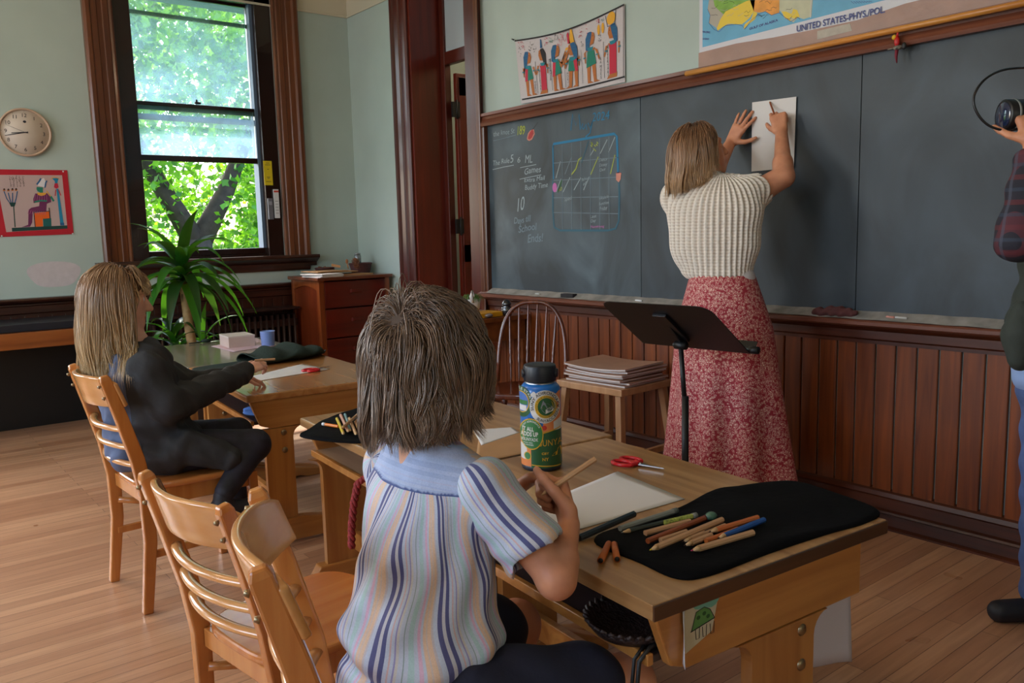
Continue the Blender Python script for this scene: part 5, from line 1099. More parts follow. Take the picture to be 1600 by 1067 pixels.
m_sg = mat('sticker_green',(34,84,48),.4); m_sgl = mat('sticker_green_light',(52,116,64),.4); m_sy = mat('sticker_gold',(206,160,40),.4); m_sw = mat('sticker_white',(208,208,206),.4); m_so = mat('sticker_orange',(216,128,72),.4); m_sgr = mat('sticker_grey',(120,124,134),.4); m_sr = mat('sticker_red',(190,52,40),.4); m_sbl = mat('sticker_blue',(70,110,180),.4)
bgrid(330, 473, lambda x: 325+10*math.sin(x*.12), lambda x: 640, m_so, .0002); bgrid(205, 330, lambda x: 322+14*math.sin(x*.09), lambda x: 350, m_sw, .0003)
bgrid(410, 474, lambda x: 560-(x-410)*.5, lambda x: 630, m_sw, .0004); bfan(338,603,20,m_sr,.0006,20)
bgrid(152, 240, lambda x: 700, lambda x: 925, m_so, .0002); bgrid(152,200,lambda x:740,lambda x:870,m_sw,.00025)
bfan(205,838,34,m_sy,.0006,30,rx=28); bfan(205,838,28,m_sgl,.0007,30,rx=22)
bgrid(232, 474, lambda x: 640-(x-330)*.24 if x > 330 else 640+(330-x)*1.0, lambda x: 935, m_sg, .0004, 24)
bgrid(320, 474, lambda x: 640-(x-330)*.24, lambda x: 650-(x-330)*.24, m_sy, .0006); bgrid(235,474,lambda x: 905+ (x-235)*.08,lambda x: 913+(x-235)*.08,m_sy,.0006)
bfan(165,400,125,m_sg,.0008,50,rx=85,xmin=151); bfan(165,400,88,m_sy,.0009,50,rx=62,xmin=151); bfan(165,400,80,m_sbl,.0010,50,rx=55,xmin=151); bgrid(152,214,lambda x:385,lambda x:420,m_sgl,.0011); bgrid(152,205,lambda x:425,lambda x:470,m_sw,.0011)
bfan(346,432,134,m_sw,.0012,60,rx=116); bfan(352,432,93,m_sy,.0014,50,rx=84); bfan(354,432,72,m_sg,.0015,50,rx=64)
bp_([(312,440),(322,410),(332,378),(346,400),(372,408),(400,430),(412,450),(400,470),(372,480),(350,488),(330,470)], m_sgr, .0018); bp_([(350,455),(375,440),(412,448),(405,468),(372,478),(350,488)], m_sw, .0020)
bfan(238,655,128,m_sy,.0016,60,rx=92,xmin=153); bfan(238,655,120,m_sgl,.0018,60,rx=85,xmin=153)
def btext(txt, x0, x1, y, cap, m, h, arc=None, bold=.012):
    v, f = text_mesh(txt, 1.0, 1.05, bold); v[:, 0] -= v[:, 0].min(); wd = v[:, 0].max(); s_ = cap/.70
    if arc is None: vs = [bw(x0+(x1-x0)*p[0]/wd, y-p[1]*s_, h) for p in v]
    else:
        cx, cy, r, rx, a0, a1, inv = arc; vs = []
        for p in v: a = math.radians(a0+(a1-a0)*p[0]/wd); k = (r+(p[1]*s_ if not inv else -p[1]*s_+cap))/r; vs.append(bw(cx+rx*k*math.cos(a), cy-r*k*math.sin(a), h))
    q.add(vs, f, m)
btext('SUNY ADIRONDACK', 0,0,0, 24, m_ink, .0018, (346,432,102,88,195,-12,False)); btext('SUNYACC.EDU', 0,0,0, 24, m_ink, .0018, (346,432,102,88,232,345,True))
btext('EXPLORE ADVENTURE', 0,0,0, 9, m_sg, .0020, (352,432,77,68,200,-20,False)); btext('EXPLORE MORE', 0,0,0, 9, m_sg, .0020, (352,432,77,68,225,320,True))
btext('LE START', 0,0,0, 20, m_sw, .0014, (165,400,97,70,100,5,False)); btext('IT ALL', 172, 258, 630, 32, m_sw, .0022, bold=.03); btext('ADDS UP', 160, 290, 672, 34, m_sw, .0022, bold=.03); btext('#SUNYADK', 162, 290, 712, 26, m_sw, .0022)
btext('SUNY ADIRONDACK', 0,0,0, 15, m_sw, .0022, (238,655,98,70,150,30,False)); btext('START HERE.', 178, 250, 732, 9, m_sw, .0022); btext('GO ANYWHERE.', 178, 256, 750, 11, m_sw, .0022)
btext('SUNYA', 296, 474, 752, 52, m_sy, .0009, bold=0); btext('CBY', 314, 370, 822, 18, m_sy, .0009, bold=.03); btext('NY', 318, 368, 874, 26, m_sy, .0009, bold=.02); btext('STORE', 215, 292, 548, 24, m_ink, .0010, bold=.03)
bp_([(392,838),(412,815),(432,805),(440,780),(462,770),(470,800),(468,850),(448,842),(430,835),(410,838)], m_sy, .0009)
q.build('bottle_body', t)
q = MB(); q.lathe([(.001,.225),(.040,.225),(.0405,.240),(.001,.241)], m_steel, 40); q.build('neck', t)
q = MB(); q.lathe([(.001,.240),(.044,.240),(.0445,.243),(.0445,.276),(.042,.283),(.036,.285),(.001,.286)], m_lid, 48)
for s_ in (-1,1):
    a = A0 + s_*1.35; c_ = V3(.046*math.cos(a), .046*math.sin(a), .261); q.tube([c_*V3(.9,.9,1), c_*V3(1.08,1.08,1)], [.013,.011], m_lid, 14)
q.build('lid', t, bevel=.0015)

# papers
sheet('drawing_paper', 'large blank white sheet in front of the child in the striped shirt', 'paper', [(812,800),(965,737),(1070,780),(900,829)], TZD, m_paper, .0010)
sheet('drawing_paper', 'white sheet corner between the striped shirt child and the bottle, further back', 'paper', [(740,672),(800,668),(812,676),(752,696)], TZD, m_paper, .0010)
sheet('brown_folder', 'flat brown sheet under the small white paper behind the bottle', 'folder', [(742,706),(815,706),(835,722),(800,716)][:4] if False else [(750,672),(818,671),(822,708),(742,724)], TZD-.0002, m_kraft, .0006)
sheet('drawing_paper', 'white drawing sheet under the hand of the child in the dark jacket', 'paper', [(379,592),(390,598),(515,577),(472,569)][:4], TZD, m_paper, .0012)
sheet('pink_paper', 'pale pink sheet under the small wooden box', 'paper', [(330,541),(365,550),(432,540),(400,528)], TZD, mat('pink_paper',(200,170,176),.6), .0010)
def scissors(label, pa, pb, side):
    """pa handle end, pb blade tip (picture points on the desk)"""
    A = onz(*pa, TZD); B = onz(*pb, TZD); d_ = nrm(B-A); n_ = np.cross((0,0,1), d_); L_ = np.linalg.norm(B-A); t = thing('scissors', label, 'scissors', A)
    m_sc = mat('red_scissor_plastic',(196,20,34),.3)
    for k, s_ in enumerate((1,-1)):
        q = MB(); c_ = d_*L_*.20 + n_*s_*.020; pts = [c_ + d_*.030*math.cos(a)*1.05 + n_*.019*math.sin(a) + V3(0,0,.007) for a in np.linspace(0,2*math.pi,21)]; q.tube(pts, .0055, m_sc, 8)
        q.tube([d_*L_*.34+n_*s_*.012+V3(0,0,.007), d_*L_*.46+n_*s_*.003+V3(0,0,.007)], [.007,.0055], m_sc, 8); q.build('handle', t)
        q = MB(); z = .005+.002*k; q.prism([d_*L_*.44+n_*.007+V3(0,0,z), d_*L_*.44-n_*.007+V3(0,0,z), d_*L_+n_*s_*.002+V3(0,0,z)], (0,0,.0016), m_steel); q.build('blade', t)
    q = MB(); q.tube([d_*L_*.50+V3(0,0,.004), d_*L_*.50+V3(0,0,.011)], .0035, m_steel, 10); q.build('pivot_screw', t)
scissors('red-handled scissors on the near desk beyond the big white sheet', (966,722), (1037,736), 1); scissors('red-handled scissors on the far drawing sheet of the dark-jacketed child', (478,582), (516,574), 1)

# black velvet pouch, laid flat
m_velvet = mat('black_velvet', (9,9,12), .9, bump=.25, bscale=40, spec=.12)
def flatcloth(name, label, cat, px, z, th, m, seed=1, ridges=(), n=46):
    P = np.array([onz(x, y, z)[:2] for x, y in px]); c_ = P.mean(0)
    Q = []                                   # smooth closed outline
    k = len(P)
    for i in range(k):
        p0, p1, p2, p3 = P[i-1], P[i], P[(i+1) % k], P[(i+2) % k]
        for t_ in np.linspace(0,1,6,endpoint=False): Q.append(.5*((2*p1)+(-p0+p2)*t_+(2*p0-5*p1+4*p2-p3)*t_**2+(-p0+3*p1-3*p2+p3)*t_**3))
    Q = np.array(Q); q = MB(); nn = len(Q); rings = [1.0,.985,.95,.85,.7,.5,.3,.12]; vs = []; rg = np.random.default_rng(seed); ph = rg.uniform(0,6,6)
    vs += [(x, y, z) for x, y in Q]
    for j, r in enumerate(rings):
        for x, y in Q:
            X, Y = c_[0]+(x-c_[0])*r, c_[1]+(y-c_[1])*r; hgt = th*(.45 if j == 0 else .85 if j == 1 else 1)
            w_ = (0 if j < 2 else 1)*th*.45*(math.sin(X*23+ph[0]+2*math.sin(Y*11+ph[1]))+math.sin(Y*31+ph[2]+X*9))*.5
            vs.append((X, Y, z+hgt+w_))
    fs = []
    for j in range(len(rings)): fs += [(j*nn+i, j*nn+(i+1) % nn, (j+1)*nn+(i+1) % nn, (j+1)*nn+i) for i in range(nn)]
    fs.append(tuple(range(len(rings)*nn, (len(rings)+1)*nn))); fs.append(tuple(range(nn))[::-1])
    q.add(vs, fs, m, True); return solo(q, name, label, cat, (c_[0], c_[1], z))
VZ = TZD
flatcloth('velvet_pouch', 'large black velvet pouch spread flat at the near end of the nearest desk', 'pouch', [(1058,905),(1000,880),(928,846),(990,822),(1062,797),(1110,772),(1150,764),(1200,757),(1245,756),(1300,772),(1372,800),(1352,818),(1290,836),(1200,866),(1110,900)], VZ, .010, m_velvet, 2)
flatcloth('pencil_pouch', 'small black open pencil pouch at the far end of the second desk', 'pouch', [(470,683),(482,673),(512,656),(545,644),(585,640),(592,680),(575,692),(520,691)], VZ, .008, m_velvet, 3)
PZD = VZ + .010
def pencil(name, label, cat, pa, pb, z, r, body, tip=None, tiplen=.012, end=None, group=None, facet=8, lift=0):
    A = onz(*pa, z); B = onz(*pb, z); A = A + V3(0,0,r); B = B + V3(0,0,r+lift); d_ = nrm(B-A); q = MB()
    if tip is not None:
        q.tube([A+d_*tiplen*2.2, B], r, body, facet, smooth=False); q.tube([A+d_*tiplen*.55, A+d_*tiplen*2.2], [r*.30, r], m_rawtip, 12); q.tube([A, A+d_*tiplen*.55], [r*.05, r*.32], tip, 10)
    else: q.tube([A, B], r, body, facet, smooth=False)
    if end is not None: q.tube([B-d_*.012, B+d_*.001], r*1.04, end, 12)
    return solo(q, name, label, cat, (A+B)/2, group)
m_rawtip = mat('sharpened_wood',(214,176,130),.6); m_nat = wood('natural_pencil_wood',(214,168,124),(196,146,102),.45,'X',1,.1,bump=.02); m_pbrn = mat('pencil_brown',(142,72,32),.4); m_porg = mat('pencil_orange_brown',(186,100,44),.4); m_pblu = mat('pencil_blue',(30,78,150),.35); m_grm = mat('marker_grey',(128,132,128),.4); m_tipy = mat('pencil_tip_yellow',(222,196,40),.5); m_tipp = mat('pencil_tip_magenta',(190,50,110),.5); m_tipk = mat('pencil_tip_dark',(60,36,28),.5)
zp = lambda x, y: (880+x/2.908, 700+y/2.908)
g = 'pencils lying on the velvet pouch'
PC = [('marker','light grey marker, furthest of the pens on the velvet pouch','marker',(258,380),(515,296),0,.0065,m_grm,None,mat('marker_cap_dark',(90,94,92),.4)),
 ('pen','dark ballpoint pen with silver tip on the velvet pouch','pen',(262,396),(470,345),0,.0052,mat('pen_dark_olive',(52,54,46),.35),m_steel,None),
 ('wrapped_pen','pen wrapped in a green and yellow pattern on the velvet pouch','pen',(462,352),(604,318),.002,.0062,mat('pen_pattern',(150,160,70),.4,var=.6,vscale=160),None,m_grm),
 ('colored_pencil','natural wood pencil with dull end just below the patterned pen','pencil',(372,400),(575,345),0,.0062,m_nat,None,None),
 ('colored_pencil','dark brown pencil crossing the middle of the pile on the velvet pouch','pencil',(384,436),(655,325),0,.0060,m_pbrn,None,mat('maroon_end',(80,30,30),.4)),
 ('colored_pencil','long natural pencil with yellow tip on top of the pile','pencil',(392,478),(722,338),.008,.0062,m_nat,m_tipy,None),
 ('colored_pencil','natural pencil half hidden beneath the yellow-tipped pencil','pencil',(442,432),(560,392),0,.0058,m_nat,None,None),
 ('colored_pencil','short natural pencil right of the yellow-tipped one, upper','pencil',(540,440),(640,400),0,.0060,m_nat,m_tipk,None),
 ('colored_pencil','short natural pencil right of the yellow-tipped one, lower','pencil',(548,458),(672,408),.0,.0060,m_nat,m_tipk,None),
 ('colored_pencil','orange-brown pencil reaching furthest right at the top of the pile','pencil',(660,395),(884,328),.004,.0060,m_porg,m_tipk,None),
 ('colored_pencil','thin orange-brown pencil just above the blue one','pencil',(648,434),(795,378),0,.0052,m_porg,None,None),
 ('colored_pencil','bright blue pencil at the right of the pile','pencil',(700,424),(912,338),0,.0060,m_pblu,m_tipk,None),
 ('colored_pencil','natural pencil with magenta tip nearest the desk edge','pencil',(578,482),(862,398),0,.0066,m_nat,m_tipp,None),
 ('colored_pencil','natural pencil stub lying under the orange-brown pencils','pencil',(640,402),(735,362),0,.0052,m_nat,None,None)]
for n_, lb, ct, a, b_, dz_, r, m_, tip, end in PC: pencil(n_, lb, ct, zp(*a), zp(*b_), PZD+dz_, r, m_, tip, .010, end)
q = MB(); c_ = onz(*zp(672,326), PZD); q.ball(c_+V3(0,0,.009), (.014,.012,.009), mat('green_stone',(70,104,84),.4)); solo(q, 'sharpener', 'small dark green pencil sharpener at the top of the pile', 'sharpener', c_)
pencil('felt_pen','thick black felt pen at the desk edge beside the velvet pouch','pen', zp(72,424), zp(322,326), TZD, .0075, mat('pen_black_gloss',(22,22,26),.3), None, 0, None, lift=.006)
for a, b_, lb in (((170,527),(208,450),'short brown hollow tube near the desk corner, left of the two'),((245,520),(232,453),'short brown hollow tube near the desk corner, right of the two')):
    A = onz(*zp(*a), TZD)+V3(0,0,.007); B = onz(*zp(*b_), TZD)+V3(0,0,.007); d_ = nrm(B-A); q = MB(); q.tube([A,B], .007, m_porg, 16); q.tube([A-d_*.0006, A], .0052, m_black, 14); solo(q, 'wooden_tube', lb, 'tube', (A+B)/2)
# pencils in the small pouch (crop 330,520 scale 5.928)
zq = lambda x, y: (330+x/5.928, 520+y/5.928)
m_pyl = mat('pencil_yellow',(206,176,36),.4); m_ppk = mat('pencil_pinkish',(206,150,130),.4); m_plb = mat('pencil_light_blue',(120,160,176),.4); m_por2 = mat('school_pencil_orange',(226,120,20),.4)
for n_, a, b_, dz_, m_, tip, end, lb in (('pencil',(1180,882),(1035,858),.002,m_por2,None,m_white,'orange pencil with white eraser end in the small black pouch'),('colored_pencil',(1228,955),(1165,808),.004,m_pyl,m_sy,None,'yellow pencil in the small black pouch'),('colored_pencil',(1272,935),(1200,775),.004,m_ppk,m_tipk,None,'pinkish pencil beside the yellow one in the small pouch'),('colored_pencil',(1290,930),(1240,770),.0,m_plb,m_tipk,None,'pale blue pencil beside the pinkish one in the small pouch'),('colored_pencil',(1345,960),(1280,805),.004,m_nat,m_tipk,None,'natural pencil in the small pouch, left of two alike'),('colored_pencil',(1400,970),(1335,840),.002,m_nat,m_tipk,None,'natural pencil in the small pouch, right of two alike'),('colored_pencil',(1210,900),(1405,730),.014,m_nat,m_sr,None,'natural pencil with red tip laid across the small pouch'),('colored_pencil',(1445,890),(1350,825),.006,m_nat,m_tipk,None,'natural pencil angled to the right in the small pouch'),('colored_pencil',(1430,905),(1370,800),.0,m_plb,m_tipk,None,'pale blue pencil at the right side of the small pouch')):
    pencil(n_, lb, 'pencil', zq(*a), zq(*b_), TZD+.008+dz_, .0052, m_, tip, .008, end)
# on the furthest desk: wooden box, cup, small sharpener; green bag across the desks
c_ = onz(383,541,TZD); t = thing('wooden_box', 'small pale wooden box with round holes on pink paper', 'box', c_, math.radians(-4))
m_pine = mat('pale_birch',(196,172,160),.6,var=.06,vscale=8); q = MB(); q.box(-.085,.0,-.0,.20,0,.075,m_pine) if False else q.box(-.10,.055,-.02,.17,0,.062,m_pine); q.build('box_body', t, bevel=.002)
q = MB(); q.box(-.101,.056,-.021,.171,.060,.068,mat('box_lid_pale',(206,192,182),.6)); q.build('lid', t)
q = MB(); 
for y in (.03,.12): q.tube([(.0555,y,.034),(.0565,y,.034)], .011, m_black, 14)
q.build('hole', t)
c_ = onz(419,540,TZD); t = thing('cup', 'pale blue ceramic cup at the far right of the furthest desk', 'cup', c_)
m_cup = mat('blue_glaze',(122,146,204),.25,Coat_Weight=.5); q = MB(); q.lathe([(.001,0),(.036,0),(.038,.003),(.043,.085),(.044,.088),(.042,.088),(.036,.006),(.001,.006)], m_cup, 32); q.build('cup_body', t)
m_bag = mat('dark_green_felt',(38,50,44),.85,bump=.4,bscale=70,spec=.2)
z0 = TZD; a_ = onz(400,570,z0); b_ = onz(512,551,z0)
dd = nrm(b_-a_); nn_ = np.cross((0,0,1), dd); Ls = np.linalg.norm(b_-a_)
def bagf(u, v):     # flattened open tube, tied at the far end
    w_ = (.115 + .05*math.sin(u*2.6))*(1-.82*max(0,(u-.62)/.38)**1.6); hh_ = (.022+.013*math.sin(math.pi*min(1,u*1.05)))*(1-.6*max(0,(u-.7)/.3)); an = 2*math.pi*v
    p = a_ + dd*(u*Ls*1.0+.006*math.sin(an*3)) + nn_*(.045+w_*math.cos(an)) + V3(0,0,max(.002, hh_*(1+math.sin(an)*1.0) + .006*math.sin(u*20+an*2)*(math.sin(an)+1))); return p
q = MB(); q.grid(lambda v, u: bagf(u, v), 40, 30, m_bag, closed_u=True); solo(q, 'pencil_bag', 'dark green felt bag lying open towards the dark-jacketed child', 'bag', a_, solid=.004)
flatcloth('dark_strap', 'dark green flap of cloth along the edge of the furthest desk', 'strap', [(300,577),(340,570),(400,562),(403,572),(372,580),(330,584)], TZD, .004, m_bag, 5)
q = MB(); c_ = onz(322,535,TZD); q.ball(c_+V3(0,0,.012), (.03,.022,.012), m_bag); q.tube([c_+V3(-.11,-.02,.006), c_+V3(-.02,0,.008)], .004, m_black, 6); q.tube([c_+V3(.02,0,.008), c_+V3(.10,.03,.006)], .004, m_black, 6); solo(q, 'pocket_tool', 'small dark green tool with cords at the left of the wooden box', 'tool', c_)
# under-desk things
rl = rotz(RZ, T1)
c_ = (rl @ np.array([.075,.13,.547,1]))[:3]; q = MB(); m_bask = mat('black_brown_wicker',(46,32,30),.5,bump=.6,bscale=100)
q.lathe([(.001,.0),(.078,.0),(.088,.012),(.092,.022),(.084,.022),(.074,.006),(.001,.004)], m_bask, 40, M=rotz(0,c_))
for k in range(32): a = 2*math.pi*k/32; q.tube([c_+V3(.088*math.cos(a),.088*math.sin(a),.018), c_+V3(.094*math.cos(a+.1),.094*math.sin(a+.1),.026), c_+V3(.086*math.cos(a+.2),.086*math.sin(a+.2),.018)], .004, m_bask, 6)
solo(q, 'woven_tray', 'dark round woven tray on the shelf under the nearest desk', 'tray', c_)
q = MB(); p = [(rl @ np.array([x,y,z,1]))[:3] for x,y,z in ((.20,.07,.556),(.10,.05,.556),(.035,.045,.554),(.010,.045,.535),(.006,.05,.46),(.012,.046,.38),(.004,.05,.33))]; q.tube(p, .004, m_black, 8); p2 = [x+V3(0,.012,0) for x in p[2:6]]; q.tube(p2, .0035, m_black, 8); solo(q, 'hanging_cable', 'black cord hanging down from the shelf of the nearest desk', 'cord', p[0])
# turtle drawing and hanging paper on the near end panel
t = thing('turtle_sticker', 'small cut-out drawing of a green turtle taped to the end panel', 'drawing', (rl @ np.array([.10,.010,.60,1]))[:3], RZ)
q = MB(); ty = -.0008; tm = lambda u, v, h: V3(u, ty-h, v); q.prism([tm(u,v,0) for u,v in ((-.02,.028),(-.012,-.060),(.056,-.036),(.074,.032),(.03,.038))], (0,-.0006,0), mat('drawing_paper_cream',(186,176,150),.6))
m_tg = mat('marker_green',(84,132,66),.6); m_tc = mat('watercolour_teal',(110,168,150),.6)
poly2(q, [(.045+.036*math.cos(a)*(1+.12*math.sin(4*a)), .028+.016*math.sin(a)*(1+.15*math.cos(5*a))) for a in np.linspace(0,6.2,26)], m_tc, tm, .0012)
poly2(q, [(.002+.0,-.022),(.06,-.012),(.05,.008),(.035,.016),(.015,.012)], m_tg, tm, .0010); stroke(q, [(.000,-.022),(.062,-.012)], .002, m_ink, tm, .0014); stroke(q, [(.002,-.022),(.014,.012),(.035,.016),(.05,.008),(.062,-.012)], .0016, m_ink, tm, .0014)
for x in (.012,.030,.050): stroke(q, [(x,-.02),(x+.002,-.040),(x+.010,-.040),(x+.011,-.018)], .0016, m_ink, tm, .0014)
for x,y in ((.02,.0),(.035,.004),(.045,-.004)): poly2(q, ell2(x,y,.005,.004,10), mat('marker_green_dark',(40,84,40),.6), tm, .0013)
q.build('drawing', t)
q = MB(); q.grid(lambda u, v: V3(-.020+.006*v+.014*u*(1-v)*0-.012*u, -.002-.018*u*(1-.6*v), .030-.105*(1-v)+.0*u), 5, 8, m_white); q.build('curled_edge', t, solid=.0006)
t = thing('hanging_paper', 'large white sheet hanging from the right end of the nearest desk', 'paper', (rl @ np.array([.63,.06,.50,1]))[:3], RZ)
q = MB(); q.grid(lambda u, v: V3(-.15+.225*u - .012*(1-v)*(1-u), .03+.010*math.sin(u*4)+.02*v, -.165*(1-v)+.13*v*(.45+.55*u) - .045*u*(1-v) + .003*math.sin(u*9)), 16, 12, mat('lilac_white_paper',(202,198,212),.6)); q.build('sheet', t, solid=.0008)
# braided red cord at the second desk, blue cloth in the girl's desk
rl2 = rotz(RZ, T2); m_cord = mat('braided_red_cord',(138,40,42),.8,var=.5,vscale=150)
q = MB(); base = [(.12,.30,.552),(.06,.31,.575),(.0,.315,.585),(-.032,.325,.565),(-.040,.345,.50),(-.043,.365,.42),(-.043,.375,.35)]
for k in range(3):
    P = []
    for i, s_ in enumerate(np.linspace(0,len(base)-1,46)):
        j = min(int(s_), len(base)-2); f_ = s_-j; c0 = np.array(base[j])*(1-f_)+np.array(base[j+1])*f_; an = s_*7+k*2.094; P.append((rl2 @ np.array([c0[0]+.006*math.cos(an), c0[1]+.009*math.sin(an), c0[2], 1]))[:3])
    q.tube(P, .0065, m_cord, 8)
solo(q, 'braided_cord', 'red braided cord hanging from the second desk beside the striped shirt', 'cord', P[0])
rl3 = rotz(RZ, T3); q = MB(); c_ = (rl3 @ np.array([.10,.14,.558,1]))[:3]; m_bc = mat('light_blue_cloth',(60,110,186),.8,bump=.3,bscale=40)
VQ = sdf_mesh([el(c_+V3(0,0,.004),(.07,.11,.012),.01), el(c_+V3(.01,.05,.008),(.04,.05,.012),.01)], .004, disp=lambda X: .003*np.sin(X[:,0]*90+X[:,1]*60)); add_sdf(q, VQ, m_bc); solo(q, 'blue_cloth', 'light blue cloth stuffed in the open desk of the dark-jacketed child', 'cloth', c_)
# ---------------- dracaena plants
m_dl = leafmat('dracaena_leaf', (46, 116, 34)); m_dd = leafmat('dracaena_leaf_dark', (24, 70, 30))
def blade(q, base, az, elev, L_, w_, droop, m, twist=0):
    d_ = V3(math.cos(az)*math.cos(elev), math.sin(az)*math.cos(elev), math.sin(elev)); p = np.array(base, float); n_ = 12; vs = []; sd = V3(-math.sin(az+twist), math.cos(az+twist), 0)
    for i in range(n_+1):
        s_ = i/n_; wd = w_*math.sin(math.pi*min(.985,(.10+.9*s_)**.75))*.5; up = nrm(np.cross(d_, sd)); vs += [p - sd*wd + up*wd*.35, p, p + sd*wd + up*wd*.35]
        d_ = nrm(d_ + V3(0,0,-droop/n_)); p = p + d_*L_/n_
    q.add(vs, [(3*i+a, 3*i+1+a, 3*i+4+a, 3*i+3+a) for i in range(n_) for a in (0,1)], m, True)
def dracaena(label, loc, trunk, crowns, potz=.0):
    t = thing('dracaena_plant', label, 'plant', loc); rg = np.random.default_rng(int(loc[0]*100))
    q = MB(); q.lathe([(.001,0),(.11,0),(.14,.02),(.155,.24),(.165,.25),(.165,.27),(.15,.27),(.14,.24),(.001,.235)], mat('dark_planter',(60,44,38),.5), 32); q.build('pot', t)
    q = MB()
    for pth, r in trunk: q.tube(pth, r, mat('tan_cane_bark',(170,136,92),.7,var=.25,vscale=30,bump=.5,bscale=30), 12)
    q.build('trunk', t)
    k = 0; q = MB()
    for (cx, cy, cz), n, L_, w_ in crowns:
        for i in range(n):
            a = i*2.399 + rg.uniform(-.2,.2); h = i/n; elv = .15 + 1.15*h + rg.uniform(-.15,.15); blade(q, (cx, cy, cz + .14*h), a, elv, L_*rg.uniform(.8,1.1)*(1-.25*h), w_*rg.uniform(.85,1.1), 2.4+rg.uniform(-.4,.9)-.9*h, m_dl if rg.random() < .7 else m_dd)
        for i in range(8): a = rg.uniform(0,6.28); blade(q, (cx, cy, cz-.03), a, -.2, .09, .012, 3.5, mat('dry_leaf_brown',(84,56,36),.8))
    q.build('foliage', t); return t
dracaena('tall green plant with cane trunk in front of the window', (1.74, 5.62, 0), [([(0,0,.2),(-.0,0,.5),(-.02,0,.74),(-.035,0,1.03)], [.034,.032,.031,.026]), ([(-.06,.03,.2),(-.10,.06,.55)], .018), ([(.05,.05,.2),(.10,.12,.50)], .016)], [((-.035,0,1.0), 40, .60, .078), ((-.10,.06,.52), 28, .46, .055), ((.10,.12,.48), 16, .50, .045)])

# ================================================================== PEOPLE
def skin_mat(name, c, sss=.05):
    m, t, b = new_mat(name); N = t.nodes.new; L = t.links.new
    tc = N('ShaderNodeTexCoord'); n = N('ShaderNodeTexNoise'); n.inputs['Scale'].default_value = 22; n.inputs['Detail'].default_value = 4
    r = N('ShaderNodeValToRGB'); a = srgb(*c); r.color_ramp.elements[0].position = .3; r.color_ramp.elements[1].position = .75
    r.color_ramp.elements[0].color = (a[0]*.86, a[1]*.76, a[2]*.74, 1); r.color_ramp.elements[1].color = (min(1,a[0]*1.08), a[1]*1.05, a[2]*1.03, 1)
    L(tc.outputs['Object'], n.inputs[0]); L(n.outputs[0], r.inputs[0]); L(r.outputs[0], b.inputs['Base Color'])
    b.inputs['Roughness'].default_value = .48; b.inputs['Subsurface Weight'].default_value = sss; b.inputs['Subsurface Radius'].default_value = (.01,.004,.002); b.inputs['Subsurface Scale'].default_value = 1.0
    bp = N('ShaderNodeBump'); n2 = N('ShaderNodeTexNoise'); n2.inputs['Scale'].default_value = 260; bp.inputs['Strength'].default_value = .08; bp.inputs['Distance'].default_value = .002; L(tc.outputs['Object'], n2.inputs[0]); L(n2.outputs[0], bp.inputs['Height']); L(bp.outputs[0], b.inputs['Normal'])
    return m
m_sk1 = skin_mat('skin_tanned', (206,146,112)); m_sk2 = skin_mat('skin_light', (226,178,154)); m_sk3 = skin_mat('skin_teacher', (214,152,118))
m_eye = mat('eye_white', (220,216,210), .2); m_iris = mat('iris_dark', (50,38,32), .15); m_lip = mat('lip_rose', (178,96,88), .4); m_nail = mat('nail_pale', (232,190,172), .25)
m_hair = attr_mat('hair_strands', .32, .7)
def person(label, loc): return thing('person', label, 'person', loc)
def fast(name, VQ, m, par, C=None):
    loc = tuple(par.location) if par.parent is None else (0,0,0)
    root = par
    o = mesh_fast(name, VQ[0] - np.array(P0_), VQ[1], m, par, C); return o
P0_ = (0,0,0)
def addhead_paint(VQ, L, s):
    return [(L(.089, .031, .004), .0075*s, m_iris), (L(.089, -.031, .004), .0075*s, m_iris), (L(.083, .031, .004), .0125*s, m_eye), (L(.083, -.031, .004), .0125*s, m_eye),
            (L(.092, 0, -.062), .016*s, m_lip), (L(.086, .012, -.062), .012*s, m_lip), (L(.086, -.012, -.062), .012*s, m_lip)]
def painted_obj(name, VQ, rules, base, par, nails=()):
    V, Q = VQ; ms = paint(V, Q, list(rules) + [(p, r, m_nail) for p, r in nails], base); mb = MB(); add_painted(mb, V - np.array(P0_), Q, ms); return mb.build(name, par)
def scalp(c, f, l, u, s, n, seed, face_cut=.30, low=-.55, top_bias=False):
    """root points on the hair-bearing part of the head"""
    rg = np.random.default_rng(seed); R = np.stack([f, l, u], 1); out = []
    while len(out) < n:
        d_ = rg.normal(size=3); d_ /= np.linalg.norm(d_)
        if d_[2] < low: continue
        if d_[0] > face_cut and d_[2] < .62 - .15*abs(d_[1]): continue
        if d_[0] > -.10 and d_[2] < -.20: continue
        out.append(d_)
    D = np.array(out); r = V3(.098, .079, .090)*s; cc = np.asarray(c) + (f*(-.012) + u*.028)*s
    return cc + (D*r) @ R.T, D @ R.T, cc, r, R, D
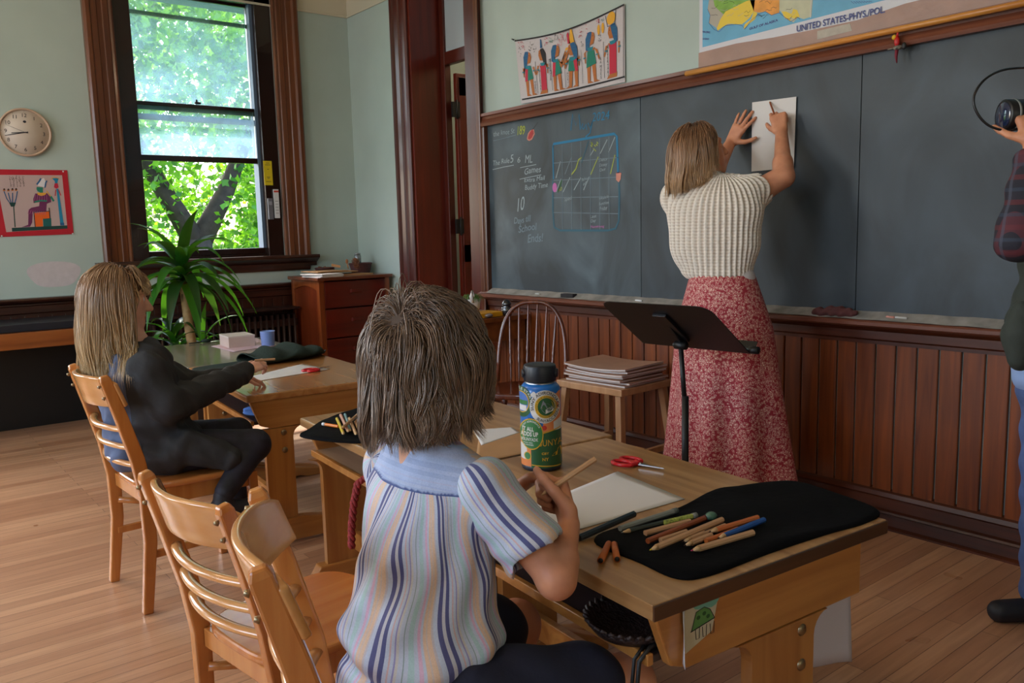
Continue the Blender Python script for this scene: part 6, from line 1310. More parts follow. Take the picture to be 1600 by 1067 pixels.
def make_hair(par, c, fw, up, s, n, seed, length_fn, solids, cols, crown=(-.05, 0, .075), lift=.45, grav=.30, rad=.0011, nclump=160, clump_amt=.55, wob=.004, face_cut=.30, low=-.55, side=0, inertia=.60, thick=.010, flick=None, part=0.0, facekeep=None):
    f, l, u = basis(fw, up); roots, nm, cc, r, R, D = scalp(c, f, l, u, s, n, seed, face_cut, low)
    rg = np.random.default_rng(seed+1); cr = np.asarray(c) + (f*crown[0]+l*crown[1]+u*crown[2])*s
    away = roots - cr; away /= np.linalg.norm(away, axis=1)[:, None] + 1e-6; away -= nm*(away*nm).sum(1)[:, None]
    away /= np.linalg.norm(away, axis=1)[:, None] + 1e-6
    dirs = away + nm*lift + np.outer(np.sign(D[:,1]+.02)*part*(D[:,2] > .1), l) + rg.normal(size=roots.shape)*.06; dirs /= np.linalg.norm(dirs, axis=1)[:, None]
    lay = rg.uniform(0, 1, n)*thick; sol0 = (cc, r + .004, R)
    length = length_fn(D, roots, rg)
    gi = rg.choice(n, nclump, replace=False); dist = ((roots[:, None, :] - roots[gi][None])**2).sum(2); clump = gi[dist.argmin(1)]
    # three layers at different standoff, so the hair has body
    Cc = np.asarray(c)
    kp = None if facekeep is None else (lambda P: ~(((((P-Cc)@f) > facekeep[0]*s) & (((P-Cc)@u) < facekeep[1]*s)) & (np.abs((P-Cc)@l) < .2)).any(1))
    Vs, Fs, Cs = [], [], []; off = 0; order = rg.permutation(n); tint = rg.uniform(.72, 1.22, (n, 1))
    ct = rg.uniform(.75, 1.2, n)[clump][:, None]; tint = tint*ct
    for k in range(3):
        idx = np.where((np.arange(n) % 3) == k)[0]
        ci = np.array([np.where(idx == j)[0][0] if j in set(idx.tolist()) else -1 for j in []]) if False else None
        g2 = rg.choice(len(idx), max(8, nclump//3), replace=False); dd_ = ((roots[idx][:, None, :] - roots[idx][g2][None])**2).sum(2); cl = g2[dd_.argmin(1)]
        sol = [(cc, r + .004 + thick*k, R)] + [(a, b_ + .003 + .5*thick*k, c_) for a, b_, c_ in solids]
        c0 = np.array([srgb(*cols[0])[:3]])*tint[idx]; c1 = np.array([srgb(*cols[1])[:3]])*tint[idx]
        lv = 1 + rg.uniform(-.16, .10, len(idx))[cl]
        V, F, C = hair_mesh(roots[idx], dirs[idx], length[idx]*lv, sol, 16, rad=rad, clump=cl, clump_amt=clump_amt, grav=grav, keep=kp, inertia=inertia, wob=wob, colors=(c0, c1), flick=flick, seed=seed+k)
        Vs.append(V); Fs.append(F + off); Cs.append(C); off += len(V)
    # scalp cap under the strands
    return mesh_fast('hair', np.vstack(Vs) - np.array(P0_), np.vstack(Fs), m_hair, par, np.vstack(Cs))
def sph(c, r): return (np.asarray(c, float), np.asarray(r if hasattr(r, '__len__') else (r, r, r), float), np.eye(3))

# ---------------- child in the striped shirt
P0_ = (.74, 1.20, 0)
boy = person('child in striped short-sleeved shirt seen from behind, holding a pencil at the desk', P0_)
f_b = nrm((.96, .27, 0)); l_b = np.cross((0,0,1), f_b); Rb = np.stack([f_b, l_b, V3(0,0,1)], 1)
nb = V3(.825, 1.305, .885); shR = V3(.862, 1.173, .835); shL = V3(.806, 1.418, .838)
elR = at(869, 903, 1.46); wrR = at(889, 820, 1.555); haR_d = at(870, 750, 1.630) - wrR
elL = V3(1.015, 1.47, .705); wrL = at(800, 768, 1.70)
hd = V3(.868, 1.350, 1.055); hf = nrm((.80, .48, .30)); hu = V3(-.10, -.06, 1)
hp, HL = head_prims(hd, hf, hu, 1.06, nb + V3(0,0,.01))
k1 = V3(1.06, 1.02, .455); k2 = V3(1.05, 1.34, .455); hipR = V3(.76, 1.12, .50); hipL = V3(.73, 1.28, .50)
body = hp + [el((.80,1.285,.74),(.085,.125,.15),.03,Rb), el((.745,1.235,.56),(.09,.12,.15),.03,Rb), rc(shR, shL, .045, .045, .02),
    rc(shR, elR, .040, .032, .012), rc(elR, wrR, .033, .021, .010), rc(elR+(0,0,-.004), elR+(wrR-elR)*.3, .034, .034, .012), rc(shL, elL, .040, .031, .012), rc(elL, wrL, .032, .021, .010),
    rc(hipR, k1, .072, .052, .02), rc(hipL, k2, .072, .052, .02), rc(k1, k1+V3(-.02,.02,-.19), .050, .046, .02), rc(k1+V3(-.02,.02,-.19), k1+V3(-.05,.03,-.39), .046, .032, .02), rc(k2, k2+V3(-.06,0,-.19), .050, .046, .02), rc(k2+V3(-.06,0,-.19), k2+V3(-.12,0,-.39), .046, .032, .02)]
hR = hand_prims(wrR, haR_d, nrm(V3(-.62,.55,.20)), 1, [(1.2,1.5,.9),(1.35,1.6,1.0),(1.45,1.6,1.0),(1.5,1.6,1.0)], 1.0, thumb=(.85,.75), spread=.04)
hL = hand_prims(wrL, at(846,738,1.665)-wrL, nrm(V3(.15,-.75,-.55)), -1, [(.8,1.2,.8),(.9,1.3,.9),(1.0,1.3,.9),(1.0,1.3,.9)], .86, thumb=(.4,.7), spread=.04)
VQ = sdf_mesh(body + hR + hL, .0042, smooth=1)
painted_obj('body', VQ, addhead_paint(VQ, HL, 1.06), m_sk1, boy)
# shirt
def stripes_mat():
    m, t, b = new_mat('striped_cotton'); N = t.nodes.new; L = t.links.new
    a = N('ShaderNodeAttribute'); a.attribute_name = 'Col'; sp = N('ShaderNodeSeparateColor'); L(a.outputs['Color'], sp.inputs[0])
    mu = N('ShaderNodeMath'); mu.operation = 'MULTIPLY'; mu.inputs[1].default_value = 1/.112; fr = N('ShaderNodeMath'); fr.operation = 'FRACT'
    L(sp.outputs[0], mu.inputs[0]); L(mu.outputs[0], fr.inputs[0]); r = N('ShaderNodeValToRGB'); r.color_ramp.interpolation = 'CONSTANT'; e = r.color_ramp.elements
    base = (190,200,220); st = [(0,base),(.03,(78,82,132)),(.095,(196,196,206)),(.15,(82,84,134)),(.23,base),(.30,(196,188,196)),(.335,(222,190,164)),(.40,(206,190,186)),(.42,(222,190,164)),(.47,base),(.51,(216,176,204)),(.56,base),(.62,(172,202,206)),(.70,base),(.76,(140,160,160)),(.775,base),(.84,(204,200,196)),(.88,(150,146,196)),(.905,base),(.95,(210,176,176)),(.975,base)]
    e[0].position = 0; e[0].color = srgb(*base); e[1].position = st[1][0]; e[1].color = srgb(*st[1][1])
    for p, c in st[2:]: x = e.new(p); x.color = srgb(*c)
    L(fr.outputs[0], r.inputs[0])
    mx = N('ShaderNodeMixRGB'); mx.inputs[2].default_value = srgb(66,84,140); cp = N('ShaderNodeMath'); cp.operation = 'COMPARE'; cp.inputs[1].default_value = .5; cp.inputs[2].default_value = .035; L(sp.outputs[1], cp.inputs[0]); L(cp.outputs[0], mx.inputs[0]); L(r.outputs[0], mx.inputs[1])
    mx2 = N('ShaderNodeMixRGB'); mx2.inputs[2].default_value = srgb(170,186,222); L(sp.outputs[2], mx2.inputs[0]); L(mx.outputs[0], mx2.inputs[1])
    tc = N('ShaderNodeTexCoord'); n = N('ShaderNodeTexNoise'); n.inputs['Scale'].default_value = 380; mm_ = N('ShaderNodeMixRGB'); mm_.blend_type = 'MULTIPLY'; mm_.inputs[0].default_value = .25
    L(tc.outputs['Object'], n.inputs[0]); L(mx2.outputs[0], mm_.inputs[1]); L(n.outputs[0], mm_.inputs[2]); L(mm_.outputs[0], b.inputs['Base Color'])
    b.inputs['Roughness'].default_value = .75; b.inputs['Sheen Weight'].default_value = .1
    bp = N('ShaderNodeBump'); n3 = N('ShaderNodeTexNoise'); n3.inputs['Scale'].default_value = 28; n3.inputs['Detail'].default_value = 6; bp.inputs['Strength'].default_value = .35; bp.inputs['Distance'].default_value = .01
    L(tc.outputs['Object'], n3.inputs[0]); L(n3.outputs[0], bp.inputs['Height']); L(bp.outputs[0], b.inputs['Normal']); return m
m_stripe = stripes_mat()
def boyuv(X):
    q = (X - V3(.77,1.255,0)) @ Rb; a = np.arctan2(q[:,1]/.145, -(q[:,0]-.16*(X[:,2]-.7)*.6)/.10); return q, a
def shirt_disp(X):
    q, a = boyuv(X); z = X[:,2]
    d_ = -.0035*np.sin(a*9 + 5*np.sin(z*9))*np.clip((.86-z)*6,0,1) - .003*np.sin(z*55 + a*3.5 + 2*np.sin(a*2))*np.clip((.70-z)*5,0,1)
    d_ -= .016*np.exp(-((z-.575-.012*np.sin(a*3))/.030)**2); d_ += .009*np.exp(-((z-.532-.010*np.sin(a*3))/.014)**2); d_ -= .010*np.clip((.52-z)*8,0,1); return d_
shirt = [el((.815,1.295,.765),(.102,.145,.13),.03,Rb), el((.780,1.265,.66),(.108,.142,.15),.03,Rb), el((.750,1.245,.57),(.114,.150,.13),.03,Rb), el((.728,1.228,.47),(.120,.160,.12),.03,Rb),
    rc(shR+V3(.0,.01,-.012), nb+V3(-.005,-.03,-.010), .056, .058, .02), rc(shL+V3(0,-.01,-.012), nb+V3(-.005,.03,-.010), .056, .058, .02)]
V, Q = sdf_mesh(shirt, .0045, disp=shirt_disp, smooth=1)
q_, a_ = boyuv(V); z = V[:,2]; u = a_*.135*(1+.35*(.80-z)) + .005*np.sin(z*22+a_*4) + .004*np.sin(z*47)+.03
yz = .846 + .07*q_[:,1] ; yoke = z > yz; u2 = (z - yz)*1.0 + .20*q_[:,0] + .045; u = np.where(yoke, u2*.9+.054, u)
C = np.stack([u, np.clip(.5+(z-yz)*10,0,1), (yoke & (q_[:,0] < .06))*.85, np.ones(len(u))], 1)
fast('shirt', (V, Q), m_stripe, boy, C)
def sleeve(sh, elb, name='sleeve', off=0.0, ln=.66):
    ax = nrm(elb - sh); e_ = sh + (elb-sh)*ln
    pr = [rc(sh, e_, .054, .061, .01), el(sh+V3(0,0,.0), (.058,.058,.058), .01), sub(rc(e_ - ax*.012, e_ + ax*.16, .050, .052, .004)), sub(rc(e_ + ax*.062, e_+ax*.3, .075, .08, .002))]
    V, Q = sdf_mesh(pr, .0036, disp=lambda X: .0022*np.sin((X@ax)*70 + 3*np.sin(X[:,2]*30)) + .0020*np.sin(X[:,0]*80+X[:,1]*50), smooth=3)
    p = V - sh; t_ = p @ ax; s1 = nrm(np.cross(ax, (0,0,1))); s2 = np.cross(ax, s1); an = np.arctan2(p@s1, p@s2); u = an*.052 + .004*np.sin(t_*30) + off
    C = np.stack([u, ((t_ > np.linalg.norm(e_-sh)+.02))*.0, np.zeros(len(u)), np.ones(len(u))], 1); return fast(name, (V, Q), m_stripe, boy, C)
sleeve(shR+V3(-.002,.004,0), elR + V3(0,0,0), off=.122); sleeve(shL, elL, off=.02)
m_navy = mat('navy_shorts_cotton', (18,22,44), .85, bump=.3, bscale=30)
V, Q = sdf_mesh([el((.735,1.21,.475),(.125,.150,.075),.03,Rb), rc(hipR, hipR+(k1-hipR)*.72, .082, .078, .02), rc(hipL, hipL+(k2-hipL)*.72, .088, .085, .02)], .006, disp=lambda X: .003*np.sin(X[:,0]*60+X[:,2]*50))
fast('shorts', (V, Q), m_navy, boy)
for k_, fo in ((k1, V3(-.05,.03,-.39)), (k2, V3(-.12,0,-.39))):
    an = k_ + fo; V, Q = sdf_mesh([rc(an+V3(-.02,0,-.035), an+V3(.11,.0,-.047), .036, .032, .02), rc(an+V3(0,0,.01), an+V3(0,0,-.03), .036, .036, .02)], .006); V[:,2] = np.maximum(V[:,2], 0.002)
    fast('shoe', (V, Q), mat('dark_shoe',(40,40,48),.6), boy)
fb, lb_, ub = basis(hf, hu)
make_hair(boy, hd, hf, hu, 1.08, 8400, 11, lambda D, r, rg: np.clip(.100 + .110*(D[:,2]+.3) + rg.uniform(-.035,.025,len(D)), .05, .26),
    [sph(nb+V3(-.02,-.01,-.0), (.062,.062,.07)), sph(nb+V3(-.01,0,-.085), (.10,.13,.09))], ((108,84,66),(140,116,98)), crown=(-.055,.012,.088), lift=.22, grav=.34, rad=.0011, nclump=190, clump_amt=.66, wob=.0075, thick=.007, low=-.62, inertia=.66)
V, Q = sdf_mesh([el(HL(-.018,0,.036), V3(.100,.082,.088)*1.07, .02, np.stack([fb,lb_,ub],1)), el(HL(-.035,0,-.03), V3(.075,.072,.075)*1.07, .02, np.stack([fb,lb_,ub],1))], .006)
fast('hair_base', (V, Q), mat('brown_hair_underlayer',(72,56,46),.8), boy)
pa = at(930,717,1.60); pb = at(866,760,1.575)
q = MB(); d_ = nrm(pb-pa); q.tube([pa, pb+d_*.015], .0058, m_nat, 8, smooth=False); q.tube([pb+d_*.015, pb+d_*.03],[.0056,.001],m_rawtip,8); solo(q, 'colored_pencil', 'natural wood pencil held by the child in the striped shirt', 'pencil', (pa+pb)/2)

# ---------------- long-haired child at the far desk
P0_ = (.90, 3.18, 0)
girl = person('long-haired child in dark jacket sitting sideways on, reaching over the far desk', P0_)
f_g = nrm((1,-.03,0)); l_g = np.cross((0,0,1), f_g); Rg = np.stack([f_g, l_g, V3(0,0,1)], 1)
ng = V3(.775,3.18,.935); gR = V3(.775,3.04,.855); gL = V3(.785,3.32,.865); hdg = at(186, 470, 2.98) + V3(.0,0,.005)
egR = at(262, 632, 2.93); wgR = at(384, 581, 3.42); egL = V3(1.02,3.38,.73); wgL = V3(1.24,3.45,.72)
hp, HG = head_prims(hdg, nrm((.99,-.12,-.10)), V3(.08,0,1), .98, ng)
kg1 = V3(1.145,3.05,.515); kg2 = V3(1.17,3.30,.515); ag1 = at(352,768,3.02); ag2 = at(372,772,3.22); hg1 = V3(.90,3.10,.53); hg2 = V3(.90,3.27,.53)
body = hp + [el((.80,3.18,.78),(.085,.125,.15),.03,Rg), rc(gR, gL, .04, .04, .02), rc(gR, egR, .038,.030,.01), rc(egR, wgR, .030,.020,.01), rc(gL, egL,.038,.030,.01), rc(egL,wgL,.030,.020,.01),
    rc(hg1,kg1,.065,.05,.02), rc(hg2,kg2,.065,.05,.02), rc(kg1,ag1,.045,.03,.02), rc(kg2,ag2,.045,.03,.02)]
hR = hand_prims(wgR, at(412,566,3.47)-wgR, nrm(V3(0,.5,-.8)), 1, [(.4,.9,.6),(.6,1.0,.7),(.7,1.1,.8),(.8,1.1,.8)], .82, thumb=(.5,.5), spread=.05)
hL = hand_prims(wgL, V3(1,.1,-.3), V3(0,0,-1), -1, [.3,.3,.35,.4], .82)
VQ = sdf_mesh(body + hR + hL, .0048); painted_obj('body', VQ, addhead_paint(VQ, HG, .98), m_sk2, girl)
m_jack = mat('charcoal_felt_jacket', (46,46,48), .85, bump=.35, bscale=25, var=.1, vscale=20); m_den = mat('grey_blue_hood', (92,104,132), .85, bump=.3, bscale=40)
fold = lambda X: .0055*np.abs(np.sin(X[:,0]*30+X[:,2]*42+2.5*np.sin(X[:,1]*22+X[:,0]*9))) + .004*np.sin(X[:,1]*55+X[:,2]*38+1.5*np.sin(X[:,0]*40)) - .003
VQ = sdf_mesh([el((.80,3.18,.80),(.110,.155,.16),.03,Rg), el((.82,3.18,.66),(.118,.155,.16),.03,Rg), el((.86,3.18,.54),(.14,.165,.11),.03,Rg), rc(gR, gL, .056,.056,.04),
    rc(gR, egR, .056,.060,.035), rc(egR+V3(0,0,-.008), wgR-(wgR-egR)*.03, .062,.043,.02), rc(gL, egL,.056,.050,.02), rc(egL,wgL-(wgL-egL)*.05,.050,.038,.015), rc((.88,3.04,.56),(1.02,3.00,.50),.07,.05,.03), rc(ng+V3(-.05,.04,-.02), ng+V3(-.05,-.04,-.02), .035,.035,.02)], .006, disp=fold); fast('jacket', VQ, m_jack, girl)
VQ = sdf_mesh([rc((.715,3.11,.86),(.70,3.14,.74),.038,.05,.02), rc((.715,3.25,.86),(.70,3.22,.74),.038,.05,.02), rc((.715,3.12,.88),(.715,3.24,.88),.038,.038,.02), rc((.72,3.18,.70),(.735,3.18,.55),.07,.085,.03,(0,1,0),.8)], .006, disp=fold); fast('hood', VQ, m_den, girl)
m_leg = mat('dark_galaxy_leggings', (26,24,36), .7, var=.7, vscale=25)
VQ = sdf_mesh([rc(hg1,kg1,.078,.060,.02), rc(hg2,kg2,.078,.060,.02), rc(kg1,ag1,.055,.038,.02), rc(kg2,ag2,.055,.038,.02)], .007); fast('leggings', VQ, m_leg, girl)
for p in (ag1+V3(-.01,0,-.045), ag2+V3(-.01,0,-.045)):
    V, Q = sdf_mesh([rc(p+V3(-.03,0,-.025), p+V3(.12,0,-.03), .036, .03, .02), rc(p+V3(0,0,.03), p, .034,.036,.02)], .007); V[:,2] = np.maximum(V[:,2], .002); fast('shoe', (V,Q), mat('black_shoe',(24,24,30),.6), girl)
fg, lg, ug = basis(nrm((.99,-.12,-.10)), V3(.08,0,1))
make_hair(girl, hdg, nrm((.99,-.12,-.10)), V3(.08,0,1), 1.02, 5400, 21, lambda D, r, rg: np.where((D[:,0] > .30)&(np.abs(D[:,1]) < .75), .085+.10*np.clip(D[:,2]-.5,0,1)+rg.uniform(-.01,.01,len(D)), np.clip(.30 + .13*D[:,2] + rg.uniform(-.05,.03,len(D)), .10, .46)),
    [sph(ng+V3(-.01,0,-.0), (.060,.075,.08)), sph(ng+V3(.02,0,-.10), (.115,.175,.10))], ((132,94,64),(206,176,132)), crown=(.0,0,.115), lift=.05, grav=.42, rad=.0014, nclump=200, clump_amt=.35, wob=.006, thick=.006, face_cut=.42, low=-.62, inertia=.5, part=.15, facekeep=(.050,.012))
V, Q = sdf_mesh([el(HG(-.018,0,.034), V3(.098,.079,.086), .02, np.stack([fg,lg,ug],1)), el(HG(-.04,0,-.045), V3(.062,.070,.085), .02, np.stack([fg,lg,ug],1))], .006); fast('hair_base', (V,Q), mat('light_brown_hair_underlayer',(112,82,58),.8), girl)
pa = at(398,563,3.44); pb = at(430,561,3.46); q = MB(); q.tube([pa,pb],.0048,m_nat,8,smooth=False); solo(q,'colored_pencil','natural wood pencil in the hand of the dark-jacketed child','pencil',(pa+pb)/2)

# ---------------- teacher
P0_ = (2.95, 2.22, 0)
tea = person('woman in cream knitted vest and red floral skirt drawing on paper at the chalkboard', P0_)
f_t = nrm((1,.12,0)); l_t = np.cross((0,0,1), f_t); Rt = np.stack([f_t, l_t, V3(0,0,1)], 1)
T0 = at(1128,440,3.60); nt_ = at(1108,283,3.60); tR = at(1168,306,3.52); tL = at(1061,310,3.74); hdt = at(1096,238,3.62)
etR = onx(1224,276,3.13); wtR = onx(1221,207,3.285); etL = onx(1120,262,3.17); wtL = onx(1141,224,3.315)
hft = nrm((.86,-.42,.28))
hp, HT = head_prims(hdt, hft, V3(-.12,.05,1), 1.04, nt_+V3(0,0,.0))
ank1 = V3(2.98,2.12,.08); ank2 = V3(2.93,2.33,.08)
body = hp + [el(T0+V3(0,0,.22),(.10,.15,.17),.03,Rt), el(T0+V3(0,0,.02),(.09,.13,.14),.03,Rt), rc(tR,tL,.045,.045,.02), rc(tR+V3(0,0,-.01), etR, .056,.047,.015), rc(etR+V3(0,0,0), etR+(wtR-etR)*.3, .042,.043,.015), rc(etR, wtR, .042,.026,.012), rc(tL,etL,.052,.042,.015), rc(etL,wtL,.040,.025,.012),
    rc(T0+V3(0,-.07,-.2), V3(2.97,2.13,.5), .09,.06,.03), rc(T0+V3(0,.07,-.2), V3(2.94,2.31,.5), .09,.06,.03), rc(V3(2.97,2.13,.5),ank1,.055,.035,.02), rc(V3(2.94,2.31,.5),ank2,.055,.035,.02)]
dR = onx(1213,168,3.310) - wtR
hR = hand_prims(wtR, dR, nrm(V3(.90,.42,.05)), 1, [(.7,1.0,.6),(.9,1.2,.8),(1.1,1.3,.9),(1.2,1.3,.9)], 1.04, thumb=(.80,.70), spread=.05)
dL = onx(1170,172,3.352) - wtL
hL = hand_prims(wtL, dL, nrm(V3(1,.10,.05)), -1, [(.10,.08,.05),(.05,.08,.05),(.05,.08,.05),(.08,.08,.05)], 1.0, thumb=(.10,.12), spread=.16)
VQ = sdf_mesh(body + hR + hL, .0048); painted_obj('body', VQ, addhead_paint(VQ, HT, 1.04), m_sk3, tea)
# knitted vest: ribs are real relief, finer stitches as bump
def knit_mat():
    m, t, b = new_mat('cream_knit'); N = t.nodes.new; L = t.links.new
    a = N('ShaderNodeAttribute'); a.attribute_name = 'Col'; sp = N('ShaderNodeSeparateColor'); L(a.outputs['Color'], sp.inputs[0])
    def sine(sock, k):
        mu = N('ShaderNodeMath'); mu.operation = 'MULTIPLY'; mu.inputs[1].default_value = k; s = N('ShaderNodeMath'); s.operation = 'SINE'; L(sock, mu.inputs[0]); L(mu.outputs[0], s.inputs[0]); return s.outputs[0]
    s1 = sine(sp.outputs[0], 2*math.pi*60); s2 = sine(sp.outputs[1], 2*math.pi*75)
    ad = N('ShaderNodeMath'); ad.operation = 'MULTIPLY'; L(s2, ad.inputs[0]); L(s1, ad.inputs[1])
    sm = N('ShaderNodeMath'); sm.operation = 'MULTIPLY_ADD'; L(s2, sm.inputs[0]); sm.inputs[1].default_value = .45; L(s1, sm.inputs[2])
    mr = N('ShaderNodeMapRange'); mr.inputs[1].default_value = -1.6; mr.inputs[2].default_value = 1.2; L(sm.outputs[0], mr.inputs[0])
    r = N('ShaderNodeValToRGB'); r.color_ramp.elements[0].color = srgb(176,158,140); r.color_ramp.elements[1].color = srgb(226,216,204); r.color_ramp.elements[1].position = .7
    L(mr.outputs[0], r.inputs[0]); L(r.outputs[0], b.inputs['Base Color']); b.inputs['Roughness'].default_value = .9
    bp = N('ShaderNodeBump'); bp.inputs['Strength'].default_value = .9; bp.inputs['Distance'].default_value = .004; L(mr.outputs[0], bp.inputs['Height']); L(bp.outputs[0], b.inputs['Normal']); return m
zt0 = T0[2]; TC = T0
def tuv(X):
    q = (X - TC) @ Rt; w_ = .150 + .26*np.clip(q[:,2],0,.25); a = np.arctan2(q[:,1]/w_, -(q[:,0])/(w_*.72)); return q, a
hemz = T0[2] + .012
vest = [el(T0+V3(-.005,.012,.07),(.115,.150,.13),.03,Rt), el(T0+V3(0,.045,.17),(.130,.210,.17),.03,Rt), el(T0+V3(0,.045,.30),(.125,.225,.15),.05,Rt),
    rc(tR+V3(-.01,.0,.010), nt_+V3(0,-.02,-.03), .076,.066,.03), rc(tL+V3(-.01,.0,.005), nt_+V3(0,.02,-.03), .070,.066,.03), rc(nt_+V3(-.012,0,-.05), nt_+V3(-.012,0,.012), .068,.060,.012),
    rc(tR+V3(0,0,-.01), tR+nrm(etR-tR)*.045, .078,.072,.02), rc(tL, tL+nrm(etL-tL)*.03, .070,.066,.04), sub(rc(tR+nrm(etR-tR)*.075, tR+nrm(etR-tR)*.3, .062,.08,.004)), sub(rc(tL+nrm(etL-tL)*.075, tL+nrm(etL-tL)*.3, .062,.08,.004)), sub(rc(nt_+V3(0,0,.035), nt_+V3(0,0,.15), .050,.08,.004))]
def vdisp(X): q, a = tuv(X); d_ = -.0028*np.sin(a*38); return d_ + .005*np.sin(a*3+q[:,2]*22)*np.clip(.2-q[:,2],0,.2)*4 - .006*np.exp(-((q[:,2]-.03)/.02)**2)
V, Q = sdf_mesh(vest, .0040, disp=vdisp, clip=(np.array([0,0,hemz]), np.array([9,9,9])), smooth=1)
q_, a_ = tuv(V); C = np.stack([a_/(2*math.pi)*38/60*1.0, V[:,2], np.zeros(len(V)), np.ones(len(V))], 1); fast('knitted_vest', (V,Q), knit_mat(), tea, C)
VQ = sdf_mesh([el(T0+V3(.0,-.012,.02),(.095,.139,.075),.02,Rt)], .006); fast('undershirt', VQ, mat('white_jersey',(206,200,200),.8), tea)
def floral():
    m, t, b = new_mat('red_floral_skirt'); N = t.nodes.new; L = t.links.new; tc = N('ShaderNodeTexCoord'); v = N('ShaderNodeTexVoronoi'); v.inputs['Scale'].default_value = 90; n = N('ShaderNodeTexNoise'); n.inputs['Scale'].default_value = 90
    mx = N('ShaderNodeVectorMath'); mx.operation = 'ADD'; sc = N('ShaderNodeVectorMath'); sc.operation = 'SCALE'; sc.inputs[3].default_value = .010; L(tc.outputs['Object'], n.inputs[0]); L(n.outputs['Color'], sc.inputs[0]); L(tc.outputs['Object'], mx.inputs[0]); L(sc.outputs[0], mx.inputs[1]); L(mx.outputs[0], v.inputs['Vector'])
    r = N('ShaderNodeValToRGB'); r.color_ramp.interpolation = 'CONSTANT'; e = r.color_ramp.elements; e[0].color = srgb(190,70,80); e[1].position = .13; e[1].color = srgb(232,208,190)
    for p, c in ((.27,(160,30,50)),(.42,(164,34,54)),(.50,(236,206,190)),(.56,(152,28,46))): x = e.new(p); x.color = srgb(*c)
    L(v.outputs['Distance'], r.inputs[0]); L(r.outputs[0], b.inputs['Base Color']); b.inputs['Roughness'].default_value = .7; return m
def skirt(u, v):       # v 0 waist .. 1 hem
    a = 2*math.pi*u; z = 1.0*(T0[2]+.03)*(1-v) + .185*v; w_ = .142 + .045*min(1, v*4) + .10*v; dpt = .115 + .045*min(1, v*4) + .09*v
    fo = 1 + (.020+.10*v)*v*math.cos(9*a + 1.2*math.sin(2*a) + 1.5*v) * .9 + .03*v*math.cos(4*a+1); c_ = TC + f_t*(.0+.0*v) + l_t*(-.042*v)
    p = c_ + f_t*dpt*math.cos(a)*fo + l_t*w_*math.sin(a)*fo; return V3(p[0], p[1], z + .012*math.sin(3*a)*v) - V3(*P0_)
q = MB(); q.grid(skirt, 160, 50, floral(), closed_u=True); q.build('skirt', tea, solid=.003)
for an in (ank1, ank2):
    V, Q = sdf_mesh([rc(an+V3(-.03,0,-.04), an+V3(.13,0,-.05), .036, .032, .02), rc(an+V3(0,0,.02), an+V3(0,0,-.02), .036,.036,.02)], .007); V[:,2] = np.maximum(V[:,2], .002); fast('shoe', (V,Q), mat('brown_shoe',(84,56,40),.5), tea)
make_hair(tea, hdt, hft, V3(-.12,.05,1), 1.06, 6000, 31, lambda D, r, rg: np.clip(.160 + .125*D[:,2] - .08*np.clip(D[:,0],0,1) + rg.uniform(-.02,.015,len(D)), .07, .32),
    [sph(nt_+V3(-.01,0,0), (.066,.07,.08)), sph(nt_+V3(0,0,-.10), (.13,.19,.115))], ((132,90,62),(196,156,112)), crown=(-.01,-.01,.12), lift=.05, grav=.42, rad=.0014, nclump=160, clump_amt=.3, wob=.004, thick=.006, face_cut=.25, low=-.62, inertia=.5, part=.4, facekeep=(.04,.03))
ft, lt, ut = basis(hft, V3(-.12,.05,1))
V, Q = sdf_mesh([el(HT(-.018,0,.034), V3(.102,.083,.090), .02, np.stack([ft,lt,ut],1)), el(HT(-.045,0,-.05), V3(.062,.074,.085), .02, np.stack([ft,lt,ut],1))], .006); fast('hair_base', (V,Q), mat('blond_hair_underlayer',(116,84,60),.8), tea)
# rings
dn_ = nrm(dL); nn2 = nrm(V3(1,.10,.05) - dn_*(dn_ @ V3(1,.10,.05))); aa_ = -np.cross(dn_, nn2); fd_ = nrm(dn_ - aa_*.08); cpt = wtL - aa_*.0095 + dn_*.085*.97 + fd_*.014
q = MB(); s1 = nrm(np.cross(fd_, (0,1,0))); s2 = np.cross(fd_, s1); q.tube([cpt - np.array(P0_) + .0098*(s1*math.cos(a)+s2*math.sin(a)) for a in np.linspace(0,2*math.pi,17)], .0018, m_steel, 6); q.build('ring', tea)
# the paper on the board and the pencil
q = MB(); P = [V3(3.368,*onx(x,y,3.366)[1:]) for x, y in ((1175,160),(1244,151),(1240,262),(1174,268))]; q.prism(P, (-.001,0,0), m_paper)
solo(q, 'board_paper', 'white paper sheet held on the chalkboard by the woman', 'paper', sum(P)/4)
pa = onx(1215,192,3.285); pb = onx(1203,160,3.362); q = MB(); q.tube([pa,pb],.0042,m_pbrn,8,smooth=False); q.tube([pb, pb+nrm(pb-pa)*.008],[.004,.001],m_rawtip,8); solo(q,'colored_pencil','brown pencil in the right hand of the woman at the board','pencil',(pa+pb)/2)

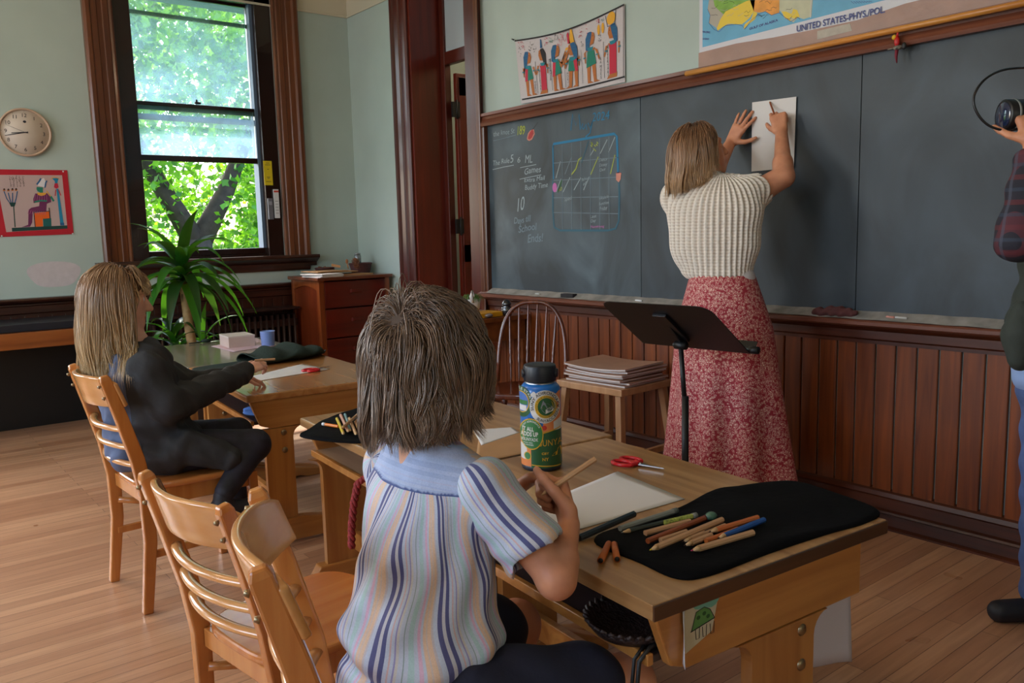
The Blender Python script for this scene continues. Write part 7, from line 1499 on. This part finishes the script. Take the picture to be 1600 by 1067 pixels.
# ---------------- photographer at the right edge
pc_ = at(1690, 600, 2.50); P0_ = (float(pc_[0]), float(pc_[1]), 0)
ph = person('photographer in plaid shirt and green vest at the right edge, raising a camera', P0_)
f_p = nrm((-.78,.62,0)); l_p = np.cross((0,0,1), f_p); Rp = np.stack([f_p, l_p, V3(0,0,1)], 1); c2 = np.array(P0_)
pnk = at(1690,215,2.50); pS1 = at(1668,285,2.40); pS2 = at(1690,285,2.68); pe1 = at(1592,372,2.36); pw1 = at(1616,226,2.36); pe2 = at(1640,380,2.62); pw2 = at(1640,215,2.50); hdp = at(1688,150,2.50)
hp, HP = head_prims(hdp, f_p, V3(0,0,1), 1.05, pnk); hipp = at(1690,610,2.50)
body = hp + [rc(hipp, pnk+V3(0,0,-.22), .12,.11,.04, l_p, .8), rc(pS1,pS2,.05,.05,.02), rc(pS1,pe1,.048,.038,.01), rc(pe1,pw1,.038,.026,.01), rc(pS2,pe2,.048,.038,.01), rc(pe2,pw2,.038,.026,.01), rc(hipp+l_p*.08, c2+l_p*.10+V3(0,0,.10), .09,.045,.02), rc(hipp-l_p*.08, c2-l_p*.10+V3(0,0,.10), .09,.045,.02)]
LEN = at(1585,180,2.42)
hR = hand_prims(pw1, at(1606,182,2.38)-pw1, nrm(V3(.62,.78,.1)), 1, [(.3,.8,.6),(.4,.8,.6),(.5,.9,.6),(.6,.9,.6)], 1.0, thumb=(.5,.5))
hL = hand_prims(pw2, at(1640,180,2.50)-pw2, nrm(V3(-.62,-.78,.1)), -1, [(.4,.9,.6)]*4, 1.0)
VQ = sdf_mesh(body+hR+hL, .0065); painted_obj('body', VQ, addhead_paint(VQ, HP, 1.05), m_sk1, ph)
def plaid():
    m, t, b = new_mat('dark_plaid_flannel'); N = t.nodes.new; L = t.links.new; tc = N('ShaderNodeTexCoord'); cols = []
    sx_ = N('ShaderNodeSeparateXYZ'); L(tc.outputs['Object'], sx_.inputs[0]); prev = None; base = srgb(34,32,44)
    last = None
    for ax_, k, ph_, c, wd in ((2, 90, 0, (96,36,42), .8), (0, 100, 1, (96,40,50), .7), (2, 90, 3.1, (50,62,80), .9), (1, 100, 2.0, (70,74,90), .88)):
        mu = N('ShaderNodeMath'); mu.operation = 'MULTIPLY_ADD'; mu.inputs[1].default_value = k; mu.inputs[2].default_value = ph_; s = N('ShaderNodeMath'); s.operation = 'SINE'; g = N('ShaderNodeMath'); g.operation = 'GREATER_THAN'; g.inputs[1].default_value = wd
        L(sx_.outputs[ax_], mu.inputs[0]); L(mu.outputs[0], s.inputs[0]); L(s.outputs[0], g.inputs[0]); sc = N('ShaderNodeMath'); sc.operation = 'MULTIPLY'; sc.inputs[1].default_value = .6; L(g.outputs[0], sc.inputs[0])
        mx = N('ShaderNodeMixRGB'); mx.inputs[1].default_value = base; mx.inputs[2].default_value = srgb(*c); L(sc.outputs[0], mx.inputs[0])
        if last: L(last, mx.inputs[1])
        last = mx.outputs[0]
    L(last, b.inputs['Base Color']); b.inputs['Roughness'].default_value = .85; return m
fd = lambda X: .004*np.sin(X[:,2]*60+X[:,0]*30)
VQ = sdf_mesh([rc(pS1,pe1,.070,.062,.02), rc(pe1, pe1+(pw1-pe1)*.80,.060,.046,.02), rc(pS2,pe2,.070,.062,.02), rc(pe2,pe2+(pw2-pe2)*.8,.060,.046,.02), rc(pS1,pS2,.07,.07,.03)], .007, disp=fd); fast('plaid_shirt', VQ, plaid(), ph)
hem = at(1690,585,2.50)
VQ = sdf_mesh([rc(hem+V3(0,0,.12)-f_p*.0, pnk+V3(0,0,-.17), .165,.15,.04, l_p, .9), rc(pnk+V3(0,0,-.06), pnk+V3(0,0,-.02), .085,.07,.04), el(hem+V3(0,0,.16),(.20,.21,.13),.05,Rp), el(at(1596,525,2.42),(.055,.05,.10),.03)], .008, disp=fd); V, Q = VQ; fast('green_vest', VQ, mat('dark_olive_vest',(46,52,46),.8,bump=.2,bscale=60), ph)
VQ = sdf_mesh([el(hem+V3(0,0,.0),(.185,.19,.10),.04,Rp)], .008, disp=fd); fast('shirt_tail', VQ, mat('pale_blue_shirt',(132,156,200),.8), ph)
VQ = sdf_mesh([el(hipp,(.165,.18,.12),.04,Rp), rc(hipp+l_p*.085, c2+l_p*.10+V3(0,0,.09), .115,.075,.03), rc(hipp-l_p*.085, c2-l_p*.10+V3(0,0,.09), .115,.075,.03)], .008, disp=fd); fast('jeans', VQ, mat('blue_denim',(72,92,138),.8,bump=.2,bscale=120,var=.1,vscale=40), ph)
for s_ in (1,-1):
    p = c2 + l_p*.10*s_ + V3(0,0,.05); V, Q = sdf_mesh([rc(p-f_p*.04+V3(0,0,-.01), p+f_p*.15+V3(0,0,-.015), .04, .036, .02), rc(p, p+V3(0,0,.06),.04,.04,.02)], .008); V[:,2] = np.maximum(V[:,2], .002); fast('shoe', (V,Q), mat('black_shoe',(24,24,30),.6), ph)
make_hair(ph, hdp, f_p, V3(0,0,1), 1.06, 2400, 41, lambda D, r, rg: np.full(len(D), .07), [], ((70,52,40),(80,60,46)), rad=.0016, nclump=60, face_cut=.25, low=-.5)
V, Q = sdf_mesh([el(HP(-.018,0,.034), V3(.100,.081,.088), .02, Rp)], .008); fast('hair_base', (V,Q), mat('brown_hair_underlayer',(72,56,46),.8), ph)
t = thing('camera', 'black camera with wide lens hood held at the right edge of the frame', 'camera', LEN)
m_cam = mat('camera_black',(18,18,22),.35); o_ = V3(0,0,0)
q = MB(); q.tube([f_p*.032, f_p*.030, -f_p*.035, -f_p*.04, -f_p*.10], [.044,.046,.044,.036,.034], m_cam, 28); q.build('lens', t)
q = MB(); q.tube([f_p*.0325, f_p*.034], [.038,.036], mat('lens_glass',(30,40,70),.05,Coat_Weight=1), 28); q.tube([f_p*.01, f_p*.004],[.0468,.0468], m_grm, 28); q.build('lens_ring', t)
q = MB(); M_ = frame(-f_p*.14, f_p, l_p, (0,0,1)); q.box(-.04,.04,-.07,.07,-.05,.045,m_cam,M=M_); q.box(-.03,.03,-.025,.025,.045,.075,m_cam,M=M_); q.build('camera_body', t, bevel=.006)
q = MB(); sp_ = [at(x,y,d)-LEN for x,y,d in ((1640,108,2.5),(1600,106,2.45),(1565,110,2.42),(1538,125,2.4),(1522,150,2.4),(1526,175,2.4),(1545,196,2.4),(1575,204,2.4),(1605,196,2.4),(1640,190,2.45))]
P = np.array(sp_); us = np.linspace(0, len(P)-1, 60); pp = []
for s_ in us:
    i = min(int(s_), len(P)-2); f_ = s_-i; a0, a1, a2, a3 = P[max(i-1,0)], P[i], P[i+1], P[min(i+2,len(P)-1)]; pp.append(.5*((2*a1)+(-a0+a2)*f_+(2*a0-5*a1+4*a2-a3)*f_**2+(-a0+3*a1-3*a2+a3)*f_**3))
q.tube(pp, .0035, m_cam, 8); q.build('strap', t)
# ================================================================== groups of like things
GROUPS = {'wooden_chair': 'honey wood slat-back chairs at the desks', 'school_desk': 'school desks standing in a row', 'maple_tree': 'maple trees outside the window',
          'chalk_stick': 'chalk sticks on the chalk tray', 'wooden_tube': 'brown wooden tubes at the desk corner', 'drawing_paper': 'white drawing sheets on the desks', 'scissors': 'red-handled scissors on the desks'}
for o in bpy.data.objects:
    if o.parent is None and 'label' in o and 'group' not in o:
        k = o.name.split('.')[0]
        if k in GROUPS: o['group'] = GROUPS[k]
        elif k in ('colored_pencil', 'pencil', 'pen', 'marker', 'wrapped_pen', 'felt_pen'):
            if 'velvet' in o['label'] or 'pile' in o['label'] or o.location.y < 1.3 and 'held' not in o['label']: o['group'] = 'pens and pencils on the velvet pouch'
            elif 'small' in o['label']: o['group'] = 'pencils in the small black pouch'
